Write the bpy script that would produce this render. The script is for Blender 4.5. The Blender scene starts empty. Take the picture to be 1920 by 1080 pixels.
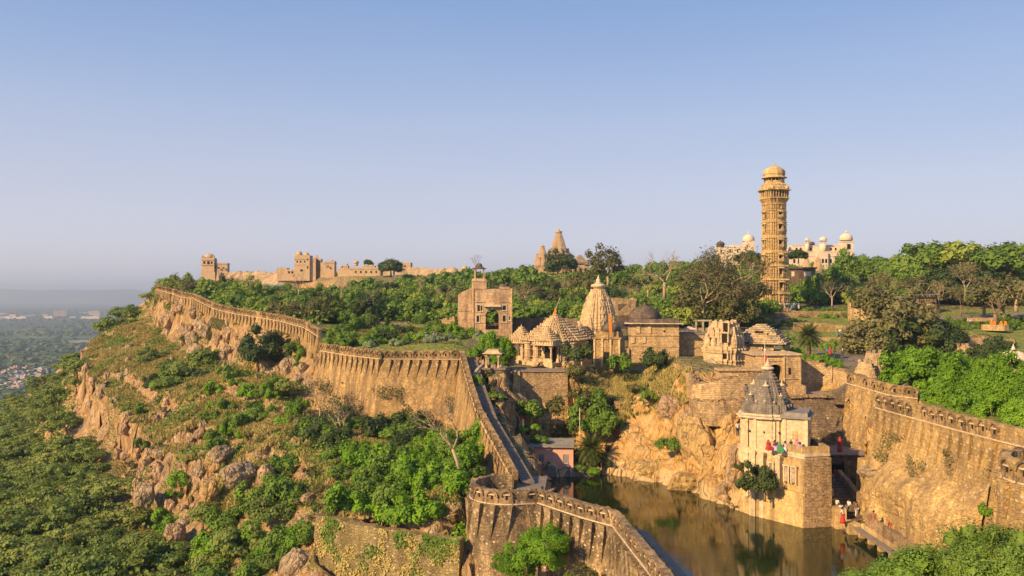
import bpy, bmesh, math, random
import numpy as np
from mathutils import Vector, Matrix, noise
from mathutils.geometry import delaunay_2d_cdt
import mathutils

rnd = random.Random(7)
sc = bpy.context.scene
col = sc.collection
PI = math.pi

# ---------------------------------------------------------------- camera, sky, sun, exposure
cam_d = bpy.data.cameras.new("camera")
cam = bpy.data.objects.new("camera", cam_d)
col.objects.link(cam)
cam.location = (0, 0, 0)
cam.rotation_euler = (math.radians(90), 0, 0)
cam_d.sensor_width = 36
cam_d.lens = 30.0
cam_d.shift_y = 0.00625
cam_d.clip_start = 1
cam_d.clip_end = 60000
sc.camera = cam

SUN_AZ = Vector((-0.76, -0.65, 0)).normalized()     # horizontal direction towards the sun
SUN_EL = math.radians(29)
world = bpy.data.worlds.new("World")
sc.world = world
world.use_nodes = True
wn = world.node_tree
bg = wn.nodes["Background"]
sky = wn.nodes.new("ShaderNodeTexSky")
sky.sky_type = 'NISHITA'
sky.sun_disc = False
sky.sun_elevation = SUN_EL
sky.sun_rotation = math.atan2(SUN_AZ.x, SUN_AZ.y)
sky.altitude = 400
sky.air_density = 1.0
sky.dust_density = 1.2
sky.ozone_density = 2.2
# dusty mauve air over the horizon, all the way round
geo = wn.nodes.new("ShaderNodeNewGeometry")
sep = wn.nodes.new("ShaderNodeSeparateXYZ")
wn.links.new(geo.outputs["Incoming"], sep.inputs[0])
mul = wn.nodes.new("ShaderNodeMath"); mul.operation = 'MULTIPLY'; mul.inputs[1].default_value = -1
wn.links.new(sep.outputs[2], mul.inputs[0])
ramp = wn.nodes.new("ShaderNodeValToRGB")
# faint unevenness of the haze
hz = wn.nodes.new("ShaderNodeTexNoise"); hz.inputs["Scale"].default_value = 1.6; hz.inputs["Detail"].default_value = 5
hm = wn.nodes.new("ShaderNodeMapping"); hm.inputs["Scale"].default_value = (1, 1, 7)
wn.links.new(geo.outputs["Incoming"], hm.inputs[0]); wn.links.new(hm.outputs[0], hz.inputs["Vector"])
hs = wn.nodes.new("ShaderNodeMath"); hs.operation = 'MULTIPLY_ADD'; hs.inputs[1].default_value = 0.05
wn.links.new(hz.outputs[0], hs.inputs[0]); wn.links.new(mul.outputs[0], hs.inputs[2])
h2 = wn.nodes.new("ShaderNodeMath"); h2.operation = 'SUBTRACT'; h2.inputs[1].default_value = 0.025
wn.links.new(hs.outputs[0], h2.inputs[0]); wn.links.new(h2.outputs[0], ramp.inputs[0])
cr = ramp.color_ramp
SKYSTOPS = [(0.0, (5.5, 5.1, 5.7)), (0.05, (5.2, 5.0, 5.9)), (0.12, (4.5, 4.6, 5.7)), (0.21, (3.15, 3.85, 5.6)), (0.34, (1.7, 2.8, 5.1)), (1.0, (1.0, 2.0, 4.4))]
for i, (p, c) in enumerate(SKYSTOPS):
    e = cr.elements[i] if i < 2 else cr.elements.new(p)
    e.position = p
    e.color = (c[0] / 10, c[1] / 10, c[2] / 10, 1)
sc10 = wn.nodes.new("ShaderNodeVectorMath"); sc10.operation = 'SCALE'; sc10.inputs[3].default_value = 10
wn.links.new(ramp.outputs[0], sc10.inputs[0])
mx = wn.nodes.new("ShaderNodeMix"); mx.data_type = 'RGBA'; mx.inputs[0].default_value = 0.8
wn.links.new(sky.outputs[0], mx.inputs[6])
wn.links.new(sc10.outputs[0], mx.inputs[7])
wn.links.new(mx.outputs[2], bg.inputs[0])
bg.inputs[1].default_value = 0.084

sun_d = bpy.data.lights.new("sun", 'SUN')
sun_d.energy = 5.0
sun_d.angle = math.radians(0.6)
sun_d.color = (1.0, 0.68, 0.33)
sun = bpy.data.objects.new("sun", sun_d)
col.objects.link(sun)
sd = Vector((SUN_AZ.x * math.cos(SUN_EL), SUN_AZ.y * math.cos(SUN_EL), math.sin(SUN_EL)))
sun.rotation_euler = sd.to_track_quat('Z', 'Y').to_euler()
sun.location = (-60, -60, 60)

sc.view_settings.view_transform = 'Standard'
sc.view_settings.look = 'None'
sc.view_settings.gamma = 1
sc.view_settings.use_curve_mapping = False
sc.view_settings.exposure = 0.74
sc.cycles.use_denoising = True
sc.cycles.max_bounces = 5
sc.cycles.diffuse_bounces = 2
sc.cycles.glossy_bounces = 3
sc.cycles.transmission_bounces = 2
sc.cycles.volume_bounces = 0
sc.cycles.use_adaptive_sampling = True
sc.cycles.adaptive_threshold = 0.02

# ---------------------------------------------------------------- helpers
F = 1600.0
def P(x, y, D):
    """A point at distance D seen at photograph pixel (x, y)."""
    return Vector(((x - 960) / F * D, D, (552 - y) / F * D))
def XY(x, D):
    return ((x - 960) / F * D, D)

def tag(o, label=None, cat=None, group=None, kind=None):
    if label: o["label"] = label
    if cat: o["category"] = cat
    if group: o["group"] = group
    if cat and not kind: kind = "thing"
    if kind: o["kind"] = kind
    return o

def empty(name, loc=(0, 0, 0), rz=0, label=None, cat=None, group=None, scale=1):
    o = bpy.data.objects.new(name, None)
    o.location = loc
    o.rotation_euler = (0, 0, rz)
    o.scale = (scale,) * 3 if not isinstance(scale, tuple) else scale
    o.empty_display_size = 0.3
    col.objects.link(o)
    return tag(o, label, cat, group)

def link_mesh(name, me, parent=None, loc=None, rz=0, mat=None):
    o = bpy.data.objects.new(name, me)
    col.objects.link(o)
    if parent: o.parent = parent
    if loc is not None: o.location = loc
    if rz: o.rotation_euler = (0, 0, rz)
    return o

class MB:
    """Collects boxes, prisms, turned shapes and tubes into one mesh."""
    def __init__(self, rot=0.0, org=(0, 0, 0)):
        self.v = []; self.f = []; self.s = []
        self.rot = rot; self.org = Vector(org)
    def add(self, vs, fs, smooth=False):
        n = len(self.v)
        c, s = math.cos(self.rot), math.sin(self.rot)
        ox, oy, oz = self.org
        self.v.extend([(ox + x * c - y * s, oy + x * s + y * c, oz + z) for x, y, z in vs])
        self.f.extend([tuple(i + n for i in f) for f in fs])
        self.s.extend([smooth] * len(fs))
        return self
    def box(self, x0, x1, y0, y1, z0, z1, t=0.0, tx=None, ty=None):
        """t: how far each side leans in at the top"""
        tx = t if tx is None else tx; ty = t if ty is None else ty
        vs = [(x0, y0, z0), (x1, y0, z0), (x1, y1, z0), (x0, y1, z0),
              (x0 + tx, y0 + ty, z1), (x1 - tx, y0 + ty, z1), (x1 - tx, y1 - ty, z1), (x0 + tx, y1 - ty, z1)]
        return self.add(vs, [(3, 2, 1, 0), (4, 5, 6, 7), (0, 1, 5, 4), (1, 2, 6, 5), (2, 3, 7, 6), (3, 0, 4, 7)])
    def cbox(self, cx, cy, z0, w, d, h, t=0.0):
        return self.box(cx - w / 2, cx + w / 2, cy - d / 2, cy + d / 2, z0, z0 + h, t)
    def prism(self, poly, z0, z1, scale=1.0, c=None):
        n = len(poly)
        area = sum(poly[i][0] * poly[(i + 1) % n][1] - poly[(i + 1) % n][0] * poly[i][1] for i in range(n))
        if area < 0: poly = poly[::-1]
        if c is None: c = (sum(p[0] for p in poly) / n, sum(p[1] for p in poly) / n)
        vs = [(p[0], p[1], z0) for p in poly] + [(c[0] + (p[0] - c[0]) * scale, c[1] + (p[1] - c[1]) * scale, z1) for p in poly]
        fs = [tuple(range(n - 1, -1, -1)), tuple(range(n, 2 * n))]
        fs += [(i, (i + 1) % n, n + (i + 1) % n, n + i) for i in range(n)]
        return self.add(vs, fs)
    def ext(self, prof, y0, y1, z=0.0, x=0.0, ax=(1, 0), scale=1.0):
        """profile in the x-z plane pushed from y0 to y1 (ax: unit direction of profile x in plan)"""
        n = len(prof)
        a = sum(prof[i][0] * prof[(i + 1) % n][1] - prof[(i + 1) % n][0] * prof[i][1] for i in range(n))
        if a < 0: prof = prof[::-1]
        nx, ny = -ax[1], ax[0]
        vs = []
        for yy in (y0, y1):
            for px, pz in prof:
                vs.append((x + px * ax[0] + yy * nx, px * ax[1] + yy * ny, z + pz))
        fs = [tuple(range(n)), tuple(range(2 * n - 1, n - 1, -1))]
        fs += [((i + 1) % n, i, n + i, n + (i + 1) % n) for i in range(n)]
        return self.add(vs, fs)
    def lathe(self, prof, n=16, cx=0, cy=0, cz=0, ribs=0, amp=0.0, ph=0.0, smooth=True, sx=1, sy=1):
        vs = []; fs = []
        for r, z in prof:
            for k in range(n):
                a = ph + 2 * PI * k / n
                rr = r
                if ribs: rr = r * (1 + amp * (1 if (k % 2) else -1))
                vs.append((cx + rr * math.cos(a) * sx, cy + rr * math.sin(a) * sy, cz + z))
        m = len(prof)
        for j in range(m - 1):
            for k in range(n):
                k2 = (k + 1) % n
                fs.append((j * n + k, j * n + k2, (j + 1) * n + k2, (j + 1) * n + k))
        fs.append(tuple(range(n - 1, -1, -1)))
        fs.append(tuple(range((m - 1) * n, m * n)))
        return self.add(vs, fs, smooth)
    def loft(self, rings, caps=True, smooth=False):
        n = len(rings[0]); vs = [p for r in rings for p in r]; fs = []
        for j in range(len(rings) - 1):
            for k in range(n):
                k2 = (k + 1) % n
                fs.append((j * n + k, j * n + k2, (j + 1) * n + k2, (j + 1) * n + k))
        if caps:
            fs.append(tuple(range(n - 1, -1, -1)))
            fs.append(tuple(range((len(rings) - 1) * n, len(rings) * n)))
        return self.add(vs, fs, smooth)
    def tube(self, pts, rad, n=6, smooth=True):
        pts = [Vector(p) for p in pts]
        if not isinstance(rad, (list, tuple)): rad = [rad] * len(pts)
        rings = []
        for i, p in enumerate(pts):
            d = (pts[min(i + 1, len(pts) - 1)] - pts[max(i - 1, 0)])
            if d.length < 1e-6: d = Vector((0, 0, 1))
            d.normalize()
            u = d.cross(Vector((0.31, 0.95, 0.02))); 
            if u.length < 1e-3: u = d.cross(Vector((1, 0, 0)))
            u.normalize(); w = d.cross(u)
            rings.append([tuple(p + (u * math.cos(2 * PI * k / n) + w * math.sin(2 * PI * k / n)) * rad[i]) for k in range(n)])
        return self.loft(rings, True, smooth)
    def build(self, name, mat, parent=None, jit=0.0, loc=None, rz=0, bevel=0.0):
        me = bpy.data.meshes.new(name)
        v = self.v
        if jit:
            v = [tuple(Vector(p) + noise.noise_vector(Vector(p) * 1.7) * jit) for p in v]
        me.from_pydata(v, [], self.f)
        me.polygons.foreach_set("use_smooth", self.s)
        wall_uv(me)
        me.materials.append(mat)
        me.validate()
        o = link_mesh(name, me, parent, loc, rz)
        return o

def wall_uv(me):
    """metres along each face and metres up, so that courses stay level on any wall"""
    nf = len(me.polygons)
    if nf == 0: return
    nrm = np.zeros(nf * 3); me.polygons.foreach_get("normal", nrm); nrm = nrm.reshape(-1, 3)
    cnt = np.zeros(nf, int); me.polygons.foreach_get("loop_total", cnt)
    nl = len(me.loops)
    vi = np.zeros(nl, int); me.loops.foreach_get("vertex_index", vi)
    co = np.zeros(len(me.vertices) * 3); me.vertices.foreach_get("co", co); co = co.reshape(-1, 3)
    p = co[vi]; n = np.repeat(nrm, cnt, axis=0)
    h = np.hypot(n[:, 0], n[:, 1]); flat = (np.abs(n[:, 2]) > 0.8) | (h < 1e-5)
    hx = np.where(h > 1e-5, -n[:, 1] / np.maximum(h, 1e-5), 1); hy = np.where(h > 1e-5, n[:, 0] / np.maximum(h, 1e-5), 0)
    u = np.where(flat, p[:, 0], p[:, 0] * hx + p[:, 1] * hy)
    v = np.where(flat, p[:, 1], p[:, 2])
    uv = me.uv_layers.new(name="UVMap")
    uv.data.foreach_set("uv", np.stack([u, v], 1).ravel())

def copy_thing(o, loc=None, rz=None, scale=None, label=None, group=None):
    c = o.copy(); col.objects.link(c)
    for ch in list(o.children):
        d = ch.copy(); col.objects.link(d); d.parent = c
        for g in list(ch.children):
            e = g.copy(); col.objects.link(e); e.parent = d
    if loc is not None: c.location = loc
    if rz is not None: c.rotation_euler = (0, 0, rz)
    if scale is not None: c.scale = scale if isinstance(scale, tuple) else (scale,) * 3
    if label: c["label"] = label
    if group: c["group"] = group
    return c
# ---------------------------------------------------------------- materials
class NT:
    def __init__(self, name):
        self.m = bpy.data.materials.new(name); self.m.use_nodes = True
        self.t = self.m.node_tree; self.n = self.t.nodes
        self.b = self.n["Principled BSDF"]
        self.b.inputs["Specular IOR Level"].default_value = 0.25
        self.b.inputs["Roughness"].default_value = 0.9
    def new(self, typ, **kw):
        x = self.n.new("ShaderNode" + typ)
        for k, v in kw.items(): setattr(x, k, v)
        return x
    def link(self, a, b): self.t.links.new(a, b)
    def val(self, sock, v):
        if hasattr(v, "is_output") or hasattr(v, "links"): self.link(v, sock)
        elif isinstance(v, (tuple, list)) and len(v) == 3 and sock.type == 'RGBA': sock.default_value = (*v, 1)
        else: sock.default_value = v
    def noise(self, co, scale, detail=4, rough=0.55, out=0):
        x = self.new("TexNoise"); self.val(x.inputs["Scale"], scale)
        x.inputs["Detail"].default_value = detail; x.inputs["Roughness"].default_value = rough
        if co is not None: self.link(co, x.inputs["Vector"])
        return x.outputs[out]
    def vor(self, co, scale, feature='F1', out="Distance", rand=1.0):
        x = self.new("TexVoronoi", feature=feature); x.inputs["Scale"].default_value = scale
        x.inputs["Randomness"].default_value = rand
        if co is not None: self.link(co, x.inputs["Vector"])
        return x.outputs[out]
    def ramp(self, fac, stops, mode='LINEAR'):
        x = self.new("ValToRGB"); self.val(x.inputs[0], fac); e = x.color_ramp.elements
        x.color_ramp.interpolation = mode
        for i, (p, c) in enumerate(stops):
            k = e[i] if i < 2 else e.new(p)
            k.position = p
            if not isinstance(c, (tuple, list)): c = (c, c, c)
            k.color = (*c, 1)
        return x.outputs[0]
    def mix(self, fac, a, b, mode='MIX'):
        x = self.new("Mix", data_type='RGBA', blend_type=mode)
        self.val(x.inputs[0], fac); self.val(x.inputs[6], a); self.val(x.inputs[7], b)
        return x.outputs[2]
    def math(self, op, a, b=0.0, c=0.0, clamp=False):
        x = self.new("Math", operation=op, use_clamp=clamp); self.val(x.inputs[0], a); self.val(x.inputs[1], b); self.val(x.inputs[2], c)
        return x.outputs[0]
    def mapping(self, co, scale=(1, 1, 1), loc=(0, 0, 0)):
        x = self.new("Mapping"); self.link(co, x.inputs[0]); x.inputs["Scale"].default_value = scale; x.inputs["Location"].default_value = loc
        return x.outputs[0]
    def bump(self, h, strength=0.5, dist=0.1, nrm=None):
        x = self.new("Bump"); self.link(h, x.inputs["Height"]); x.inputs["Strength"].default_value = strength
        x.inputs["Distance"].default_value = dist
        if nrm is not None: self.link(nrm, x.inputs["Normal"])
        self.link(x.outputs[0], self.b.inputs["Normal"])
        return x.outputs[0]
    def pos(self): return self.new("NewGeometry").outputs["Position"]
    def base(self, c): self.val(self.b.inputs["Base Color"], c)

def masonry(name, ca, cb, stain=(0.06, 0.045, 0.03), stain_amt=0.5, bw=0.5, bh=0.22, speck=0.0, rub=0.0, bump=0.6, streak=0.5, mort=0.02, warp=0.06, course=0.6):
    """courses of stone blocks (or rubble) with their own tone each, dark weathering, pale chips"""
    t = NT(name)
    uv = t.new("TexCoord").outputs["UV"]
    pos = t.pos()
    wv = t.noise(uv, 1.3, 3, 0.6, out=1)
    dv = t.new("VectorMath", operation='SCALE'); 
    sub = t.new("VectorMath", operation='SUBTRACT'); t.link(wv, sub.inputs[0]); sub.inputs[1].default_value = (0.5, 0.5, 0.5)
    t.link(sub.outputs[0], dv.inputs[0]); dv.inputs[3].default_value = warp * 4
    ad = t.new("VectorMath", operation='ADD'); t.link(uv, ad.inputs[0]); t.link(dv.outputs[0], ad.inputs[1])
    co = ad.outputs[0]
    br = t.new("TexBrick"); t.link(co, br.inputs["Vector"])
    br.inputs["Scale"].default_value = 1; br.inputs["Brick Width"].default_value = bw; br.inputs["Row Height"].default_value = bh
    br.inputs["Mortar Size"].default_value = mort; br.inputs["Mortar Smooth"].default_value = 0.4; br.inputs["Bias"].default_value = 0.0
    br.inputs["Color1"].default_value = (0, 0, 0, 1); br.inputs["Color2"].default_value = (1, 1, 1, 1); br.inputs["Mortar"].default_value = (0.5, 0.5, 0.5, 1)
    br.offset_frequency = 2
    tone = br.outputs["Color"]; joint = br.outputs["Fac"]
    h = t.math('SUBTRACT', 1.0, joint)
    if rub > 0:
        m2 = t.mapping(co, (0.8, 1.4, 1))
        ve = t.vor(m2, 2.6, 'DISTANCE_TO_EDGE')
        vc = t.vor(m2, 2.6, 'F1', out="Color")
        sx = t.new("SeparateColor"); t.link(vc, sx.inputs[0])
        tone = t.mix(rub, tone, sx.outputs[0])
        vj = t.ramp(ve, [(0.0, 0.0), (0.09, 1.0)])
        h = t.mix(rub, h, vj)
    big = t.noise(pos, 0.35, 5, 0.6)
    c0 = t.mix(t.ramp(big, [(0.3, 0.0), (0.7, 1.0)]), ca, cb)
    dark = tuple(x * (1 - 0.55 * course) for x in ca)
    lite = tuple(min(1, x * (1 + 0.3 * course)) for x in ca)
    c1 = t.mix(t.math('MULTIPLY', 0.55, course), c0, t.mix(tone, dark, lite))
    c1 = t.mix(t.math('MULTIPLY', t.math('SUBTRACT', 1.0, h), 0.55 + 0.2 * course), c1, tuple(x * 0.4 for x in ca))
    fine = t.noise(pos, 3.2, 4, 0.75)
    c1 = t.mix(0.42, c1, t.ramp(fine, [(0.36, tuple(x * 0.42 for x in ca)), (0.5, ca), (0.62, tuple(min(1, x * 1.45) for x in cb))]))
    # weathering: broad patches and streaks that run down
    sm = t.mapping(pos, (0.9, 0.9, 0.14))
    s1 = t.noise(sm, 1.1, 5, 0.62)
    s2 = t.noise(pos, 0.22, 5, 0.65)
    sf = t.math('ADD', t.math('MULTIPLY', s1, streak), t.math('MULTIPLY', s2, 1 - streak))
    s3 = t.noise(pos, 2.4, 4, 0.7)
    mot = t.noise(pos, 1.5, 6, 0.8)
    c1 = t.mix(t.ramp(mot, [(0.46 + 0.04 * (1 - stain_amt), 0.0), (0.56, 0.62 * min(1, stain_amt + 0.15))]), c1, tuple(x * 1.5 for x in stain))
    c1 = t.mix(t.ramp(mot, [(0.34, 0.45), (0.44, 0.0)]), c1, tuple(min(1, x * 1.45) for x in cb))
    sf = t.math('ADD', t.math('MULTIPLY', sf, 0.75), t.math('MULTIPLY', s3, 0.25))
    hi = 0.66 - 0.26 * stain_amt
    sfac = t.ramp(sf, [(hi - 0.06, 0.0), (hi + 0.09, min(0.95, 0.5 + stain_amt * 0.5))])
    c2 = t.mix(sfac, c1, stain)
    if speck > 0:
        sp = t.mapping(co, (1.0, 1.7, 1))
        v = t.vor(sp, 1.9, 'F1')
        vcc = t.vor(sp, 1.9, 'F1', out="Color")
        sx = t.new("SeparateColor"); t.link(vcc, sx.inputs[0])
        a = t.ramp(v, [(0.18, 1.0), (0.34, 0.0)])
        b = t.ramp(sx.outputs[1], [(1 - speck, 0.0), (1 - speck + 0.05, 1.0)])
        c2 = t.mix(t.math('MULTIPLY', a, b), c2, (0.56, 0.47, 0.36))
    t.base(c2)
    hh = t.math('ADD', h, t.math('MULTIPLY', fine, 0.8))
    t.bump(hh, bump, 0.08)
    return t.m

SAND = (0.42, 0.29, 0.155); SAND2 = (0.34, 0.235, 0.13)
M = {}
M['fort'] = masonry("fort_stone", (0.496, 0.325, 0.136), (0.578, 0.395, 0.177), stain=(0.17, 0.115, 0.06), stain_amt=0.72, bw=0.6, bh=0.3, rub=0.7, speck=0.10, bump=0.8, streak=0.72)
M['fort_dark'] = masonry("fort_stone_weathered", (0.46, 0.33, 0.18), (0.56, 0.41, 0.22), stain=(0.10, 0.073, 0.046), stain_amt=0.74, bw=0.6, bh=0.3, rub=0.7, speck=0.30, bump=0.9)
M['fort_gold'] = masonry("fort_stone_golden", (0.582, 0.392, 0.151), (0.650, 0.448, 0.190), stain=(0.22, 0.15, 0.075), stain_amt=0.7, bw=0.65, bh=0.3, rub=0.7, speck=0.28, bump=0.8)
M['merlon'] = masonry("merlon_stone", (0.468, 0.318, 0.144), (0.528, 0.360, 0.168), stain=(0.085, 0.06, 0.036), stain_amt=0.8, bw=0.9, bh=0.4, rub=0.3, bump=0.5)
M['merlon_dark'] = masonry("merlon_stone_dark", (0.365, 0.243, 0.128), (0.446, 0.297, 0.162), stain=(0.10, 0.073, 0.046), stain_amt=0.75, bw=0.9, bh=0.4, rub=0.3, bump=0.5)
M['rubble'] = masonry("rubble_stone", (0.432, 0.300, 0.168), (0.516, 0.360, 0.192), stain=(0.10, 0.07, 0.045), stain_amt=0.5, bw=0.7, bh=0.3, rub=0.65, bump=1.0, mort=0.03)
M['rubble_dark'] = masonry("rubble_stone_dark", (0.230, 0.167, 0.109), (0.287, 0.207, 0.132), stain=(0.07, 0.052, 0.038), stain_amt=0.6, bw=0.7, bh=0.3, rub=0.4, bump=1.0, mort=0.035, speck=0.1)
M['rubble_pale'] = masonry("rubble_stone_pale", (0.529, 0.368, 0.196), (0.598, 0.425, 0.218), stain=(0.13, 0.09, 0.05), stain_amt=0.42, bw=0.6, bh=0.24, rub=0.2, bump=1.0, mort=0.03, speck=0.15)
M['sand'] = masonry("sandstone", (0.590, 0.437, 0.248), (0.507, 0.366, 0.212), stain=(0.14, 0.10, 0.065), stain_amt=0.45, bw=1.0, bh=0.38, bump=0.35, mort=0.015, warp=0.02, course=0.35)
M['sand_gold'] = masonry("golden_sandstone", (0.62, 0.44, 0.20), (0.54, 0.38, 0.18), stain=(0.16, 0.105, 0.055), stain_amt=0.5, bw=1.0, bh=0.42, bump=0.4, mort=0.02, warp=0.02, course=0.5)
M['sand_grey'] = masonry("grey_sandstone", (0.483, 0.391, 0.276), (0.391, 0.322, 0.230), stain=(0.12, 0.095, 0.07), stain_amt=0.6, bw=0.9, bh=0.32, bump=0.45, mort=0.02, warp=0.02, course=0.5)
M['sand_far'] = masonry("distant_sandstone", (0.52, 0.38, 0.235), (0.45, 0.33, 0.21), stain=(0.20, 0.14, 0.10), stain_amt=0.4, bw=1.5, bh=0.7, bump=0.3, mort=0.03, warp=0.03, course=0.5)
M['dome_dark'] = masonry("blackened_plaster", (0.149, 0.115, 0.086), (0.218, 0.161, 0.115), stain=(0.05, 0.04, 0.035), stain_amt=0.7, bw=2.0, bh=1.0, bump=0.2, mort=0.0, course=0.15)
M['spire_dark'] = masonry("blackened_spire_stone", (0.19, 0.165, 0.14), (0.28, 0.245, 0.20), stain=(0.085, 0.075, 0.065), stain_amt=0.55, bw=0.5, bh=0.25, bump=0.4, mort=0.03, course=0.4, streak=0.9)
M['plaster'] = masonry("cream_plaster_stone", (0.616, 0.495, 0.319), (0.550, 0.418, 0.253), stain=(0.22, 0.16, 0.10), stain_amt=0.38, bw=1.3, bh=0.5, bump=0.25, mort=0.012, warp=0.01, course=0.2, streak=0.85)
M['ochre'] = masonry("ochre_plaster_stone", (0.594, 0.414, 0.179), (0.638, 0.470, 0.224), stain=(0.24, 0.165, 0.085), stain_amt=0.68, bw=1.1, bh=0.45, bump=0.35, rub=0.3, mort=0.015, warp=0.02, course=0.3, streak=0.8)
M['paving'] = masonry("paving_stone", (0.20, 0.165, 0.14), (0.25, 0.205, 0.17), stain=(0.12, 0.10, 0.09), stain_amt=0.4, bw=0.9, bh=0.6, bump=0.3, mort=0.02, course=0.5)
M['white'] = masonry("white_palace_plaster", (0.620, 0.500, 0.380), (0.660, 0.550, 0.430), stain=(0.36, 0.28, 0.21), stain_amt=0.35, bw=3, bh=1.2, bump=0.1, mort=0.0, course=0.1)
M['greyslab'] = masonry("grey_roof_slab", (0.280, 0.260, 0.230), (0.220, 0.200, 0.180), stain=(0.10, 0.09, 0.08), stain_amt=0.5, bw=1.5, bh=1.2, bump=0.2, mort=0.01, course=0.3)

def simple(name, c, rough=0.8, var=0.25, scale=2.0, metal=0.0, obj_var=0.0):
    t = NT(name)
    p = t.new("TexCoord").outputs["Object"]
    n = t.noise(p, scale, 3)
    k = t.ramp(n, [(0.3, tuple(x * (1 - var) for x in c)), (0.7, tuple(min(1, x * (1 + var)) for x in c))])
    t.base(k)
    t.b.inputs["Roughness"].default_value = rough
    t.b.inputs["Metallic"].default_value = metal
    return t.m
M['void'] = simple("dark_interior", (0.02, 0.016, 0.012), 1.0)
M['line'] = simple("pale_string_course", (0.52, 0.42, 0.29), 0.85)
M['pink'] = simple("pink_plaster", (0.62, 0.33, 0.24), 0.85, 0.10, 1.2)
M['blue_shutter'] = simple("blue_grey_shutter", (0.14, 0.19, 0.24), 0.6)
M['pipe'] = simple("grey_pipe", (0.42, 0.38, 0.32), 0.5)
M['metal'] = simple("weathered_metal", (0.22, 0.18, 0.15), 0.55, metal=0.3)
M['weedy'] = masonry("overgrown_stone", (0.44, 0.33, 0.17), (0.36, 0.29, 0.13), stain=(0.15, 0.12, 0.05), stain_amt=0.75, bw=0.7, bh=0.3, rub=0.75, bump=1.0, mort=0.03, speck=0.3, warp=0.12)
M['gate'] = masonry("gate_sandstone", (0.540, 0.367, 0.205), (0.605, 0.432, 0.248), stain=(0.20, 0.13, 0.09), stain_amt=0.62, bw=2.2, bh=0.6, bump=0.3, mort=0.012, warp=0.03, course=0.25, streak=0.7)
M['orange'] = simple("orange_cloth", (0.75, 0.20, 0.02), 0.8, 0.1)
M['blue_roof'] = simple("blue_sheet_roof", (0.16, 0.22, 0.40), 0.5)
M['bark'] = simple("bark", (0.20, 0.14, 0.09), 0.95, 0.4, 6)
M['bark_pale'] = simple("pale_dry_bark", (0.36, 0.27, 0.18), 0.95, 0.3, 6)
M['skin'] = simple("brown_skin", (0.23, 0.12, 0.07), 0.6, 0.05)
M['hair'] = simple("black_hair", (0.012, 0.01, 0.009), 0.5, 0.1)
CLOTH = {}
for nm, c in dict(red=(0.55, 0.03, 0.03), pink=(0.75, 0.25, 0.38), green=(0.05, 0.35, 0.12), white=(0.75, 0.73, 0.7), blue=(0.10, 0.22, 0.5),
                  purple=(0.30, 0.04, 0.35), navy=(0.03, 0.04, 0.10), lilac=(0.50, 0.40, 0.60), orange=(0.8, 0.3, 0.04), teal=(0.05, 0.28, 0.30), grey=(0.2, 0.2, 0.21),
                  magenta=(0.55, 0.03, 0.35), sky=(0.35, 0.5, 0.65), yellow=(0.75, 0.5, 0.05)).items():
    CLOTH[nm] = simple(nm + "_cloth", tuple(x * .75 + .02 for x in c), 0.85, 0.08)

def leafmat(name, c1, c2, c3=None, trans=0.25, hue=0.5):
    """each leaf clump its own green; each plant a shade of its own"""
    t = NT(name)
    oi = t.new("ObjectInfo"); p = t.new("TexCoord").outputs["Object"]
    n = t.noise(p, 0.55, 3, 0.6)
    n2 = t.noise(p, 6.0, 2, 0.6)
    f = t.math('ADD', t.math('MULTIPLY', n, 0.55), t.math('MULTIPLY', n2, 0.45))
    c = t.ramp(f, [(0.36, c1), (0.62, c2)])
    if c3:
        c = t.mix(t.ramp(oi.outputs["Random"], [(0.45, 0.0), (1.0, hue)]), c, c3)
    v = t.math('ADD', 0.72, t.math('MULTIPLY', oi.outputs["Random"], 0.5))
    hsv = t.new("HueSaturation"); t.link(c, hsv.inputs["Color"]); t.link(v, hsv.inputs["Value"])
    t.base(hsv.outputs[0])
    t.b.inputs["Roughness"].default_value = 0.6
    tr = t.new("BsdfTranslucent"); t.link(hsv.outputs[0], tr.inputs[0])
    ms = t.new("MixShader"); ms.inputs[0].default_value = trans
    t.link(t.b.outputs[0], ms.inputs[1]); t.link(tr.outputs[0], ms.inputs[2])
    t.link(ms.outputs[0], t.n["Material Output"].inputs[0])
    return t.m
M['leaf_forest'] = leafmat("forest_leaves", (0.072, 0.150, 0.023), (0.202, 0.332, 0.042), (0.26, 0.27, 0.05), hue=0.6)
M['leaf_acacia'] = leafmat("acacia_leaves", (0.10, 0.165, 0.034), (0.225, 0.31, 0.06), (0.27, 0.27, 0.075), hue=0.5, trans=0.35)
M['leaf_bright'] = leafmat("bright_leaves", (0.07, 0.18, 0.010), (0.19, 0.36, 0.018), (0.22, 0.33, 0.03), hue=0.3)
M['leaf_bush'] = leafmat("bush_leaves", (0.072, 0.150, 0.021), (0.195, 0.325, 0.039), (0.11, 0.15, 0.025))
M['leaf_dark'] = leafmat("dark_leaves", (0.029, 0.058, 0.018), (0.072, 0.117, 0.031), (0.08, 0.095, 0.03))
M['leaf_olive'] = leafmat("olive_leaves", (0.098, 0.104, 0.036), (0.182, 0.182, 0.065), (0.17, 0.15, 0.065))
M['leaf_white'] = leafmat("pale_flowering_leaves", (0.10, 0.15, 0.06), (0.34, 0.40, 0.24), (0.25, 0.33, 0.16))
M['leaf_palm'] = leafmat("palm_fronds", (0.06, 0.10, 0.025), (0.16, 0.19, 0.05), (0.14, 0.15, 0.05))
M['grass_dry'] = leafmat("dry_grass_blades", (0.37, 0.30, 0.10), (0.54, 0.45, 0.17), None, trans=0.3)
M['grass_green'] = leafmat("green_grass_blades", (0.14, 0.17, 0.035), (0.30, 0.28, 0.07), None, trans=0.3)
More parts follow.
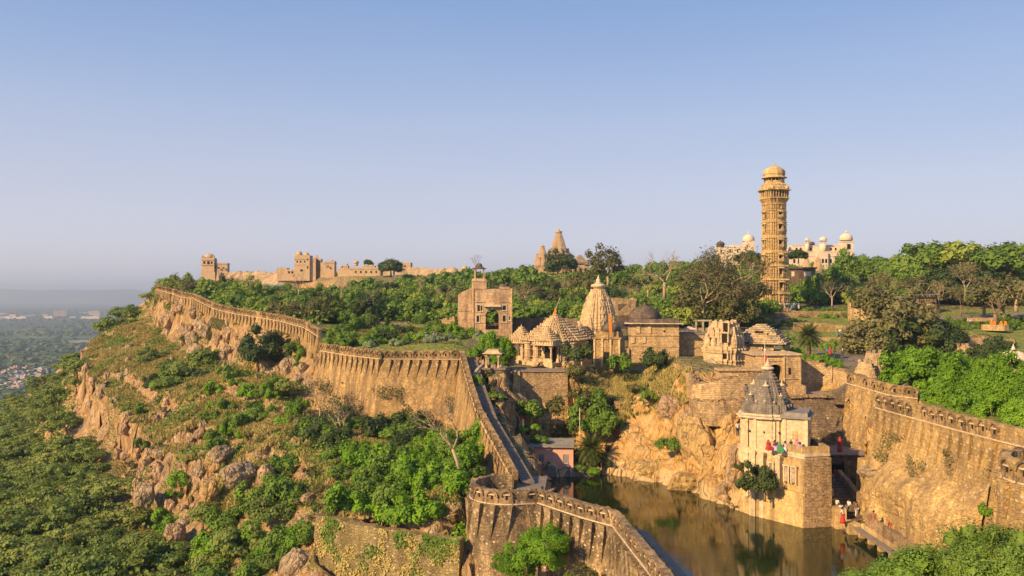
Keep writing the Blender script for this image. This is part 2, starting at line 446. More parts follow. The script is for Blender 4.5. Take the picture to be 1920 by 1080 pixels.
# ---------------------------------------------------------------- line of the fort walls: (plan point, top, ground outside, ground inside)
def wl(rows):
    out = []
    for (x, y, D, zo, zi) in rows:
        p = P(x, y, D); out.append((p.x, p.y, p.z, zo, p.z + zi))
    return out
WL = wl([(300, 531, 300, -2, -3), (293, 533, 228, -1.5, -2.2), (322, 540, 213, -2.5, -2.2), (340, 546, 205, -3.5, -2.2), (362, 549, 201, -4.6, -2.2), (400, 567, 190, -6.2, -2.4), (440, 576, 182, -7, -2.4),
         (500, 585, 172, -8, -2.4), (527, 589, 167, -8.6, -2.4), (570, 600, 158, -10, -2.4), (597, 616, 149, -12, -2.4)])
WM = wl([(601, 642, 143, -19.5, -1.6), (655, 650, 135, -19.4, -1.6), (712, 655.5, 129, -19.3, -1.6), (788, 656, 128, -19.2, -1.6), (864, 656, 127, -19, -1.6)])
WD = wl([(864, 656, 127, -19, -1.6), (880, 715, 116, -19.6, -2.3), (897, 765, 108.5, -20, -2.3), (935, 832, 99, -21.3, -2.3), (962, 882, 91.5, -22.5, -2)])
BC = (-0.35, 86.6); BR = 3.9; BZ = -18.9
WQ = [(2.5, 83.4, -18.9, -32, -21), (6.6, 77.6, -18.9, -32, -21), (8.9, 75.0, -18.9, -32, -21), (10.2, 60.7, -18.9, -32, -21), (12, 38, -18.9, -32, -21)]
WR = [(39.1, 91.6, -10.6, -23.5, -12.3), (39.4, 85.6, -10.6, -23.5, -12.3), (39.8, 78, -10.6, -23.5, -12.3), (40.3, 72.5, -10.6, -23.5, -12.3), (40.9, 66, -10.6, -23.5, -12.3), (41.6, 58, -10.6, -23.5, -12.3)]
WS = [(41.4, 105.5, -9.6, -19.5, -11.5), (43.3, 98.0, -10.2, -19.5, -11.5), (46.2, 97.2, -10.5, -12.4, -11.7)]
RBC = (37.3, 57.2); RBR = 3.9; RBZ = -10.9
WATER_Z = -24.0

def off_line(pts, d):
    """pts shifted d to the right-hand side of travel, in plan"""
    out = []
    for i, p in enumerate(pts):
        a = pts[max(i - 1, 0)]; b = pts[min(i + 1, len(pts) - 1)]
        t = Vector((b[0] - a[0], b[1] - a[1])).normalized()
        out.append((p[0] + t.y * d, p[1] - t.x * d))
    return out

TP = []
def tline(pts, step=1.3):
    for a, b in zip(pts[:-1], pts[1:]):
        n = max(1, int((Vector(b[:2]) - Vector(a[:2])).length / step))
        for k in range(n): TP.append(tuple(a[i] + (b[i] - a[i]) * k / n for i in range(3)))
    TP.append(tuple(pts[-1]))
def pline(rows, step=1.3): tline([tuple(P(*r)) for r in rows], step)
def wline(w, side=1, o=0.9, i=0.9):
    ol = off_line(w, o * side); il = off_line(w, -i * side)
    tline([(p[0], p[1], q[3]) for p, q in zip(ol, w)])
    tline([(p[0], p[1], q[4]) for p, q in zip(il, w)])
wline(WL); wline(WM); wline(WD, i=3.2); wline(WQ, i=2.2); wline(WR); wline(WS)
# bastion: low ground round it, its floor inside
for k in range(24):
    a = 2 * PI * k / 24
    if 0.1 < (a % (2 * PI)) < 1.4: continue
    TP.append((BC[0] + (BR + 1.0) * math.cos(a), BC[1] + (BR + 1.0) * math.sin(a), -27 if math.sin(a) < 0.3 else -23))
TP += [(BC[0] + 1.5, BC[1] + 2, -20.9), (BC[0], BC[1], -20.9), (3.2, 89, -20.9)]
# rock foot below the far wall
pline([(284, 600, 222), (330, 652, 198), (400, 672, 180), (470, 700, 163), (530, 722, 150), (550, 775, 141)])
# shelf of dry grass between the wall and the outcrops
for r in [(560, 850, 118), (500, 800, 127), (430, 765, 140), (350, 722, 160), (300, 690, 180), (230, 655, 200), (200, 622, 216), (255, 606, 228),
          (450, 850, 120), (380, 800, 137), (300, 762, 155), (225, 722, 175), (270, 575, 250),
          (600, 850, 112), (640, 800, 120), (700, 830, 114), (800, 830, 110), (850, 850, 101), (660, 900, 102), (760, 905, 97), (840, 905, 92), (860, 950, 88),
          (620, 950, 95), (560, 905, 107), (520, 880, 114)]: TP.append(tuple(P(*r)))
# stony ledges across the shelf
def ledge(rows, up=1.7, dn=1.5):
    ps = [P(*r) for r in rows]
    tline([(p.x, p.y, p.z + up) for p in ps]); tline([(p.x - 1.1, p.y - 1.3, p.z - dn) for p in ps])
ledge([(232, 700, 185), (285, 735, 169), (335, 772, 155)], 1.5, 1.3)
ledge([(365, 815, 140), (420, 822, 134), (480, 835, 127)], 1.6, 1.6)
ledge([(430, 720, 152), (470, 745, 143), (520, 770, 135)], 1.3, 1.3)
ledge([(520, 850, 119), (560, 872, 113), (600, 900, 106)], 1.4, 1.4)
# retaining wall under the shrubs
RT = [P(603, 962, 91), P(640, 972, 89), (P(700, 985, 87)), P(800, 1000, 85), P(866, 1008, 84)]
tline([tuple(p) for p in RT]); tline([(p.x - 0.3, p.y - 1.6, -37) for p in RT])
# outcrops
pline([(172, 640, 214), (147, 690, 195), (200, 748, 170), (256, 800, 152), (300, 842, 136), (345, 858, 129)])
pline([(132, 738, 198), (189, 815, 172), (242, 885, 150), (236, 962, 130), (290, 1000, 123), (352, 975, 121)])
pline([(400, 850, 124), (470, 850, 118), (520, 905, 109)]); pline([(400, 925, 116), (470, 930, 110), (520, 960, 103)])
pline([(598, 925, 103), (560, 930, 104.5), (545, 985, 98), (540, 1060, 92)]); pline([(590, 1030, 90), (580, 1080, 86)])
for r in [(520, 1010, 98), (505, 1080, 92), (400, 985, 110), (480, 975, 104), (330, 1020, 110), (300, 1080, 105), (420, 1060, 99),
          (290, 1030, 117), (0, 1080, 112), (150, 1080, 108), (0, 950, 150), (100, 880, 172), (150, 822, 190), (60, 820, 215), (100, 780, 232), (0, 800, 260),
          (140, 745, 225), (0, 778, 290), (60, 752, 280), (130, 724, 262), (160, 698, 245), (225, 652, 250), (275, 615, 255), (290, 580, 262)]: TP.append(tuple(P(*r)))
TP += [(-240, 340, -85), (-185, 380, -80), (-145, 380, -66), (-135, 340, -52), (-120, 300, -30), (-120, 400, -55), (-200, 450, -120), (-300, 300, -125), (-250, 200, -90), (-200, 120, -75),
       (-120, 60, -50), (-60, 40, -46), (-20, 60, -40), (0, 60, -40), (0, 40, -42), (-100, 480, -60), (-150, 600, -128), (-350, 150, -128), (-300, 30, -128), (-420, 450, -135), (-420, 30, -135), (-300, 700, -135), (-100, 700, -100)]
# inside the fort: rising ground to the ridge
for r in [(400, 547, 250), (450, 562, 228), (500, 562, 240), (600, 564, 260), (700, 578, 230), (600, 592, 200), (800, 582, 220), (640, 612, 178), (770, 612, 178),
          (620, 646, 152), (700, 642, 150), (850, 645, 140), (900, 640, 150), (900, 628, 165), (860, 625, 168), (960, 625, 168), (380, 524, 420), (560, 520, 420), (700, 516, 410), (850, 515, 400), (1000, 512, 345),
          (1110, 512, 340), (960, 600, 190), (1200, 600, 185), (1400, 604, 190), (1000, 645, 160), (1100, 610, 175), (300, 540, 320), (330, 532, 400), (900, 560, 250), (1100, 560, 250), (1300, 560, 250), (1300, 520, 310),
          (1700, 600, 200), (1900, 600, 200), (1480, 588, 205), (1600, 588, 205), (1450, 583, 212), (1920, 566, 240), (1920, 535, 300), (1920, 510, 350), (1650, 540, 280), (1400, 522, 310), (1500, 498, 345), (1600, 498, 345), (1350, 500, 350),
          (1500, 672, 135), (1600, 690, 126), (1560, 660, 148), (1750, 690, 125), (1900, 690, 130), (1900, 650, 155), (1700, 640, 160), (1500, 625, 175), (1600, 622, 180), (1900, 740, 103), (1800, 725, 110), (1680, 720, 112)]: TP.append(tuple(P(*r)))
TP += [(46, 90, -12.2), (60, 80, -12.2), (60, 60, -12.3), (90, 90, -11.5), (90, 60, -12), (50, 45, -12.2), (130, 150, -8), (160, 250, 0), (200, 350, 12), (120, 420, 13), (0, 480, 11), (-60, 480, 8), (240, 100, -9), (300, 400, 15), (300, 30, -12), (100, 30, -13), (0, 700, 6), (300, 700, 20), (120, 700, 14)]
# ground inside the stepped wall, terraces, quay
for r in [(908, 705, 124), (935, 700, 124), (908, 745, 115), (940, 745, 118), (925, 800, 109), (945, 790, 117), (945, 850, 103), (965, 870, 108), (950, 830, 112), (1020, 800, 125), (985, 770, 127), (1070, 800, 124)]: TP.append(tuple(P(*r)))
tline([(1, 104, -22.2), (3, 108, -23.1), (4, 113.4, -23.3)]); tline([(3.6, 113.0, -23.3), (11.5, 113.6, -23.3)]); tline([(3.6, 111.4, -27), (11.5, 112.2, -27)])
tline([(3, 120, -23.0), (12, 120, -22.6)]); tline([(1.8, 96, -21.5), (3.2, 105, -23)]); tline([(3.8, 96, -27), (4.6, 106, -27)])
tline([(-1, 129.5, -11.1), (8.5, 129.5, -11.1)]); tline([(0.8, 127.2, -17.5), (8.0, 127.2, -17.3)]); tline([(-1, 150, -10.6), (18, 150, -10.4)]); TP += [(15, 135, -11.3), (2, 140, -11.1), (12, 142, -11.1)]
# cliff over the pool
pline([(1072, 705, 128), (1130, 702, 131), (1180, 712, 131), (1230, 706, 127), (1258, 692, 123)])
pline([(1085, 765, 124), (1130, 790, 121), (1175, 760, 121), (1240, 775, 117), (1290, 782, 112), (1350, 765, 110), (1392, 785, 104)])
pline([(1110, 850, 116.5), (1180, 845, 115), (1250, 850, 111), (1310, 860, 106), (1370, 860, 100)])
def wz(x, y): return tuple(P(x, y, -WATER_Z * F / (y - 552)))
WE = [wz(*r) for r in [(1112, 884), (1140, 887), (1200, 898), (1260, 911), (1300, 924), (1350, 944), (1392, 962)]]
tline([(p[0], p[1], -23.6) for p in WE]); tline([(p[0] - 0.5, p[1] - 1.2, -27) for p in WE])
for r in [(1262, 668, 126), (1300, 690, 120), (1300, 740, 112.5), (1360, 742, 112)]: TP.append(tuple(P(*r)))
tline([(24, 118, -10.6), (33, 119.5, -10.8), (41, 119.5, -11)]); tline([(24, 115.5, -13.3), (33, 116.6, -13.3), (41, 116.5, -13.3)])
tline([(33.5, 112.5, -14.2), (41, 112.5, -14.2)]); tline([(33.5, 110, -20), (41.5, 110, -20)]); tline([(33, 99.5, -21), (40, 99.5, -21)])
tline([(33.5, 98, -25), (38.5, 98, -25)]); tline([(28, 101.5, -14), (31, 104, -13.8), (33, 107.5, -13.5)])
tline([(34.6, 96, -24.8), (34.6, 84, -24.8), (33.8, 66, -24.8)])
tline([(26, 96, -25), (31, 89, -25.2), (33.6, 90, -25)]); TP += [(29, 95, -24), (32, 96, -24.5)]
# pool bed and the near right bank
TP += [(x, y, -28) for x in (14, 20, 26) for y in (60, 70, 80, 90)] + [(8, 92, -28), (10, 104, -28), (18, 100, -28), (31, 78, -28), (31, 70, -28)]
tline([(31, 62, -25), (25, 54, -24.6), (24, 40, -24)]); TP += [(36, 62, -22), (33, 54, -19.5), (36, 46, -16), (30, 46, -19), (28, 38, -18), (36, 36, -14)]

def smoothstep(x): x = np.clip(x, 0, 1); return x * x * (3 - 2 * x)
def axis(segs):
    out = [segs[0][0]]
    for a, b, s in segs:
        n = max(1, int(round((b - a) / s)))
        out += [a + (b - a) * (k + 1) / n for k in range(n)]
    return np.array(out)
GX = axis([(-420, -200, 8), (-200, -118, 2.0), (-118, -66, 0.8), (-66, 48, 0.45), (48, 110, 1.6), (110, 300, 6)])
GY = axis([(30, 56, 1.0), (56, 150, 0.45), (150, 232, 0.8), (232, 320, 1.8), (320, 700, 8)])
_seen = {}
for p in TP: _seen[(round(p[0], 1), round(p[1], 1))] = p
TPU = list(_seen.values())
vs2, _, fs2, ov, _, _ = delaunay_2d_cdt([Vector((p[0], p[1])) for p in TPU], [], [], 0, 1e-4)
tz = [TPU[o[0]][2] if o else 0 for o in ov]
HZ = np.full((len(GY), len(GX)), np.nan)
for f in fs2:
    a, b, c = [(vs2[i].x, vs2[i].y, tz[i]) for i in f[:3]]
    x0, x1 = min(a[0], b[0], c[0]), max(a[0], b[0], c[0]); y0, y1 = min(a[1], b[1], c[1]), max(a[1], b[1], c[1])
    i0, i1 = np.searchsorted(GX, x0 - 1e-6), np.searchsorted(GX, x1 + 1e-6); j0, j1 = np.searchsorted(GY, y0 - 1e-6), np.searchsorted(GY, y1 + 1e-6)
    if i0 >= i1 or j0 >= j1: continue
    XX, YY = np.meshgrid(GX[i0:i1], GY[j0:j1])
    den = (b[1] - c[1]) * (a[0] - c[0]) + (c[0] - b[0]) * (a[1] - c[1])
    if abs(den) < 1e-9: continue
    l1 = ((b[1] - c[1]) * (XX - c[0]) + (c[0] - b[0]) * (YY - c[1])) / den
    l2 = ((c[1] - a[1]) * (XX - c[0]) + (a[0] - c[0]) * (YY - c[1])) / den
    l3 = 1 - l1 - l2
    ok = (l1 >= -1e-6) & (l2 >= -1e-6) & (l3 >= -1e-6)
    sub = HZ[j0:j1, i0:i1]
    sub[ok] = (l1 * a[2] + l2 * b[2] + l3 * c[2])[ok]
HZ = np.where(np.isnan(HZ), -145, HZ)

def height(x, y):
    i = min(max(np.searchsorted(GX, x) - 1, 0), len(GX) - 2); j = min(max(np.searchsorted(GY, y) - 1, 0), len(GY) - 2)
    u = (x - GX[i]) / (GX[i + 1] - GX[i]); v = (y - GY[j]) / (GY[j + 1] - GY[j])
    u = min(max(u, 0), 1); v = min(max(v, 0), 1)
    return float((HZ[j, i] * (1 - u) + HZ[j, i + 1] * u) * (1 - v) + (HZ[j + 1, i] * (1 - u) + HZ[j + 1, i + 1] * u) * v)
def slope(x, y, e=0.8):
    return math.hypot(height(x + e, y) - height(x - e, y), height(x, y + e) - height(x, y - e)) / (2 * e)
def in_poly(x, y, poly):
    c = False; n = len(poly)
    for i in range(n):
        a = poly[i]; b = poly[i - 1]
        if (a[1] > y) != (b[1] > y) and x < (b[0] - a[0]) * (y - a[1]) / (b[1] - a[1]) + a[0]: c = not c
    return c
INSIDE = [(p[0], p[1]) for p in WL] + [(p[0], p[1]) for p in WM] + [(p[0], p[1]) for p in WD[1:]] + [(3.6, 96), (3.6, 113)] + [(p[0], p[1]) for p in WE] + [(29, 100), (33.5, 100), (39, 106), (39.4, 90), (41, 66), (42, 30), (300, 30), (300, 700), (-100, 700)]
LAWNS = [[XY(603, 185), XY(800, 182), XY(855, 172), XY(880, 150), XY(870, 133), XY(720, 133), XY(612, 146)],
         [XY(1480, 205), XY(2000, 230), XY(2000, 140), XY(1700, 150), XY(1480, 165)], [XY(1500, 165), XY(1700, 165), XY(1700, 150), XY(1480, 150)],
         [(44, 60), (44, 95), (50, 112), (90, 112), (90, 60)]]
PATHS = [[XY(1540, 128), XY(1680, 128), XY(1690, 140), XY(1580, 144), XY(1500, 150)], [XY(1700, 205), XY(1960, 215), XY(1960, 205), XY(1700, 198)],
         [(1.5, 96), (3.4, 96), (4.2, 112), (1.2, 112)]]

def build_terrain():
    ny, nx = HZ.shape
    XX, YY = np.meshgrid(GX, GY)
    gy, gx = np.gradient(HZ, GY, GX)
    sl = np.hypot(gx, gy)
    co = np.stack([XX, YY, HZ], -1).reshape(-1, 3)
    slf = sl.ravel()
    colr = np.zeros((ny * nx, 4), np.float32)
    dense = (co[:, 0] > -125) & (co[:, 0] < 50) & (co[:, 1] < 320)
    out = co.copy()
    ci = {}
    for k in range(len(co)):
        x, y, z = co[k]
        s = slf[k]
        if dense[k]:
            p = Vector((x, y, z))
            if k % 1 == 0:
                rock = min(1.0, max(0.0, (s - 0.7) / 1.2))
                ins = in_poly(x, y, INSIDE)
                quiet = ins and s < 0.6
                a = 0.10 if quiet else 0.30 + 1.25 * rock
                q = Vector((x * 0.42, y * 0.42, z * 0.16 if rock > 0 else z * 0.42))
                n1 = noise.noise_vector(q)
                n2 = noise.noise_vector(q * 3.1 + Vector((9, 2, 4)))
                cell = noise.cell_vector(Vector((x * 0.42 + n1.x, y * 0.42 + n1.y, z * 0.22 + n1.z))) + 0.5 * noise.cell_vector(Vector((x * 1.0 + n2.x, y * 1.0 + n2.y, z * 0.5 + n2.z))) if rock > 0.1 else Vector((0, 0, 0))
                d = n1 * a + n2 * a * (0.35 + 0.35 * rock) + Vector((cell.x, cell.y, cell.z * 0.4)) * 0.95 * rock
                if rock > .1 and x > 6 and y < 130:
                    sk = noise.noise(Vector(((x * .8 + z * .7) * .30, y * .12, 2.0))); sk2 = noise.noise(Vector(((x * .8 + z * .7) * .85, y * .3, 5.0)))
                    rg_ = (.5 - abs(sk)) * 2.2 + (.4 - abs(sk2)) * .9; d += Vector((-.35, -.8, .1)) * (rg_ * rock)
                if quiet: d = Vector((0, 0, d.z))
                if not ins and rock < 0.3: d += Vector((0, 0, 0.35 * noise.noise(p * 0.9)))
                if z < -24.6 and 2 < x < 40 and y > 58: d *= 0.3
                out[k] = (x + d.x, y + d.y, z + d.z)
                colr[k, 0] = rock
                if ins: colr[k, 2] = 0
        else:
            ins = in_poly(x, y, INSIDE)
            if -130 < x: out[k, 2] += 0.5 * noise.noise(Vector((x, y, 0)) * 0.1)
        colr[k, 3] = 1.0 if ins else 0.0
        if ins:
            if any(in_poly(x, y, q) for q in LAWNS): colr[k, 1] = 1
            if any(in_poly(x, y, q) for q in PATHS): colr[k, 2] = 1
    idx = np.arange(ny * nx).reshape(ny, nx)
    q = np.stack([idx[:-1, :-1], idx[:-1, 1:], idx[1:, 1:], idx[1:, :-1]], -1).reshape(-1, 4)
    me = bpy.data.meshes.new("hillside")
    me.vertices.add(len(out)); me.vertices.foreach_set("co", out.ravel())
    me.loops.add(len(q) * 4); me.loops.foreach_set("vertex_index", q.ravel())
    me.polygons.add(len(q)); me.polygons.foreach_set("loop_start", np.arange(0, len(q) * 4, 4)); me.polygons.foreach_set("loop_total", np.full(len(q), 4))
    me.update(calc_edges=True)
    at = me.attributes.new("zone", 'FLOAT_COLOR', 'POINT'); at.data.foreach_set("color", colr.ravel())
    # rock, dry grass, lawn, path
    t = NT("hillside_ground")
    pos = t.pos(); nr = t.new("NewGeometry").outputs["Normal"]
    sx = t.new("SeparateXYZ"); t.link(nr, sx.inputs[0])
    za = t.new("Attribute", attribute_name="zone"); zs = t.new("SeparateColor"); t.link(za.outputs["Color"], zs.inputs[0])
    big = t.noise(pos, 0.12, 4); mid = t.noise(pos, 0.9, 5, 0.65); fine = t.noise(pos, 4.0, 4, 0.7)
    stre = t.noise(t.mapping(pos, (1.3, 1.3, 0.32)), 1.0, 6, 0.68)
    rock = t.ramp(stre, [(0.28, (0.13, 0.085, 0.05)), (0.43, (0.36, 0.235, 0.12)), (0.53, (0.49, 0.335, 0.18)), (0.66, (0.62, 0.52, 0.40))])
    rock = t.mix(t.ramp(mid, [(0.42, 0.0), (0.62, 0.65)]), rock, (0.50, 0.285, 0.105))
    cn = t.noise(t.mapping(pos, (0.9, 0.9, 0.4)), 0.8, 2, 0.5)
    crack = t.math('ABSOLUTE', t.math('SUBTRACT', cn, 0.5))
    rock = t.mix(t.ramp(crack, [(0.0, 0.6), (0.012, 0.0)]), rock, (0.12, 0.078, 0.045))
    rock = t.mix(t.ramp(big, [(0.5, 0.0), (0.66, 0.5)]), rock, (0.30, 0.24, 0.18))
    gx_ = t.new('SeparateXYZ'); t.link(pos, gx_.inputs[0])
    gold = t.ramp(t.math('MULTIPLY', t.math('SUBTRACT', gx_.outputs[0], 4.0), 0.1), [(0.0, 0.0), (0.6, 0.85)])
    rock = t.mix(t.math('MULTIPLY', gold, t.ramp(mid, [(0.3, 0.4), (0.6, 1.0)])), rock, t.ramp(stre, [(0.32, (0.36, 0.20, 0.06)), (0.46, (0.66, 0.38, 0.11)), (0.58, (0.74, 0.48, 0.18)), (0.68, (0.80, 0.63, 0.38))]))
    # the scoured, golden foot of the cliff along the pool
    sp = t.new("SeparateXYZ"); t.link(pos, sp.inputs[0])
    tide = t.math('MULTIPLY', t.math('LESS_THAN', t.math('ADD', sp.outputs[2], t.math('MULTIPLY', t.math('SUBTRACT', mid, 0.5), 1.2)), -22.3), t.math('GREATER_THAN', gx_.outputs[0], 3.0))
    rock = t.mix(t.math('MULTIPLY', tide, 0.6), rock, (0.72, 0.55, 0.32))
    grass = t.ramp(fine, [(0.3, (0.28, 0.22, 0.08)), (0.55, (0.43, 0.345, 0.13)), (0.75, (0.54, 0.44, 0.18))])
    grass = t.mix(t.ramp(mid, [(0.52, 0.0), (0.66, 0.5)]), grass, (0.15, 0.16, 0.045))
    low = t.math('LESS_THAN', sp.outputs[2], -28.0)
    soil = t.mix(t.ramp(mid, [(0.4, 0.0), (0.6, 1.0)]), (0.07, 0.085, 0.03), (0.12, 0.11, 0.05))
    grass = t.mix(t.ramp(t.math('MULTIPLY', sp.outputs[2], -0.02), [(0.56, 0.0), (0.66, 0.8)]), grass, soil)
    forest = t.mix(t.ramp(mid, [(0.4, 0.0), (0.6, 1.0)]), (0.14, 0.14, 0.05), (0.32, 0.26, 0.12))
    isin = t.math('MULTIPLY', za.outputs["Alpha"], 1.0)
    grass = t.mix(isin, grass, forest)
    lawn = t.mix(t.ramp(mid, [(0.4, 0.0), (0.62, 1.0)]), (0.16, 0.21, 0.035), (0.34, 0.35, 0.08))
    grass = t.mix(zs.outputs[1], grass, lawn)
    grass = t.mix(zs.outputs[2], grass, t.mix(fine, (0.24, 0.185, 0.14), (0.34, 0.27, 0.20)))
    k = t.math('ADD', t.math('ADD', sx.outputs[2], t.math('MULTIPLY', t.math('SUBTRACT', mid, 0.5), 0.6)), t.math('MULTIPLY', t.math('SUBTRACT', t.noise(pos, 0.3, 3), 0.5), t.math('SUBTRACT', 0.5, t.math('MULTIPLY', za.outputs['Alpha'], 0.5))))
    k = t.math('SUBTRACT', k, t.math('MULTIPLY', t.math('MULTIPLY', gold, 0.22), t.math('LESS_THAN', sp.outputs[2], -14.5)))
    rf = t.ramp(k, [(0.78, 1.0), (0.89, 0.0)])
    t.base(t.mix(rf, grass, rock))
    hb = t.math('ADD', t.math('MULTIPLY', stre, 1.5), t.math('ADD', t.math('MULTIPLY', fine, 0.5), t.math('MULTIPLY', t.ramp(crack, [(0.0, 0.0), (0.08, 1.0)]), 0.5)))
    t.bump(hb, 1.0, 0.6)
    me.materials.append(t.m)
    o = link_mesh("hillside", me)
    tag(o, kind="structure")
    return o
build_terrain()

# water of the pool
def build_water():
    pts = [(1.4, 110), (2.2, 96), (3.4, 86), (4.4, 82.5), (8.2, 77), (9.8, 74), (10.9, 60), (12.5, 34), (45, 34), (45, 99), (32, 99), (30, 98), (27, 100), (25, 104), (22, 114), (12, 118), (1.4, 116)]
    bm = bmesh.new()
    f = bm.faces.new([bm.verts.new((x, y, WATER_Z)) for x, y in pts])
    bmesh.ops.triangulate(bm, faces=[f])
    me = bpy.data.meshes.new("water"); bm.to_mesh(me); bm.free()
    t = NT("pool_water")
    pos = t.pos()
    n1 = t.noise(t.mapping(pos, (0.5, 1.5, 1)), 1.6, 3, 0.6); n2 = t.noise(t.mapping(pos, (0.5, 2.6, 1)), 4.0, 2, 0.6)
    t.base((0.013, 0.022, 0.006))
    wind = t.ramp(t.noise(t.mapping(pos, (0.10, 0.22, 1)), 1.0, 3), [(0.42, 0.25), (0.6, 1.0)])
    t.b.inputs["Roughness"].default_value = 0.015
    t.b.inputs["IOR"].default_value = 1.33
    t.b.inputs["Specular IOR Level"].default_value = 0.9
    t.bump(t.math('MULTIPLY', wind, t.math('ADD', n1, t.math('MULTIPLY', n2, 0.6))), 0.3, 0.02)
    me.materials.append(t.m)
    tag(link_mesh("water", me), kind="structure")
build_water()
# ---------------------------------------------------------------- fort walls
def merlon_mesh(w, h, d, mat, name="merlon"):
    b = MB()
    prof = [(-w / 2, 0), (w / 2, 0), (w / 2, h * 0.55), (w * 0.44, h * 0.72), (w * 0.33, h * 0.86), (w * 0.18, h * 0.96), (0, h), (-w * 0.18, h * 0.96), (-w * 0.33, h * 0.86), (-w * 0.44, h * 0.72), (-w / 2, h * 0.55)]
    b.ext(prof, -d / 2, d / 2)
    # raised arch band over the face (side -y is the outer face)
    k = 0.80
    inner = [(x * k, z * 0.9) for x, z in prof[2:]]
    outer = [(x * 1.03, z + 0.03) for x, z in prof[2:]]
    n = len(inner); vs = []
    for y in (-d / 2 - 0.16, -d / 2 + 0.02):
        vs += [(x, y, z) for x, z in outer] + [(x, y, z) for x, z in inner]
    fs = []
    for i in range(n - 1):
        fs.append((i, i + 1, n + i + 1, n + i))
        fs.append((2 * n + i, 2 * n + i + 1, i + 1, i))
        fs.append((n + i, n + i + 1, 3 * n + i + 1, 3 * n + i))
    b.add(vs, fs)
    me = b.build(name, mat); m = me.data; bpy.data.objects.remove(me); m.name = name
    return m
def bracket_mesh(w, h, d, mat):
    b = MB()
    # a wedge hanging under each merlon: broad and proud at the top, a point below
    vs = [(-w / 2, 0, 0), (w / 2, 0, 0), (w / 2, -d, 0), (-w / 2, -d, 0), (-0.05, 0, -h), (0.05, 0, -h), (0.05, -0.04, -h), (-0.05, -0.04, -h)]
    b.add(vs, [(0, 1, 2, 3), (7, 6, 5, 4), (3, 2, 6, 7), (1, 0, 4, 5), (2, 1, 5, 6), (0, 3, 7, 4)])
    b.box(-w / 2 - 0.05, w / 2 + 0.05, -d - 0.05, 0.0, 0.002, 0.1)
    me = b.build("bracket", mat); m = me.data; bpy.data.objects.remove(me)
    return m
def loop_mesh(w, h):
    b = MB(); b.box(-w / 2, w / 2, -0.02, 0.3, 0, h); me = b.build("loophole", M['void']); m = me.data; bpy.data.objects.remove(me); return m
def hood_mesh(w):
    b = MB(); b.box(-w / 2, w / 2, -0.1, 0.1, 0, 0.1); me = b.build("hood", M['line']); m = me.data; bpy.data.objects.remove(me); return m

def walk_poly(pts):
    """pts (x,y,z..) -> function of arc length giving point, unit tangent"""
    L = [0]
    for a, b in zip(pts[:-1], pts[1:]): L.append(L[-1] + math.hypot(b[0] - a[0], b[1] - a[1]))
    def at(s):
        s = min(max(s, 0), L[-1] - 1e-6)
        for i in range(len(L) - 1):
            if s <= L[i + 1]:
                k = (s - L[i]) / max(L[i + 1] - L[i], 1e-9); a, b = pts[i], pts[i + 1]
                t = Vector((b[0] - a[0], b[1] - a[1])).normalized()
                return tuple(a[j] + (b[j] - a[j]) * k for j in range(len(a))), t
    return at, L[-1]

def wall_body(name, pts, thick, batter, mat, parent, par_h, closed_end=True, rough=0.10, depth=2.0, seg=1.2, pw=0.55):
    """solid wall: outer face leaning back, thin parapet on its outer edge, walk behind it. Right-hand side of travel is outside."""
    b = MB()
    # refine the line
    fine = []
    for a, c in zip(pts[:-1], pts[1:]):
        n = max(1, int(math.hypot(c[0] - a[0], c[1] - a[1]) / seg))
        for k in range(n): fine.append(tuple(a[j] + (c[j] - a[j]) * k / n for j in range(len(a))))
    fine.append(pts[-1])
    nrm = []
    for i in range(len(fine)):
        a = fine[max(i - 1, 0)]; c = fine[min(i + 1, len(fine) - 1)]
        t = Vector((c[0] - a[0], c[1] - a[1])).normalized(); nrm.append(Vector((t.y, -t.x)))
    cols = []
    NV = 9
    for p, n in zip(fine, nrm):
        zt, zb = p[2], min(p[3], p[4]) - depth
        colm = []
        def q(o, z): return (p[0] + n.x * o, p[1] + n.y * o, z)
        h = (zt - par_h) - zb
        for k in range(NV):
            f = k / (NV - 1); z = zb + h * f
            o = batter * h * (1 - f)
            w = noise.noise_vector(Vector((p[0], p[1], z)) * 0.8) * rough * (0 if k == NV - 1 else 1)
            x, y, zz = q(o, z); colm.append((x + w.x, y + w.y, zz))
        colm.append(q(0.0, zt - 0.14)); colm.append(q(-pw, zt - 0.14)); colm.append(q(-pw, zt - par_h - 0.35)); colm.append(q(-thick, zt - par_h - 0.35)); colm.append(q(-thick - 0.3, zb))
        cols.append(colm)
    m = len(cols[0]); vs = [v for c in cols for v in c]; fs = []
    for i in range(len(cols) - 1):
        for k in range(m):
            k2 = (k + 1) % m
            fs.append((i * m + k, (i + 1) * m + k, (i + 1) * m + k2, i * m + k2))
    fs.append(tuple(range(m))); fs.append(tuple(range(len(cols) * m - 1, (len(cols) - 1) * m - 1, -1)))
    b.add(vs, fs)
    return b.build(name, mat, parent)

def strip_course(pts, z_off, proud, size, mat, parent, name="string_course"):
    b = MB()
    ol = off_line(pts, proud)
    p3 = [(o[0], o[1], p[2] + z_off) for o, p in zip(ol, pts)]
    for a, c in zip(p3[:-1], p3[1:]):
        t = Vector((c[0] - a[0], c[1] - a[1])).normalized(); n = Vector((t.y, -t.x))
        vs = []
        for p in (a, c):
            for oo, zz in ((0, 0), (size, 0), (size, size), (0, size)):
                vs.append((p[0] + n.x * (oo - size), p[1] + n.y * (oo - size), p[2] + zz))
        b.add(vs, [(3, 2, 1, 0), (4, 5, 6, 7), (0, 1, 5, 4), (1, 2, 6, 5), (2, 3, 7, 6), (3, 0, 4, 7)])
    return b.build(name, mat, parent)

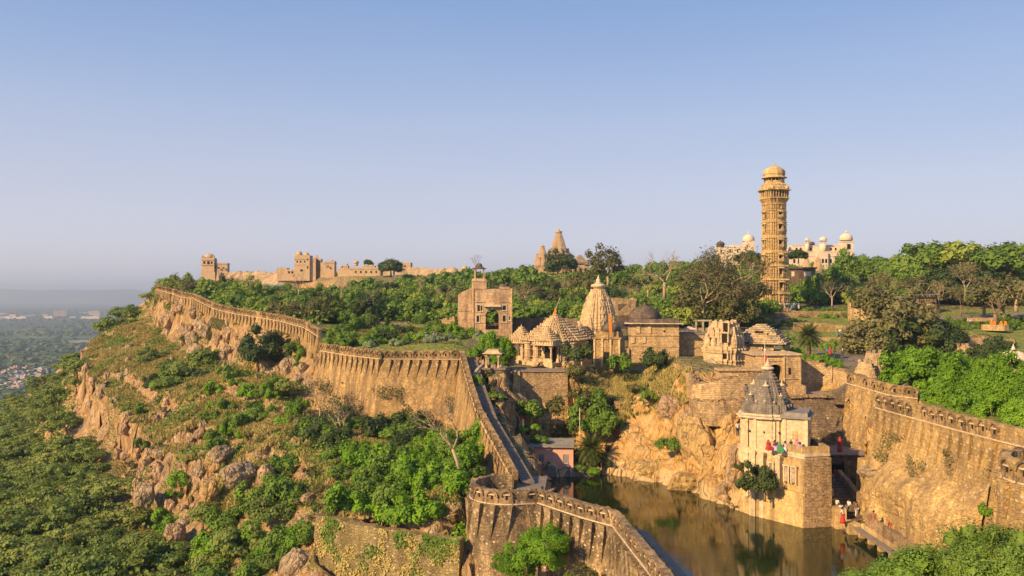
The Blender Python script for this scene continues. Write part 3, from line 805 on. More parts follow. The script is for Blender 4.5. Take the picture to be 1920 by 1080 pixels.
def fort_wall(label, pts, sp=1.48, w=1.3, h=1.45, par_h=1.45, thick=2.4, batter=0.16, mat='fort', mmat='merlon', br_h=2.2, br_d=0.5, group=None, loops=True, start=0.8, rough=0.12, depth=2.0, z_step=True, end=0.2, hood=False, face_in=0.0):
    root = empty("fort_wall", (0, 0, 0), label=label, cat="fort wall", group=group)
    wall_body("wall_body", pts, thick, batter, M[mat], root, par_h, rough=rough, depth=depth)
    strip_course(pts, -par_h - 0.02, 0.12, 0.12, M['line'], root)
    mm = merlon_mesh(w, h, 0.6, M[mmat]); bm_ = bracket_mesh(w * 0.86, br_h, br_d, M[mat]); lm = loop_mesh(0.26, 0.42); hm = hood_mesh(0.7)
    at, L = walk_poly(pts)
    s = start
    while s < L - end:
        p, t = at(s)
        rz = math.atan2(t.y, t.x)
        # local -y must look outside (right of travel)
        n = Vector((t.y, -t.x))
        if rnd.random() < 0.035: s += sp; continue
        o = link_mesh("merlon", mm, root, (p[0] - n.x * 0.25, p[1] - n.y * 0.25, p[2] - h), rz)
        o.rotation_euler = (rnd.uniform(-.012, .012), rnd.uniform(-.02, .02), rz + rnd.uniform(-.04, .04))
        o.scale = (rnd.uniform(.93, 1.03), rnd.uniform(.9, 1.1), rnd.uniform(0.86, 1.03))
        if loops:
            link_mesh("loophole", lm, o, (0, -0.3, h * 0.34))
            if hood: link_mesh("loophole_hood", hm, o, (0, -0.32, h * 0.34 + 0.44))
        if br_h > 0:
            q = link_mesh("bracket", bm_, root, (p[0], p[1], p[2] - par_h - 0.12), rz)
            q.rotation_euler = (0, 0, rz)
            q.rotation_euler.x = 0
            q.rotation_euler = Matrix.Rotation(rz, 3, 'Z').to_euler()
            # lean with the batter
            q.rotation_euler = (Matrix.Rotation(rz, 3, 'Z') @ Matrix.Rotation(-math.atan(batter), 3, 'X')).to_euler()
        s += sp
    return root

def resample(w, sp):
    at, L = walk_poly(w); return [at(L * k / max(1, int(L / sp)))[0] for k in range(int(L / sp) + 1)]
fort_wall("far stretch of crenellated fort wall winding along the top of the rocky cliff", WL, sp=1.55, w=1.3, batter=0.14, thick=2.6, hood=False, depth=3.5)
fort_wall("tall straight fort wall with hanging brackets facing the viewer above dark shrubs", WM, sp=1.47, w=1.28, batter=0.17, mat='fort', br_h=2.6, depth=2.0)
# stepped fall of the wall towards the round bastion
fort_wall("narrow fort wall stepping down the slope beside a flight of stairs to the round bastion", WD, sp=1.5, w=1.1, h=1.3, par_h=1.2, batter=0.17, thick=0.9, br_h=1.6, br_d=0.25, depth=3.5, loops=False)
# round bastion + dam, one line of travel: from the back, round by the left and the front
arc = []
a0, a1 = math.radians(84), math.radians(84 + 218)
for k in range(23):
    a = a0 + (a1 - a0) * k / 22
    arc.append((BC[0] + BR * math.cos(a), BC[1] + BR * math.sin(a), BZ, -31, -21))
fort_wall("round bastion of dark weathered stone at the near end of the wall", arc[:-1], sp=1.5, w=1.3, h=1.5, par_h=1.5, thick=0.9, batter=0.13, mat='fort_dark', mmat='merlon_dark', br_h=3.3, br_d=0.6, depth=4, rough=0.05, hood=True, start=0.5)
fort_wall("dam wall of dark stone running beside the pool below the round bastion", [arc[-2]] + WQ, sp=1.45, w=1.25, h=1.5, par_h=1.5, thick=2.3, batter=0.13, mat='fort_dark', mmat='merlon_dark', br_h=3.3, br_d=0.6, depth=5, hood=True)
fort_wall("high golden fort wall on the right bank with arched merlons along its top", WR, sp=1.5, w=1.34, h=1.6, par_h=1.6, thick=2.2, batter=0.2, mat='fort_gold', mmat='merlon', br_h=3.4, br_d=0.6, depth=2.5, hood=True)
fort_wall("short length of crenellated wall behind the corner of the high golden wall", WS, sp=1.5, w=1.3, h=1.4, par_h=1.4, thick=1.6, batter=0.12, mat='fort', mmat='merlon', br_h=0, depth=2.5, hood=False)
arc2 = []
for k in range(20):
    a = math.radians(70) + math.radians(240) * k / 19
    arc2.append((RBC[0] + RBR * math.cos(a), RBC[1] + RBR * math.sin(a), RBZ, -24, -13))
fort_wall("round golden bastion cut by the right edge of the picture", arc2, sp=1.6, w=1.4, h=1.6, par_h=1.6, thick=0.9, batter=0.12, mat='fort_gold', mmat='merlon', br_h=3.6, br_d=0.6, depth=2.5, hood=True)
# ---------------------------------------------------------------- the plain, far hills, town, haze
PLAIN_Z = -130.0
def build_plain():
    b = MB()
    xs = [-16000, -9000, -5000, -3000, -1500, -400, 500, 3000, 9000, 16000]; ys = [-200, 20, 400, 900, 1800, 3200, 5200, 9000, 16500]
    vs = [(x, y, PLAIN_Z) for y in ys for x in xs]; n = len(xs)
    b.add(vs, [(j * n + i, j * n + i + 1, (j + 1) * n + i + 1, (j + 1) * n + i) for j in range(len(ys) - 1) for i in range(n - 1)])
    o = b.build("ground", simple("tmp", (0.1, 0.1, 0.1)))
    t = NT("plain_fields")
    pos = t.pos(); m = t.mapping(pos, (0.0022, 0.0045, 1))
    v = t.vor(m, 1.0, 'F1', out="Color"); sx = t.new("SeparateColor"); t.link(v, sx.inputs[0])
    n1 = t.noise(t.mapping(pos, (0.0008, 0.0022, 1)), 1, 5, 0.6); n2 = t.noise(t.mapping(pos, (0.006, 0.02, 1)), 1, 5, 0.65)
    c = t.ramp(sx.outputs[0], [(0.0, (0.04, 0.075, 0.028)), (0.35, (0.07, 0.11, 0.035)), (0.62, (0.12, 0.16, 0.045)), (0.85, (0.24, 0.27, 0.08)), (0.95, (0.30, 0.25, 0.13))], 'CONSTANT')
    c = t.mix(t.ramp(n1, [(0.40, 0.0), (0.52, 1.0)]), c, (0.035, 0.06, 0.028))
    c = t.mix(t.ramp(n2, [(0.45, 0.0), (0.6, 0.8)]), c, (0.03, 0.055, 0.025))
    t.base(c); o.data.materials[0] = t.m
    tag(o, kind="structure")
build_plain()

def ridge(name, x0, x1, y, prof, depth, zb):
    n = 90; rings = []
    vs = []; fs = []
    for j in range(7):
        f = j / 6
        for i in range(n):
            u = i / (n - 1); x = x0 + (x1 - x0) * u
            hh = 0
            for (a, ha), (c, hc) in zip(prof[:-1], prof[1:]):
                if a <= u <= c: hh = ha + (hc - ha) * smoothstep(np.array((u - a) / (c - a))).item(); break
            hh = hh * math.sin(PI * min(1, max(0, f)) ) ** 0.6 if 0 < f < 1 else 0
            hh *= 1 + 0.10 * noise.noise(Vector((x * 0.0015, f * 3, 1)))
            vs.append((x, y + depth * (f - 0.5), zb - 2 + max(0, hh)))
    for j in range(6):
        for i in range(n - 1): fs.append((j * n + i, j * n + i + 1, (j + 1) * n + i + 1, (j + 1) * n + i))
    b = MB(); b.add(vs, fs, True)
    return tag(b.build(name, M['hill']), kind="structure")
M['hill'] = simple("far_hill_scrub", (0.10, 0.11, 0.06), 1.0, 0.35, 0.003)
ridge("hills", -11500, -5200, 13500, [(0, 205), (0.25, 225), (0.40, 240), (0.55, 224), (0.72, 206), (0.80, 212), (0.86, 208), (0.93, 160), (1, 130)], 2200, PLAIN_Z)
ridge("hills", -14500, 9000, 15600, [(0, 120), (0.2, 130), (0.5, 150), (0.7, 140), (1, 120)], 1200, PLAIN_Z)

def raw_mesh(name, co, faces_n, mat, smooth=False):
    """co: (F*faces_n, 3) vertices, each face its own faces_n vertices"""
    me = bpy.data.meshes.new(name); nv = len(co)
    me.vertices.add(nv); me.vertices.foreach_set("co", np.asarray(co, np.float32).ravel())
    me.loops.add(nv); me.loops.foreach_set("vertex_index", np.arange(nv, dtype=np.int32))
    nf = nv // faces_n
    me.polygons.add(nf); me.polygons.foreach_set("loop_start", np.arange(0, nv, faces_n, dtype=np.int32)); me.polygons.foreach_set("loop_total", np.full(nf, faces_n, np.int32))
    me.update(calc_edges=True)
    me.materials.append(mat)
    return me
_ico = bmesh.new(); bmesh.ops.create_icosphere(_ico, subdivisions=1, radius=1)
ICO1 = np.array([[v.co[:] for v in f.verts] for f in _ico.faces]); _ico.free()      # 20 triangles
_ico = bmesh.new(); bmesh.ops.create_icosphere(_ico, subdivisions=2, radius=1)
ICO2 = np.array([[v.co[:] for v in f.verts] for f in _ico.faces]); _ico.free()      # 80 triangles

# far groves as one mass
rs = np.random.RandomState(3)
tri = []
for k in range(5200):
    D = 1000 + 6200 * rs.rand() ** 1.5
    x = -D * (0.18 + 0.47 * rs.rand())
    if noise.noise(Vector((x * 0.0016, D * 0.0030, 0))) < -0.02 and rs.rand() < 0.85: continue
    s = rs.uniform(4.5, 9); 
    tri.append(ICO1 * np.array([s * 1.5, s * 1.2, s * 0.75]) * (1 + 0.15 * rs.randn(*ICO1.shape[:1], 1, 1)) + np.array([x, D, PLAIN_Z + s * 0.5]))
me = raw_mesh("groves", np.concatenate(tri).reshape(-1, 3), 3, leafmat("grove_leaves", (0.028, 0.055, 0.02), (0.06, 0.10, 0.03), None, trans=0.0))
tag(link_mesh("groves", me), "dark green groves spread over the hazy plain below the fort", None, kind="stuff")

# town buildings on the plain
M['town'] = simple("whitewashed_town_wall", (0.44, 0.40, 0.36), 0.9, 0.12, 0.05)
M['town2'] = simple("faded_town_wall", (0.42, 0.30, 0.24), 0.9, 0.15, 0.05)
M['town3'] = simple("blue_washed_wall", (0.34, 0.37, 0.43), 0.9, 0.15, 0.05)
def town_house(w, d, h, mat):
    b = MB(); b.cbox(0, 0, 0, w, d, h); b.cbox(0, 0, h + 0.003, w + 0.5, d + 0.5, 0.5); b.cbox(w * 0.2, 0, h + 0.5, w * 0.3, d * 0.4, 2.4)
    nfl = max(1, int(h / 3.3))
    for f in range(nfl):
        for k in range(int(w / 3)): b.box(-w / 2 + 1 + k * 3, -w / 2 + 2 + k * 3, -d / 2 - 0.05, -d / 2 + 0.2, 1 + f * 3.3, 2.4 + f * 3.3)
    o = b.build("town_house", mat); m = o.data; bpy.data.objects.remove(o); return m
TH = [town_house(10, 9, 6.5, M['town']), town_house(14, 9, 7, M['town3']), town_house(9, 9, 10, M['town2']), town_house(12, 12, 6, M['town']), town_house(22, 10, 7, M['town3'])]
TB = [town_house(60, 20, 14, M['town']), town_house(110, 25, 12, M['town']), town_house(70, 25, 34, M['town2']), town_house(40, 18, 10, M['town'])]
def place_town(lst, n, f, label, group, cat="building"):
    for k in range(n):
        x, D, s = f(k)
        o = link_mesh("town_house", lst[k % len(lst)], None, (x, D, PLAIN_Z), rs.uniform(-0.5, 0.5)); o.scale = (s, s, s)
        tag(o, label, cat, group)
place_town(TH, 110, lambda k: ((lambda D: (-(D * (0.545 + 0.07 * rs.rand()) if D > 1150 else D * 0.58), D, 1.0))(1080 + 330 * rs.rand())), "small flat roofed house in the dense town at the lower left foot of the hill", "houses of the near town on the plain")
place_town(TB, 46, lambda k: ((lambda D: (-D * (0.30 + 0.36 * rs.rand()), D, rs.uniform(0.5, 1.0)))(4300 + 1500 * rs.rand())), "pale building in the distant town on the hazy plain", "buildings of the distant town")
place_town([TB[0], TB[3], TB[1]], 9, lambda k: (-2080 + 175 * k + rs.uniform(-50, 50), 2330 + rs.uniform(-120, 120), 0.45), "low pale building along the road across the middle of the plain", "buildings along the plain road")
place_town([TB[2]], 3, lambda k: (-1690 + 60 * k, 4200 + 50 * k, 0.9 - 0.15 * k), "tall reddish apartment block standing above the far trees of the plain", "apartment blocks on the plain")

def build_haze():
    b = MB(); b.box(-17500, 17500, -1200, 18000, PLAIN_Z - 12, 160)
    m = bpy.data.materials.new("valley_haze"); m.use_nodes = True; nt = m.node_tree
    nt.nodes.remove(nt.nodes["Principled BSDF"])
    v = nt.nodes.new("ShaderNodeVolumePrincipled")
    v.inputs["Color"].default_value = (0.64, 0.79, 1.0, 1); v.inputs["Density"].default_value = 0.00014; v.inputs["Anisotropy"].default_value = 0.2
    nt.links.new(v.outputs[0], nt.nodes["Material Output"].inputs["Volume"])
    o = b.build("haze", m); tag(o, kind="stuff")
build_haze()
# ---------------------------------------------------------------- vegetation
def rot_z(pts, a): c, s = math.cos(a), math.sin(a); return pts @ np.array([[c, s, 0], [-s, c, 0], [0, 0, 1]])
def unit(v): return v / np.maximum(np.linalg.norm(v, axis=-1, keepdims=True), 1e-9)
def leaf_quads(cen, nor, size, rs_):
    n = len(cen)
    r = rs_.randn(n, 3); u = unit(np.cross(nor, r)); w = np.cross(nor, u)
    s = size * rs_.uniform(0.6, 1.35, (n, 1)); asp = rs_.uniform(0.5, 0.9, (n, 1))
    a = cen - u * s; b_ = cen + w * s * asp; c = cen + u * s + nor * s * 0.2; d = cen - w * s * asp
    return np.stack([a, b_, c, d], 1).reshape(-1, 3)
def clump_points(n, rs_):
    d = unit(rs_.randn(n, 3)); r = rs_.uniform(0.72, 1.12, (n, 1)); return d * r, d
def crown_mesh(name, seed, R, nc, nl, leaf, cr, mat, zc=0.0, flat=1.0, core=0.72, lobes=5, hollow=0.35, top_bias=0.25, ragged=0.25):
    rs_ = np.random.RandomState(seed)
    R = np.array(R); cens = []
    ld = unit(rs_.randn(lobes, 3) * [1, 1, 0.5]); la = rs_.uniform(0.1, ragged, lobes)
    while len(cens) < nc:
        d = unit(rs_.randn(3)); 
        if d[2] < -0.45: continue
        rr = rs_.uniform(hollow, 1.0) ** 0.5
        k = 0.82 + sum(la[i] * max(0, float(d @ ld[i])) ** 3 for i in range(lobes)) * 1.4
        cens.append(d * R * rr * k)
    cens = np.array(cens); quads = []; tris = []
    for c in cens:
        s = cr * rs_.uniform(0.65, 1.3); sc3 = np.array([s, s, s * flat])
        p, d = clump_points(nl, rs_)
        keep = d[:, 2] > -0.65; p = p[keep]; d = d[keep]
        cen = c + p * sc3
        nor = unit(d * 0.7 + unit(cen - [0, 0, -R[2] * 0.6]) * 0.5 + rs_.randn(len(p), 3) * 0.45 + [0, 0, top_bias])
        quads.append(leaf_quads(cen, nor, leaf, rs_))
        if core > 0: tris.append((ICO1 * (1 + 0.18 * rs_.randn(20, 1, 1)) * sc3 * core + c).reshape(-1, 3))
    q = np.concatenate(quads); q[:, 2] += zc
    nq = len(q) // 4
    if tris: t3 = np.concatenate(tris); t3[:, 2] += zc; co = np.concatenate([q, t3]); nt_ = len(t3) // 3
    else: co = q; nt_ = 0
    me = bpy.data.meshes.new(name); nv = len(co)
    me.vertices.add(nv); me.vertices.foreach_set("co", co.astype(np.float32).ravel())
    me.loops.add(nv); me.loops.foreach_set("vertex_index", np.arange(nv, dtype=np.int32))
    ls = np.concatenate([np.arange(0, nq * 4, 4), nq * 4 + np.arange(0, nt_ * 3, 3)]).astype(np.int32)
    lt = np.concatenate([np.full(nq, 4), np.full(nt_, 3)]).astype(np.int32)
    me.polygons.add(nq + nt_); me.polygons.foreach_set("loop_start", ls); me.polygons.foreach_set("loop_total", lt)
    me.update(calc_edges=True); me.materials.append(mat)
    return me

def branch(b, p, d, L, r, depth, rg, tips, spread=0.6, up=0.1, kids=(2, 3), wig=0.18, n=5):
    pts = [p]; rad = [r]; q = p.copy(); dd = d.copy()
    for k in range(3):
        dd = (dd + Vector((rg.gauss(0, wig), rg.gauss(0, wig), rg.gauss(0, wig) + up * 0.3))).normalized()
        q = q + dd * L / 3; pts.append(q.copy()); rad.append(r * (1 - 0.13 * (k + 1)))
    b.tube(pts, rad, n if depth > 1 else 4)
    if depth <= 0: tips.append(q.copy()); return
    for i in range(rg.randint(*kids)):
        nd = (dd + Vector((rg.gauss(0, spread), rg.gauss(0, spread), rg.gauss(0, spread * 0.7) + up))).normalized()
        st = pts[-1] if i < 2 else pts[2]
        branch(b, st, nd, L * rg.uniform(0.6, 0.85), r * 0.58, depth - 1, rg, tips, spread, up, kids, wig, n)

def trunk_mesh(name, seed, h, r, crown_r, mat, zc):
    rg = random.Random(seed); b = MB(); tips = []
    b.lathe([(r * 1.5, -1.0), (r * 1.25, 0.0), (r, h * 0.25), (r * 0.85, h * 0.5)], 7)
    for k in range(4):
        a = k * PI / 2 + rg.uniform(-.5, .5)
        e = Vector((math.cos(a) * crown_r * 0.6, math.sin(a) * crown_r * 0.6, zc + rg.uniform(-0.2, 0.5) * crown_r))
        s0 = Vector((0, 0, h * 0.45)); mid = s0.lerp(e, 0.5) + Vector((0, 0, crown_r * 0.1)) + Vector((rg.uniform(-.3, .3), rg.uniform(-.3, .3), 0))
        b.tube([s0, mid, e], [r * 0.6, r * 0.35, r * 0.12], 5)
    o = b.build(name, mat); m = o.data; bpy.data.objects.remove(o); return m

def bare_mesh(name, seed, h, r, mat, depth=4, spread=0.55, kids=(2, 3), up=0.12, L=None, lean=(0, 0), nn=5):
    rg = random.Random(seed); b = MB(); tips = []
    p = Vector((0, 0, -0.6)); b.tube([p, Vector((lean[0] * 0.3, lean[1] * .3, h * 0.15)), Vector((lean[0], lean[1], h * 0.32))], [r * 1.4, r, r * 0.85], 7)
    for k in range(3):
        a = 2 * PI * k / 3 + rg.uniform(-.4, .4)
        branch(b, Vector((lean[0], lean[1], h * 0.31)), Vector((math.cos(a) * 0.6, math.sin(a) * 0.6, 0.9)).normalized(), L or h * 0.27, r * 0.6, depth, rg, tips, spread, up, kids, n=nn)
    o = b.build(name, mat); m = o.data; bpy.data.objects.remove(o); return m, tips

def leaves_at(name, pts, n, spread, leaf, mat, seed=1, flat=1.0):
    rs_ = np.random.RandomState(seed); c = np.array([tuple(p) for p in pts])
    idx = rs_.randint(0, len(c), n); cen = c[idx] + rs_.randn(n, 3) * spread * np.array([1, 1, flat])
    nor = unit(rs_.randn(n, 3) + [0, 0, 0.5])
    return raw_mesh(name, leaf_quads(cen, nor, leaf, rs_), 4, mat)

TREE_PROTO = {}
def proto(kind, n, **k):
    lst = []
    for i in range(n):
        s = k.get('seed', 0) + i * 7
        R = k['R']; w = 1 + 0.25 * math.sin(i * 2.3)
        zc = k.get('zc', R[2] * 0.9)
        c = crown_mesh("crown", s, (R[0] * w, R[1] / w ** 0.5, R[2]), k['nc'], k['nl'], k['leaf'], k['cr'], M[k['mat']], zc=zc, flat=k.get('flat', 1.0), core=k.get('core', 0.72), ragged=k.get('ragged', 0.3), hollow=k.get('hollow', 0.35))
        t = trunk_mesh("trunk", s, zc, k.get('tr', 0.22), R[0], M[k.get('bark', 'bark')], zc) if k.get('trunk', True) else None
        lst.append((c, t))
    TREE_PROTO[kind] = lst
proto('forest', 8, R=(3.2, 3.2, 2.2), nc=34, nl=90, leaf=0.22, cr=1.05, mat='leaf_forest', zc=1.9, ragged=0.55, tr=0.16)
proto('acacia', 6, R=(3.4, 3.4, 1.3), nc=30, nl=80, leaf=0.22, cr=1.15, flat=0.38, mat='leaf_acacia', zc=2.6, core=0.6, ragged=0.5, hollow=0.15)
proto('olive', 4, R=(3.2, 3.2, 2.4), nc=30, nl=70, leaf=0.2, cr=1.0, mat='leaf_olive', zc=2.6, core=0.45, ragged=0.5, bark='bark_pale')
proto('dark', 3, R=(3.2, 3.2, 2.4), nc=36, nl=100, leaf=0.2, cr=1.1, mat='leaf_dark', zc=2.4, ragged=0.5)
proto('bright', 3, R=(3.3, 3.3, 2.7), nc=60, nl=190, leaf=0.15, cr=0.85, mat='leaf_bright', zc=2.9, ragged=0.35)
proto('bush', 6, R=(1.3, 1.3, 0.9), nc=13, nl=110, leaf=0.12, cr=0.6, mat='leaf_bush', zc=0.7, trunk=False, ragged=0.5)
proto('bush_dark', 3, R=(1.3, 1.3, 0.9), nc=13, nl=110, leaf=0.12, cr=0.6, mat='leaf_dark', zc=0.7, trunk=False, ragged=0.5)
proto('bush_bright', 4, R=(1.3, 1.3, 0.95), nc=14, nl=120, leaf=0.12, cr=0.55, mat='leaf_bright', zc=0.7, trunk=False, ragged=0.45)
proto('bush_white', 3, R=(1.4, 1.4, 0.7), nc=14, nl=110, leaf=0.12, cr=0.55, mat='leaf_white', zc=0.6, trunk=False, ragged=0.45)
proto('bush_olive', 3, R=(1.3, 1.3, 0.8), nc=13, nl=90, leaf=0.12, cr=0.55, mat='leaf_olive', zc=0.6, trunk=False, core=0.4, ragged=0.45)

def plant(kind, name, x, y, s, label, cat, group=None, z=None, sz=1.0, idx=None, rz=None):
    lst = TREE_PROTO[kind]; c, t = lst[rnd.randrange(len(lst)) if idx is None else idx % len(lst)]
    if z is None: z = height(x, y)
    rz = rnd.uniform(0, 2 * PI) if rz is None else rz
    if t is None:
        o = link_mesh(name, c, None, (x, y, z - 0.15), rz); o.scale = (s, s, s * sz)
        return tag(o, label, cat, group)
    e = empty(name, (x, y, z - 0.1), rz, label, cat, group, scale=(s, s, s * sz))
    link_mesh("trunk", t, e); link_mesh("crown", c, e)
    return e

def vis(x, y, z):
    """inside the picture, with a margin"""
    if y < 20: return False
    px = 960 + x / y * F; py = 552 - z / y * F
    return -120 < px < 2040 and py < 1230

# -- forest on the hill behind the fort wall
FOREST = [XY(312, 252), XY(350, 218), XY(420, 197), XY(525, 181), XY(603, 179), XY(640, 190), XY(820, 188), XY(870, 182), XY(960, 178), XY(1130, 178), XY(1260, 172), XY(1420, 185), XY(1470, 226), XY(1500, 232), XY(1700, 222), XY(2060, 240), XY(2060, 350), XY(1600, 335), XY(1250, 335), XY(1120, 322), XY(960, 322), XY(800, 395), XY(500, 400), XY(370, 395), XY(300, 330)]
placed = []
def scatter(poly, spacing, n_try, fn, avoid=(), rr=rnd, store=None):
    xs = [p[0] for p in poly]; ys = [p[1] for p in poly]; pts = store if store is not None else []
    for _ in range(n_try):
        x = rr.uniform(min(xs), max(xs)); y = rr.uniform(min(ys), max(ys))
        if not in_poly(x, y, poly): continue
        s = spacing(x, y) if callable(spacing) else spacing
        if any((x - a) ** 2 + (y - b_) ** 2 < s * s for a, b_ in pts): continue
        if any(in_poly(x, y, q) for q in avoid): continue
        pts.append((x, y)); fn(x, y)
    return pts
def zone_word(x, y):
    px = 960 + x / y * F
    if px < 620: return "behind the far crenellated wall"
    if px < 860: return "between the sunken lawn and the ruined palace"
    if px < 1000: return "behind the arched gate building"
    if px < 1300: return "below the distant twin spired temple"
    if px < 1500: return "left of the tall stone tower"
    if px < 1640: return "below the white domed palace"
    return "beyond the garden lawns on the far right"
FC = [0]
FOREST_MIN = 268
FAR_TREES = []
def f_tree(x, y):
    if y > FOREST_MIN: FAR_TREES.append((x, y)); return
    k = 'forest'; r = rnd.random()
    if r < 0.14: k = 'olive'
    elif r < 0.24: k = 'dark'
    px = 960 + x / y * F
    big = 1.0 + 0.3 * (y > 270) + (0.45 if px > 1640 else 0) + (0.25 if px > 1250 else 0)
    s = rnd.uniform(0.6, 1.05) * big
    if 1340 < px < 1612 and y > 235: s *= 0.6
    wd = zone_word(x, y)
    col_ = {'forest': 'green', 'olive': 'olive grey', 'dark': 'dark green'}[k]
    plant(k, "forest_tree", x, y, s, f"{col_} round topped tree of the wooded hill {wd}", "tree", f"{col_} trees of the wooded hill {wd}", sz=rnd.uniform(0.85, 1.15))
AV = [[XY(985, 340), XY(1112, 340), XY(1105, 272), XY(992, 272)], [XY(850, 176), XY(970, 176), XY(970, 150), XY(850, 150)], [XY(980, 352), XY(1120, 352), XY(1120, 328), XY(980, 328)]]
fpts = []
scatter(FOREST, lambda x, y: 4.3 + (y - 180) * 0.030, 9000, f_tree, avoid=AV, store=fpts)
print("forest trees", len(fpts))

# -- acacias on the slope at the lower left
SLOPE = [(-72, 100), (-36, 92), (-44, 110), (-52, 120), (-62, 132), (-72, 150), (-90, 175), (-100, 196), (-112, 222), (-108, 245), (-96, 262), (-96, 285), (-130, 285), (-178, 300), (-190, 280), (-120, 150), (-95, 110)]
apts = []
def a_tree(x, y):
    z = height(x, y)
    if not vis(x, y, z): return
    low = y < 160
    plant('acacia', "acacia_tree", x, y, rnd.uniform(0.65, 1.1) * (0.8 if y > 230 else 1), "flat topped acacia low on the shaded slope at the bottom left" if low else "flat topped acacia high on the slope left of the rock outcrops", "tree",
          "acacias low on the left slope" if low else "acacias high on the left slope", sz=rnd.uniform(0.8, 1.2))
scatter(SLOPE, lambda x, y: 4.0 if y < 200 else 4.8, 6000, a_tree, store=apts)
print("acacias", len(apts))

# the farthest trees of the ridge as one mass
rs = np.random.RandomState(77); _q = []; _t = []
for (x, y) in FAR_TREES:
    px = 960 + x / y * F; s = rs.uniform(.75, 1.25) * (1.5 if px > 1640 else 0.75 if 1340 < px < 1612 else 1.15); z = height(x, y)
    if px < -60 or px > 1990: continue
    for k in range(11):
        d = unit(rs.randn(3)); d[2] = abs(d[2]) * .9 - .15; c = np.array([x, y, z + 1.9 * s]) + d * np.array([2.6, 2.6, 1.7]) * s; r = s * rs.uniform(.9, 1.5)
        p, dd = clump_points(42, rs); cen = c + p * r; _q.append(leaf_quads(cen, unit(dd + rs.randn(42, 3) * .5 + [0, 0, .3]), .36, rs)); _t.append((ICO1 * (1 + .18 * rs.randn(20, 1, 1)) * r * .72 + c).reshape(-1, 3))
_q = np.concatenate(_q); _t = np.concatenate(_t)
_q2 = np.concatenate([_q.reshape(-1, 4, 3)[:, [0, 1, 2]], _q.reshape(-1, 4, 3)[:, [0, 2, 3]]]).reshape(-1, 3)
tag(link_mesh("distant_woods", raw_mesh("distant_woods", np.concatenate([_q2, _t]), 3, M['leaf_forest'])), "dense woods running along the ridge line of the hill", None, kind="stuff")
# ---------------------------------------------------------------- architecture helpers
def stepped(s, p=0.06, n=2):
    """square of side s whose faces step out towards the middle, counter-clockwise"""
    h = s / 2; side = [(-h, -h)]
    if n == 1: st = [(0.5, p)]
    elif n == 2: st = [(0.66, p), (0.34, 2 * p)]
    else: st = [(0.78, p), (0.52, 2 * p), (0.26, 3 * p)]
    left = []; right = []; prev = 0
    for w, o in st:
        left += [(-h * w, -h - prev * s), (-h * w, -h - o * s)]; prev = o
    right = [(-x, y) for x, y in reversed(left)]
    side = [(-h, -h)] + left + right
    out = []
    for k in range(4):
        c, sn = [(1, 0), (0, 1), (-1, 0), (0, -1)][k]
        out += [(x * c - y * sn, x * sn + y * c) for x, y in side]
    return out
def sc_ring(poly, k, z, cx=0, cy=0): return [(cx + x * k, cy + y * k, z) for x, y in poly]

def spire(b, cx, cy, z0, s, h, p=0.05, n=3, top=0.26, tiers=16, power=1.7, bulge=0.0):
    """curved tower of stacked mouldings on a stepped plan"""
    poly = stepped(s, p, n); rings = []
    for i in range(tiers + 1):
        t = i / tiers; k = 1 - (1 - top) * t ** power + bulge * math.sin(PI * t)
        z = z0 + h * t
        rings.append(sc_ring(poly, k, z, cx, cy))
        if i < tiers:
            rings.append(sc_ring(poly, k * 0.998, z + h / tiers * 0.62, cx, cy)); rings.append(sc_ring(poly, k * 0.955, z + h / tiers * 0.68, cx, cy)); rings.append(sc_ring(poly, k * 0.955, z + h / tiers * 0.95, cx, cy))
    b.loft(rings)
def amalaka(b, cx, cy, z, r, n=28): b.lathe([(r * 0.55, -r * 0.15), (r * 0.6, 0), (r, r * 0.12), (r * 1.08, r * 0.3), (r, r * 0.48), (r * 0.6, r * 0.6), (r * 0.3, r * 0.62)], n, cx, cy, z, ribs=1, amp=0.045)
def kalasha(b, cx, cy, z, r): b.lathe([(r * 0.5, 0), (r * 1.15, r * 0.2), (r * 1.2, r * 0.5), (r * 0.6, r * 0.9), (r * 0.75, r * 1.1), (r * 0.7, r * 1.5), (r * 0.3, r * 1.9), (r * 0.4, r * 2.1), (r * 0.2, r * 2.5), (0.02, r * 3.1)], 12, cx, cy, z)
def ribdome(b, cx, cy, z, r, h, ribs=True, n=32, lip=True):
    pr = [(r * 1.12, 0), (r * 1.12, h * 0.04), (r * 0.98, h * 0.06)] if lip else [(r, 0)]
    for k in range(9):
        t = k / 8; a = t * PI / 2
        pr.append((r * (math.cos(a) ** 0.85) * (1.0 + 0.05 * math.sin(PI * t)) + 0.05, h * 0.08 + h * 0.82 * math.sin(a)))
    b.lathe(pr, n, cx, cy, z, ribs=1 if ribs else 0, amp=0.022 if ribs else 0)
def column(b, cx, cy, z, h, r=0.16, n=8):
    b.cbox(cx, cy, z, r * 3, r * 3, h * 0.08); b.cbox(cx, cy, z + h * 0.08 + .001, r * 2.5, r * 2.5, h * 0.12)
    b.lathe([(r * 1.05, 0), (r * 0.95, h * 0.25), (r * 1.15, h * 0.27), (r * 1.15, h * 0.3), (r * 0.88, h * 0.32), (r * 0.82, h * 0.62)], n, cx, cy, z + h * 0.2, smooth=False)
    b.cbox(cx, cy, z + h * 0.82, r * 2.4, r * 2.4, h * 0.07); b.cbox(cx, cy, z + h * 0.89, r * 3.6, r * 3.6, h * 0.11)
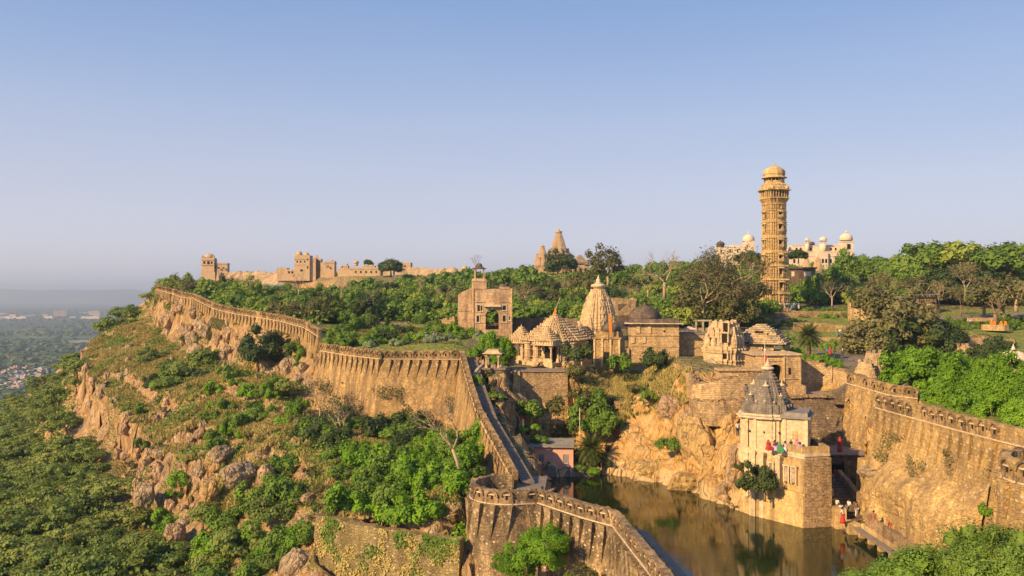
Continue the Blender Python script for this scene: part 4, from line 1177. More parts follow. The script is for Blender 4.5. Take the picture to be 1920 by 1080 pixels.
def pyramid_roof(b, cx, cy, z0, s, h, tiers=8, top=0.12, p=0.03, n=2, knob=None):
    """stacked receding slabs; knob: width of the bell-like blocks along each tier"""
    for i in range(tiers):
        t = i / tiers; k = 1 - (1 - top) * t ** 0.95
        poly = [(cx + x * k, cy + y * k) for x, y in stepped(s, p, n)]
        z = z0 + h * t; th = h / tiers
        b.prism(poly, z, z + th * 0.42, 1.0, (cx, cy)); b.prism([(cx + (x - cx) * 0.93, cy + (y - cy) * 0.93) for x, y in poly], z + th * 0.42 + 0.001, z + th - 0.001, 0.98, (cx, cy))
        if knob:
            hs = s * k / 2 * 1.0; m = max(1, int(2 * hs / knob))
            for q in range(m):
                u = -hs + (q + 0.5) * 2 * hs / m; bulge = p * 2 * s * k * (1 if abs(u) < hs * 0.34 else 0.5 if abs(u) < hs * 0.66 else 0)
                for dx, dy in ((u, -hs - bulge), (u, hs + bulge), (-hs - bulge, u), (hs + bulge, u)):
                    b.box(cx + dx - knob * 0.3, cx + dx + knob * 0.3, cy + dy - knob * 0.3, cy + dy + knob * 0.3, z + th * 0.3, z + th * 0.95, knob * 0.14)

def ruin_wall(name, pts, thick, mat, label=None, cat=None, parent=None, seg=0.7, rag=0.3, rough=0.07, lean=0.03, group=None):
    """rubble wall along pts (x, y, ztop, zbase); broken uneven top of loose courses"""
    b = MB(); at, L = walk_poly(pts); n = max(2, int(L / seg)); cols = []
    for k in range(n + 1):
        p, t = at(L * k / n); nn = Vector((t.y, -t.x)); col_ = []
        # quantised broken top
        zt = p[2] + rag * (round(noise.noise(Vector((p[0] * 0.7, p[1] * 0.7, 3.3))) * 5) / 5)
        h = zt - p[3]; NV = 7
        for side, ks in ((1, range(NV)), (-1, range(NV - 1, -1, -1))):
            for j in ks:
                z = p[3] + h * j / (NV - 1); w = noise.noise_vector(Vector((p[0], p[1], z)) * 1.1) * rough
                o = side * (thick / 2 + lean * (zt - z))
                col_.append((p[0] + nn.x * o + w.x, p[1] + nn.y * o + w.y, z + w.z * (0 if j == 0 else 1)))
        cols.append(col_)
    m = len(cols[0]); vs = [v for c in cols for v in c]; fs = []
    for i in range(len(cols) - 1):
        for k in range(m): k2 = (k + 1) % m; fs.append((i * m + k, (i + 1) * m + k, (i + 1) * m + k2, i * m + k2))
    fs.append(tuple(range(m))); fs.append(tuple(range(len(cols) * m - 1, (len(cols) - 1) * m - 1, -1)))
    b.add(vs, fs)
    o = b.build(name, M[mat], parent)
    if label: tag(o, label, cat or "wall", group)
    return o
_stones = []
for i in range(5):
    b = MB(); rg = random.Random(i); w, d, h = rg.uniform(.8, 1.2), rg.uniform(.7, 1.0), rg.uniform(.4, .6)
    vs = [(x * w / 2 * rg.uniform(.85, 1), y * d / 2 * rg.uniform(.85, 1), z * h * rg.uniform(.9, 1)) for z in (0, 1) for x, y in ((-1, -1), (1, -1), (1, 1), (-1, 1))]
    b.add(vs, [(3, 2, 1, 0), (4, 5, 6, 7), (0, 1, 5, 4), (1, 2, 6, 5), (2, 3, 7, 6), (3, 0, 4, 7)])
    o = b.build("stone", M['rubble']); _stones.append(o.data); bpy.data.objects.remove(o)
def cap_stones(parent, pts, step, size, mat=None):
    """loose coping stones along the top of a rubble wall, each a part of its own"""
    at, L = walk_poly(pts); s = 0.3
    while s < L:
        p, t = at(s)
        zt = p[2] + 0.3 * (round(noise.noise(Vector((p[0] * 0.7, p[1] * 0.7, 3.3))) * 5) / 5)
        o = link_mesh("stone", _stones[rnd.randrange(5)], parent, (p[0] + rnd.uniform(-.1, .1), p[1] + rnd.uniform(-.1, .1), zt - 0.08), math.atan2(t.y, t.x) + rnd.uniform(-.2, .2))
        k = size * rnd.uniform(.7, 1.25); o.scale = (k, k, k * rnd.uniform(.7, 1.3)); s += step * rnd.uniform(.8, 1.2)

# ---------------------------------------------------------------- the tall tower
def victory_tower():
    base = P(1451.5, 584, 210)
    root = empty("stone_tower", base, math.radians(14), "tall nine storeyed golden stone tower with a domed top rising over the trees", "tower"); root.scale = (0.79, 0.79, 1.0)
    G = M['sand_gold']
    # plinth
    b = MB(); b.prism(stepped(9.4, 0.02, 1), -3.0, 0.3, 0.99); b.prism(stepped(7.6, 0.03, 2), 0.3, 0.9, 0.98); b.build("plinth", G, root)
    # storeys: z0, z1, side, balcony?
    LV = [(0.9, 4.6, 6.5, 0), (4.6, 7.9, 6.4, 1), (7.9, 11.3, 5.9, 1), (11.3, 14.6, 5.5, 2), (14.6, 18.3, 5.35, 2), (18.3, 22.2, 5.2, 2), (22.2, 24.9, 5.15, 2), (24.9, 26.3, 5.1, 0)]
    for i, (z0, z1, s, kind) in enumerate(LV):
        b = MB(); h = z1 - z0; poly = stepped(s, 0.045, 3)
        rings = []
        for f, k in [(0, 1.05), (.05, 1.05), (.06, 1.0), (.14, 0.985), (.15, 1.03), (.18, 1.03), (.19, .97), (.42, .965), (.43, 1.0), (.46, 1.0), (.47, .965), (.70, .96), (.71, 1.0), (.75, 1.01), (.76, .97), (.86, .97), (.87, 1.04), (.90, 1.09), (.93, 1.11), (.95, 1.04), (1.0, 1.0)]:
            rings.append(sc_ring(poly, k, z0 + h * f))
        b.loft(rings)
        # corner and bay pilasters with capitals
        for k in range(4):
            ca, sa = [(1, 0), (0, 1), (-1, 0), (0, -1)][k]
            for u in (-0.47, -0.36, -0.24, -0.12, 0.12, 0.24, 0.36, 0.47):
                o = -s / 2 - s * (0.0 if abs(u) > 0.4 else 0.05 if abs(u) > 0.3 else 0.095 if abs(u) > .2 else 0.14)
                x, y = u * s, o
                X, Y = x * ca - y * sa, x * sa + y * ca
                w = 0.26
                b.box(X - w / 2, X + w / 2, Y - w / 2, Y + w / 2, z0 + h * 0.19, z0 + h * 0.86)
                b.box(X - w * .75, X + w * .75, Y - w * .75, Y + w * .75, z0 + h * 0.40, z0 + h * 0.47); b.box(X - w * .8, X + w * .8, Y - w * .8, Y + w * .8, z0 + h * 0.68, z0 + h * 0.75)
        b.build("storey", G, root, jit=0.03)
        # figures and niches between: small carved blocks (real relief)
        b = MB(); rg = random.Random(i)
        for k in range(4):
            ca, sa = [(1, 0), (0, 1), (-1, 0), (0, -1)][k]
            for f in (0.24, 0.32, 0.5, 0.6, 0.79):
                for u in [j / 20 for j in range(-9, 10, 2)]:
                    if kind and abs(u) < 0.2: continue
                    o = -s / 2 - s * (0.0 if abs(u) > 0.39 else 0.045 if abs(u) > 0.26 else 0.09) - 0.02
                    x, y = u * s, o; X, Y = x * ca - y * sa, x * sa + y * ca; w = rg.uniform(0.08, 0.13)
                    b.box(X - w, X + w, Y - w, Y + w, z0 + h * f, z0 + h * (f + rg.uniform(.05, .09)))
        b.build("carving", G, root)["kind"] = "stuff"
        if kind:
            for k in range(4):
                a = k * PI / 2; e = MB(rot=a)
                yb = -s / 2 - s * 0.135; zz = z0 + h * 0.36; hh = h * 0.42
                if kind == 2:
                    e.box(-0.95, 0.95, yb - 0.55, yb + 0.2, zz - 0.15, zz); e.box(-0.95, 0.95, yb - 0.55, yb - 0.43, zz + .002, zz + 0.45)
                    e.box(-0.7, 0.7, yb - 0.35, yb + 0.2, zz - 0.45, zz - 0.152)
                    for u in (-0.8, 0.8): e.box(u - 0.1, u + 0.1, yb - 0.5, yb - 0.32, zz + .45, zz + hh)
                e.box(-1.15, 1.15, yb - 0.75, yb + 0.1, zz + hh + .002, zz + hh + 0.12, ty=0.1, tx=0.1); e.box(-0.9, 0.9, yb - 0.4, yb + 0.1, zz + hh + 0.124, zz + hh + 0.4, 0.15)
                e.build("balcony" if kind == 2 else "eave", G, root)
                d = MB(rot=a); d.box(-0.38, 0.38, yb - 0.02, yb + 0.4, zz + 0.1, zz + hh * 0.85)
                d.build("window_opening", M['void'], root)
    before = set(root.children)
    # corbelled gallery
    b = MB(); rings = []
    poly = stepped(5.1, 0.05, 2)
    for z, k in [(27.4, 1.0), (27.8, 1.08), (27.85, 1.04), (28.2, 1.18), (28.25, 1.14), (28.6, 1.28), (28.62, 1.24), (28.75, 1.30), (29.0, 1.30), (29.0, 1.22), (29.02, 0.9)]: rings.append(sc_ring(poly, k, z))
    b.loft(rings); b.build("corbel", G, root, jit=0.03)
    b = MB(); b.prism(stepped(4.4, 0.04, 2), 28.9, 31.0)
    b.build("core", M['dome_dark'], root)
    b = MB()
    for k in range(4):
        ca, sa = [(1, 0), (0, 1), (-1, 0), (0, -1)][k]
        for u in (-3.0, -2.2, -1.4, -0.5, 0.5, 1.4, 2.2, 3.0):
            y = -3.1 - (0.45 if abs(u) < 1.5 else 0.2 if abs(u) < 2.5 else 0); X, Y = u * ca - y * sa, u * sa + y * ca
            b.cbox(X, Y, 29.0, 0.26, 0.26, 1.7); b.cbox(X, Y, 30.45, 0.45, 0.45, 0.28)
        e = 0
    b.build("colonnade", G, root)
    b = MB(); rings = []
    for z, k in [(30.72, 1.52), (30.80, 1.55), (30.86, 1.5), (31.1, 1.22), (31.5, 1.24), (31.9, 1.10), (32.2, 1.12), (32.6, 0.92), (32.8, 0.9)]: rings.append(sc_ring(stepped(5.0, 0.045, 2), k, z))
    b.loft(rings)
    for k in range(4):
        ca, sa = [(1, 0), (0, 1), (-1, 0), (0, -1)][k]
        for u in (-2.5, 0, 2.5):
            y = -3.05; X, Y = u * ca - y * sa, u * sa + y * ca; ribdome(b, X, Y, 31.1, 0.55, 0.9, False, 10)
    b.build("gallery_roof", G, root, jit=0.03)
    # open upper storey, eave, dome
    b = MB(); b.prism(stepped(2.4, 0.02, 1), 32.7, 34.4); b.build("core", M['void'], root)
    b = MB()
    for k in range(16):
        a = 2 * PI * k / 16; x, y = 2.5 * math.cos(a), 2.5 * math.sin(a); m_ = max(abs(math.cos(a)), abs(math.sin(a))); x, y = x * (1 + (1 / m_ - 1) * .5), y * (1 + (1 / m_ - 1) * .5)
        b.cbox(x, y, 32.75, 0.24, 0.24, 1.6)
    b.lathe([(2.85, 32.7), (2.85, 33.15), (2.7, 33.15)], 8, ph=PI / 8, smooth=False)
    b.build("colonnade", G, root)
    b = MB(); b.lathe([(2.8, 34.2), (3.95, 34.22), (3.9, 34.36), (3.25, 34.5), (3.25, 35.0), (3.45, 35.05), (3.45, 35.6), (3.3, 36.0), (2.6, 36.5), (1.6, 36.95), (0.8, 37.2), (0.4, 37.35)], 12, ph=PI / 12, smooth=False, cz=-0.35); b.build("dome", G, root, jit=0.03)
    b = MB(); kalasha(b, 0, 0, 36.95, 0.32); b.build("finial", G, root)
    for c_ in root.children:
        if c_ not in before: c_.location.z -= 1.1
    # stair and plinth below
    pl = empty("tower_plinth", P(1458, 600, 206), math.radians(14), "stepped stone platform under the tall golden tower", "platform")
    b = MB(); b.box(-6.5, 7.5, -3.5, 8, -3, 2.0, .1); b.build("platform_block", M['rubble'], pl)
    for k in range(10):
        b = MB(); b.box(2.2, 4.8, -3.5 - 0.45 * (k + 1), -3.45 - 0.45 * k, -3, 1.95 - 0.22 * k); b.build("step", M['paving'], pl)
victory_tower()
# ---------------------------------------------------------------- temple with stepped pyramid roof and tall spire
def big_temple():
    zt = -11.1
    S = M['sand']; root = empty("temple", (7.0, 137, zt), math.radians(-35), "pale stone temple with a stepped pyramid roof, pillared porches and a tall curved spire", "temple")
    b = MB(); b.prism(stepped(8.6, 0.05, 3), -1.5, 0.6, 0.99)
    # moulded base and faceted walls
    rings = []
    for z, k in [(0.6, 1.0), (0.9, 1.0), (0.92, .93), (1.2, .93), (1.22, .97), (1.4, .97), (1.42, .9), (2.4, .9), (2.42, .93), (2.6, .93), (2.62, .9), (3.3, .9), (3.32, .95), (3.6, .98), (3.8, .98)]: rings.append(sc_ring(stepped(7.4, 0.05, 3), k, z))
    b.loft(rings); b.build("hall_wall", S, root, jit=0.02)
    b = MB(); pyramid_roof(b, 0, 0, 3.8, 8.3, 3.9, 10, 0.08, 0.035, 3, knob=0.36); amalaka(b, 0, 0, 7.7, 0.45, 16); b.build("pyramid_roof", S, root)
    # round faceted half-columns against the walls
    for x, y in [(-2.4, -4.3), (-0.6, -4.6), (3.6, -3.6), (-4.4, -2.6), (4.4, -2.2), (4.5, 1.2)]:
        b = MB(); b.lathe([(0.75, 0), (0.78, .4), (0.6, .5), (0.62, 1.0), (0.72, 1.05), (0.6, 1.15), (0.58, 2.1), (0.7, 2.15), (0.62, 2.3), (0.6, 3.0), (0.78, 3.1), (0.8, 3.35)], 10, x, y, 0.3, smooth=False); b.build("half_column", S, root)
    def porch(cx, cy, w, d, label=None):
        c, s = 0, 0
        b = MB(); b.cbox(cx, cy, -1.2, w + 0.6, d + 0.6, 1.8); b.build("porch_floor", S, root)
        for sx in (-1, 1):
            for sy in (-1, 1):
                b = MB(); column(b, cx + sx * (w / 2 - .2), cy + sy * (d / 2 - .2), 0.6, 2.7, 0.17); b.build("column", S, root)
        b = MB(); b.cbox(cx, cy - d / 2 + 0.15, 0.6, w, 0.2, 0.7); b.build("parapet", S, root)
        b = MB(); b.cbox(cx, cy, 3.3, w + 1.1, d + 1.1, 0.16, 0.0); b.cbox(cx, cy, 3.461, w + 0.3, d + 0.3, 0.5, 0.03)
        for k in range(7):
            for yy in (cy - d / 2 - 0.2, cy + d / 2 + .2): b.cbox(cx - w / 2 + k * w / 6, yy, 3.5, 0.22, 0.16, 0.6, 0.03)
            for xx in (cx - w / 2 - 0.2, cx + w / 2 + .2): b.cbox(xx, cy - d / 2 + k * d / 6, 3.5, 0.16, 0.22, 0.6, 0.03)
        pyramid_roof(b, cx, cy, 3.96, min(w, d) + 0.6, 1.9, 6, 0.1, 0.03, 2, knob=0.3); kalasha(b, cx, cy, 5.8, 0.16); b.build("porch_roof", S, root)
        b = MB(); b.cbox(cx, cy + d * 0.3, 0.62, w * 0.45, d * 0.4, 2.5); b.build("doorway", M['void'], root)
    porch(1.9, -5.3, 2.9, 2.4); porch(-5.0, -2.4, 2.3, 2.6)
    # spire
    sp = empty("temple_spire_dummy") if False else None
    c, s_ = math.cos(math.radians(35)), math.sin(math.radians(35))
    def loc(X, Y): dx, dy = X - 7.0, Y - 137; return (dx * c - dy * s_, dx * s_ + dy * c)
    X, Y = XY(1122, 144); cx, cy = loc(X, Y)
    b = MB(); rings = []
    for z, k in [(-1, 1.04), (0.6, 1.04), (0.62, .96), (1.2, .96), (1.25, 1.0), (1.5, 1.0), (1.52, .92), (3.0, .92), (3.02, .97), (3.2, 1.0), (3.4, 1.0)]: rings.append(sc_ring(stepped(6.0, 0.045, 3), k, z, cx, cy))
    b.loft(rings); b.build("sanctum_wall", S, root, jit=0.02)
    b = MB(); spire(b, cx, cy, 3.4, 4.8, 8.6, 0.05, 3, 0.34, 18, 2.1, 0.03)
    b.build("spire", M['sand'], root, jit=0.02)
    for k in range(4):
        ca, sa = [(1, 0), (0, 1), (-1, 0), (0, -1)][k]
        for u, o, s, z, h in [(0, -2.8, 1.8, 3.4, 3.6), (-1.9, -2.2, 1.3, 3.4, 2.4), (1.9, -2.2, 1.3, 3.4, 2.4), (-1.1, -2.9, 1.0, 3.4, 1.6), (1.1, -2.9, 1.0, 3.4, 1.6)]:
            x, y = u * ca - o * sa, u * sa + o * ca
            b = MB(); spire(b, cx + x, cy + y, z, s, h, 0.05, 2, 0.3, 9, 1.7); amalaka(b, cx + x, cy + y, z + h, s * 0.24, 12); kalasha(b, cx + x, cy + y, z + h + s * 0.12, s * 0.12)
            b.build("small_spire", S, root)
    for k in range(4):
        ca, sa = [(1, 0), (0, 1), (-1, 0), (0, -1)][k]
        for z in (5.2, 6.5, 7.8, 9.0, 10.1):
            q = 4.8 * (1 - .66 * ((z - 3.4) / 8.6) ** 2.1) * .5
            for u, o in ((-.86, -.98), (.86, -.98), (0, -1.22)):
                x, y = (u * ca - o * sa) * q, (u * sa + o * ca) * q; b = MB(); b.lathe([(.3, 0), (.34, .2), (.2, .5), (.05, .75)], 6, cx + x, cy + y, z, smooth=False); b.build("spirelet", S, root)
    b = MB(); b.lathe([(0.85, 0), (0.85, 0.25), (0.95, 0.3)], 12, cx, cy, 11.95); amalaka(b, cx, cy, 12.2, 1.15, 32); b.build("ribbed_disc", M['plaster'], root)
    b = MB(); kalasha(b, cx, cy, 12.75, 0.55); b.build("finial", M['plaster'], root)
    # stone lion on the roof line and the link roof
    b = MB(); pyramid_roof(b, (cx) * 0.5, cy * 0.5, 3.7, 5.2, 2.2, 6, 0.4, 0.03, 2, knob=0.36); b.build("link_roof", M['sand_grey'], root)
    lx, ly = cx * 0.62, cy * 0.62 - 0.8
    b = MB(); b.tube([(lx, ly, 5.2), (lx + .1, ly, 5.9), (lx - .15, ly - .1, 6.5), (lx - .45, ly - .2, 6.6)], [0.42, 0.36, 0.26, 0.1], 8); b.tube([(lx - .2, ly - .2, 5.2), (lx - .25, ly - .15, 6.0)], [0.1, 0.14], 6); b.build("stone_lion", S, root)
    # orange flag and leaning pole on the pyramid
    f = empty("flag", P(1040, 592, 136.8), 0, "orange pennant on a leaning pole on the top of the pyramid roof", "flag")
    b = MB(); b.tube([(-0.3, 0, -0.2), (0.0, 0, 0.6), (0.85, 0, 2.9)], [0.05, 0.045, 0.03], 6); b.tube([(-0.6, 0, -0.4), (0.0, 0, 0.9)], [0.04, 0.03], 5); b.build("pole", M['line'], f)
    b = MB(); b.loft([[(-0.25, -.2, -0.2), (0.3, -.2, -0.2), (0.3, 0.2, -0.2), (-0.25, 0.2, -0.2)], [(-.12, -.1, 0.6), (0.2, -.1, 0.6), (0.2, 0.1, 0.6), (-.12, 0.1, 0.6)], [(0.05, -.02, 1.25), (0.1, -.02, 1.25), (0.1, 0.02, 1.25), (0.05, 0.02, 1.25)]]); b.build("cloth", M['orange'], f, jit=0.05)
big_temple()

def terrace_wall(label, pts, top, bottom, mat, name="retaining_wall", cat="wall", thick=1.2, batter=0.05, cap=None):
    pts4 = [(p[0], p[1], top if not callable(top) else top(p), bottom) for p in pts]
    return ruin_wall(name, pts4, thick, mat, label, cat, lean=batter, rag=0.0, rough=0.06)

# retaining wall and stair in front of the temple
r = empty("retaining_wall", (0, 0, 0), 0, "weathered rubble retaining wall directly under the pillared temple", "wall")
b = MB(); b.prism([(0.6, 127.6), (0.2, 132), (9.5, 133), (8.4, 127.4)], -20, -11.6, 0.985); b.build("wall_body", M['rubble'], r, jit=0.06)
b = MB(); b.prism([(0.5, 127.4), (0.1, 133), (10, 134), (8.7, 127.2)], -11.6, -11.2); b.build("coping", M['paving'], r)
b = MB(); b.prism([(0.2, 127.3), (0.0, 128.6), (1.2, 128.6), (1.2, 127.2)], -18, -11.4, .97); b.build("corner_pier", M['ochre'], r)
st = empty("stone_stairs", (0, 0, 0), 0, "long straight stone staircase climbing beside the temple retaining wall", "stairs")
for k in range(26):
    f = k / 25; y = 118 + 10.5 * f; x = -1.3 + 0.0 * f
    b = MB(); b.box(x - 0.95, x + 1.0, y, y + 0.46, -21, -17.6 + 6.2 * f); b.build("step", M['paving'], st)
def stair_run(label, p0, p1, w, n, mat='paving', under=1.6, turn=None):
    """steps along a line going up from p0 to p1"""
    st = empty("stone_stairs", (0, 0, 0), 0, label, "stairs"); p0 = Vector(p0); p1 = Vector(p1)
    d = Vector((p1.x - p0.x, p1.y - p0.y, 0)); L = d.length; ang = math.atan2(d.y, d.x); nn = n
    for k in range(nn):
        q = p0 + (p1 - p0) * (k / nn); b = MB(rot=ang, org=(q.x, q.y, 0)); b.box(0, L / nn + 0.12, -w / 2, w / 2, q.z - under, q.z + (p1.z - p0.z) / nn); b.build("step", M[mat], st)
    return st
# stepped walk behind the falling fort wall
iw = off_line(WD, -1.65)
def walk():
    st = empty("stone_stairs", (0, 0, 0), 0, "flight of worn steps running down behind the narrow falling fort wall", "stairs")
    pts = [(p[0], p[1], q[2] - 1.35) for p, q in zip(iw, WD)]
    at, L = walk_poly(pts); s = 0.5
    while s < L - 0.3:
        p, t = at(s); b = MB(rot=math.atan2(t.y, t.x), org=(p[0], p[1], 0)); b.box(-0.24, 0.28, -.7, .75, p[2] - 2.2, p[2]); b.build("step", M['paving'], st); s += 0.42
walk()
b = MB(); b.lathe([(3.3, -8), (3.3, 0)], 24, BC[0], BC[1], -20.5, smooth=False); b.prism([(0.4, 89.5), (3.2, 86.5), (4.0, 96.4), (1.2, 96.4)], -27.5, -20.504)
tag(b.build("bastion_floor", M['paving']), "flat grey stone floor inside the round bastion, leading to the stairs", "platform")
b = MB()
dq = off_line([(p[0], p[1]) for p in WQ], -2.3); dq2 = off_line([(p[0], p[1]) for p in WQ], -3.15)
for i in range(1, 4): b.prism([dq[i], dq[i + 1], dq2[i + 1], dq2[i]], -30, -21.0) if i < len(dq) - 1 else None
tag(b.build("walkway", M['paving']), "narrow grey ledge walkway on the water side of the dam wall", "walkway")

# chhatri left of the temple
def chhatri():
    p = P(925, 690, 126); r = empty("pavilion", p, math.radians(-8), "small open four pillared pavilion left of the temple", "pavilion")
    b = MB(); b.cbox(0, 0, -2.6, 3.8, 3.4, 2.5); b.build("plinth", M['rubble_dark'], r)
    b = MB(); b.cbox(0, 0, -0.1, 4.1, 3.7, 0.2); b.build("floor_slab", M['paving'], r)
    for sx in (-.9, .9):
        for sy in (-.9, .9): b = MB(); column(b, sx, sy, 0.1, 1.9, 0.13, 6); b.build("column", M['sand'], r)
    b = MB(); b.cbox(0, 0, 2.0, 2.3, 2.3, 0.15); b.cbox(0, 0, 2.151, 2.9, 2.9, 0.12, 0.05); b.cbox(0, 0, 2.272, 2.4, 2.4, 0.4, 0.35); b.cbox(0, 0, 2.673, 1.7, 1.7, 0.1); b.build("roof", M['sand'], r)
    b = MB(); b.cbox(0, 0, 0.1, 0.9, 0.9, 0.5, 0.1); b.build("pedestal", M['sand_grey'], r)
    q = empty("balustrade", P(897, 690, 122), math.radians(60), "sloping stone balustrade beside the small pavilion", "railing")
    b = MB(); b.tube([(-2.4, 0, -1.6), (0, 0, -0.1), (1.2, 0, 0.4), (1.4, 0, 1.1)], [0.28, 0.28, 0.25, 0.12], 6, False); b.build("rail", M['sand_grey'], q)
chhatri()

# ---------------------------------------------------------------- gate building
def gate_building():
    D = 165; g = P(909, 628, D); k = D / F
    r = empty("gate_building", g, math.radians(3), "ruined arched gate building of sandstone with a pillared turret on its roof", "building")
    S = M['gate']
    W = 5.2
    b = MB(); b.box(-5.2, -2.25, 0.9, 7, -1.5, 7.8); b.box(-5.22, -2.3, 0.82, 7.05, 2.9, 3.05); b.box(-5.25, -2.3, 0.8, 7.05, 4.6, 4.72)
    b.add([(-5.2, 0.9, 7.8), (-2.25, 0.9, 7.8), (-2.25, 7, 7.8), (-5.2, 7, 7.8), (-4.4, 1.0, 8.3), (-2.25, 0.9, 9.3), (-2.25, 7, 9.3), (-4.4, 6.9, 8.3)], [(4, 5, 6, 7), (0, 1, 5, 4), (2, 3, 7, 6), (3, 0, 4, 7)])
    b.build("left_wing", S, r, jit=0.07)
    # front with the arched opening built round the hole
    ax, aw, a0, a1 = 1.45, 1.3, 1.0, 4.7
    b = MB()
    b.box(-2.3, ax - aw, 0, 1.2, -1.2, 5.4); b.box(ax + aw, W, 0, 1.2, -1.2, 5.4); b.box(-2.3, W, 0, 1.2, 5.4, 8.9); b.box(ax - aw, ax + aw, 0, 1.2, -1.2, a0)
    n = 12; arc = [(ax - aw * math.cos(PI * i / n), 3.3 + 1.75 * math.sin(PI * i / n) ** 0.9) for i in range(n + 1)]
    vs = []; fs = []
    for i in range(n):
        (x0, z0), (x1, z1) = arc[i], arc[i + 1]
        b.add([(x0, .05, z0), (x1, .05, z1), (x1, .05, 5.4), (x0, .05, 5.4), (x0, 1.15, z0), (x1, 1.15, z1), (x1, 1.15, 5.4), (x0, 1.15, 5.4)], [(0, 1, 2, 3), (7, 6, 5, 4), (0, 4, 5, 1)])
    for z in (2.3, 3.9, 6.3, 8.8): b.box(-2.4, ax - aw - 0.2, -0.12, 0.02, z, z + 0.14); b.box(ax + aw + 0.2, W + .1, -0.12, 0.02, z, z + 0.14)
    b.box(-2.45, -2.15, -0.15, 0.1, -1.2, 9.0); b.box(W - .2, W + .1, -0.12, 0.1, -1.2, 9.0)
    b.build("front_wall", S, r, jit=0.03)
    b = MB(); b.box(-2.25, -1.6, 1.2, 6.8, -1.2, 8.9); b.box(W - .8, W, 1.2, 6.8, -1.2, 8.9); b.box(-1.6, W - .8, 6.0, 6.7, -1.2, 1.6); b.box(-1.6, W - .8, 3.2, 6.7, 6.6, 8.6); b.build("rear_wall", S, r, jit=0.05)
    b = MB(); b.box(ax - aw, ax + aw, 2.4, 2.6, 0, 5.2); b.build("arch_shadow_recess", M['void'], r) if False else None
    b = MB(); b.box(ax - aw - .4, ax + aw + .4, -0.75, 0.05, 5.45, 5.6, ty=0.0); b.box(ax - aw - .3, ax + aw + .3, -.35, .03, 5.6, 5.85); b.build("eave", M['line'], r)
    for x, z, w, h in [(-1.35, 2.55, .5, 1.1), (-1.2, 4.6, .5, 1.1), (3.75, 2.6, .6, 1.1), (3.8, 4.9, .6, .7), (-0.6, 4.7, .3, .9), (4.75, 2.9, .25, .7)]:
        b = MB(); b.box(x - w / 2, x + w / 2, -0.03, 0.3, z, z + h); f = b.build("window", M['void'], r)
        b = MB(); b.box(x - w / 2 - .16, x - w / 2, -.09, .05, z - .1, z + h + .1); b.box(x + w / 2, x + w / 2 + .16, -.09, .05, z - .1, z + h + .1); b.box(x - w / 2 - .2, x + w / 2 + .2, -.14, .05, z + h + .1, z + h + .25); b.box(x - w / 2 - .2, x + w / 2 + .2, -.14, .05, z - .25, z - .1); b.build("frame", M['line'], f)
    b = MB(); b.box(-2.5, 0.35, -0.1, 2.4, 8.9, 10.3); b.box(-2.6, 0.45, -0.2, 2.5, 10.3, 10.45); b.box(-2.5, .35, -.1, 2.4, 10.45, 10.9, .12); b.build("turret", S, r, jit=0.04)
    for x in (-1.9, -.2):
        for y in (.3, 1.9): b = MB(); b.cbox(x, y, 10.9, 0.3, 0.3, 1.9); b.build("column", S, r)
    b = MB(); b.cbox(-1.05, 1.1, 12.8, 2.7, 2.5, 0.14); b.cbox(-1.05, 1.1, 12.94, 1.9, 1.9, .3, .1); ribdome(b, -1.05, 1.1, 13.2, 0.55, 0.8, False, 12); b.build("cupola_roof", M['dome_dark'], r)
    b = MB(); ribdome(b, 3.7, 1.9, 9.0, 0.95, 1.0, False, 14); b.build("small_dome", M['dome_dark'], r)
    b = MB(); b.box(2.9, 4.7, 0.1, 1.3, 8.9, 9.3); b.box(-.3, 1.8, -.04, .2, 7.6, 8.1, .4, ty=0.05); b.build("parapet_block", S, r, jit=.05)
    b = MB(); b.box(-2.2, 5.6, -1.6, -0.1, -2.5, -0.35); b.box(0, 5.0, -2.4, -1.62, -3, -1.0); b.box(-1.4, -.9, -2.3, -1.62, -3, .2); b.build("steps", M['rubble_pale'], r, jit=.06)
gate_building()

# ---------------------------------------------------------------- plastered shrine and domed pavilion
def shrine_dark():
    D = 133; r = empty("shrine", P(1143, 690, D), math.radians(-20), "brown stained shrine with a black low dome beside the tall temple spire", "shrine")
    b = MB(); b.cbox(0, 0, -3, 4.0, 3.6, 3.0 + 4.6); b.cbox(0, 0, 4.6, 4.5, 4.1, 0.25); b.cbox(0, 0, 0.2, 4.3, 3.9, 0.2); b.cbox(0, 0, 4.85, 3.6, 3.2, 0.9, .1); b.build("wall_body", M['fort'], r, jit=.05)
    b = MB(); b.cbox(0, 0, -6, 4.6, 4.2, 3.05); b.build("plinth", M['ochre'], r, jit=.05)
    b = MB(); ribdome(b, 0.2, 0, 5.75, 1.55, 1.5, False, 20); b.build("dome", M['dome_dark'], r)
    for x in (-1.95, -0.7, .6, 1.95): b = MB(); b.cbox(x, -1.85, .4, .3, .25, 4.2); b.build("pilaster", M['sand'], r)
    b = MB(); b.box(-.45, .45, -1.86, -1.6, 0.9, 2.6); b.build("niche", M['void'], r)
    f = empty("flag", P(1144, 612, D - 2.6), 0, "long orange banner hanging from a pole on the stained shrine", "flag")
    b = MB(); b.tube([(-.25, 0, -2.5), (-.25, 0, 2.6)], .05, 5); b.build("pole", M['metal'], f)
    b = MB(); b.loft([[(-.22, -.04, 1.9), (.0, -.04, 1.9), (.0, .04, 1.9), (-.22, .04, 1.9)], [(-.2, -.05, .6), (.16, -.1, .6), (.16, .0, .6), (-.2, .05, .6)], [(-.1, -.04, -1.0), (.3, -.04, -1.0), (.3, .04, -1.0), (-.1, .04, -1.0)]]); b.build("cloth", M['orange'], f)
shrine_dark()
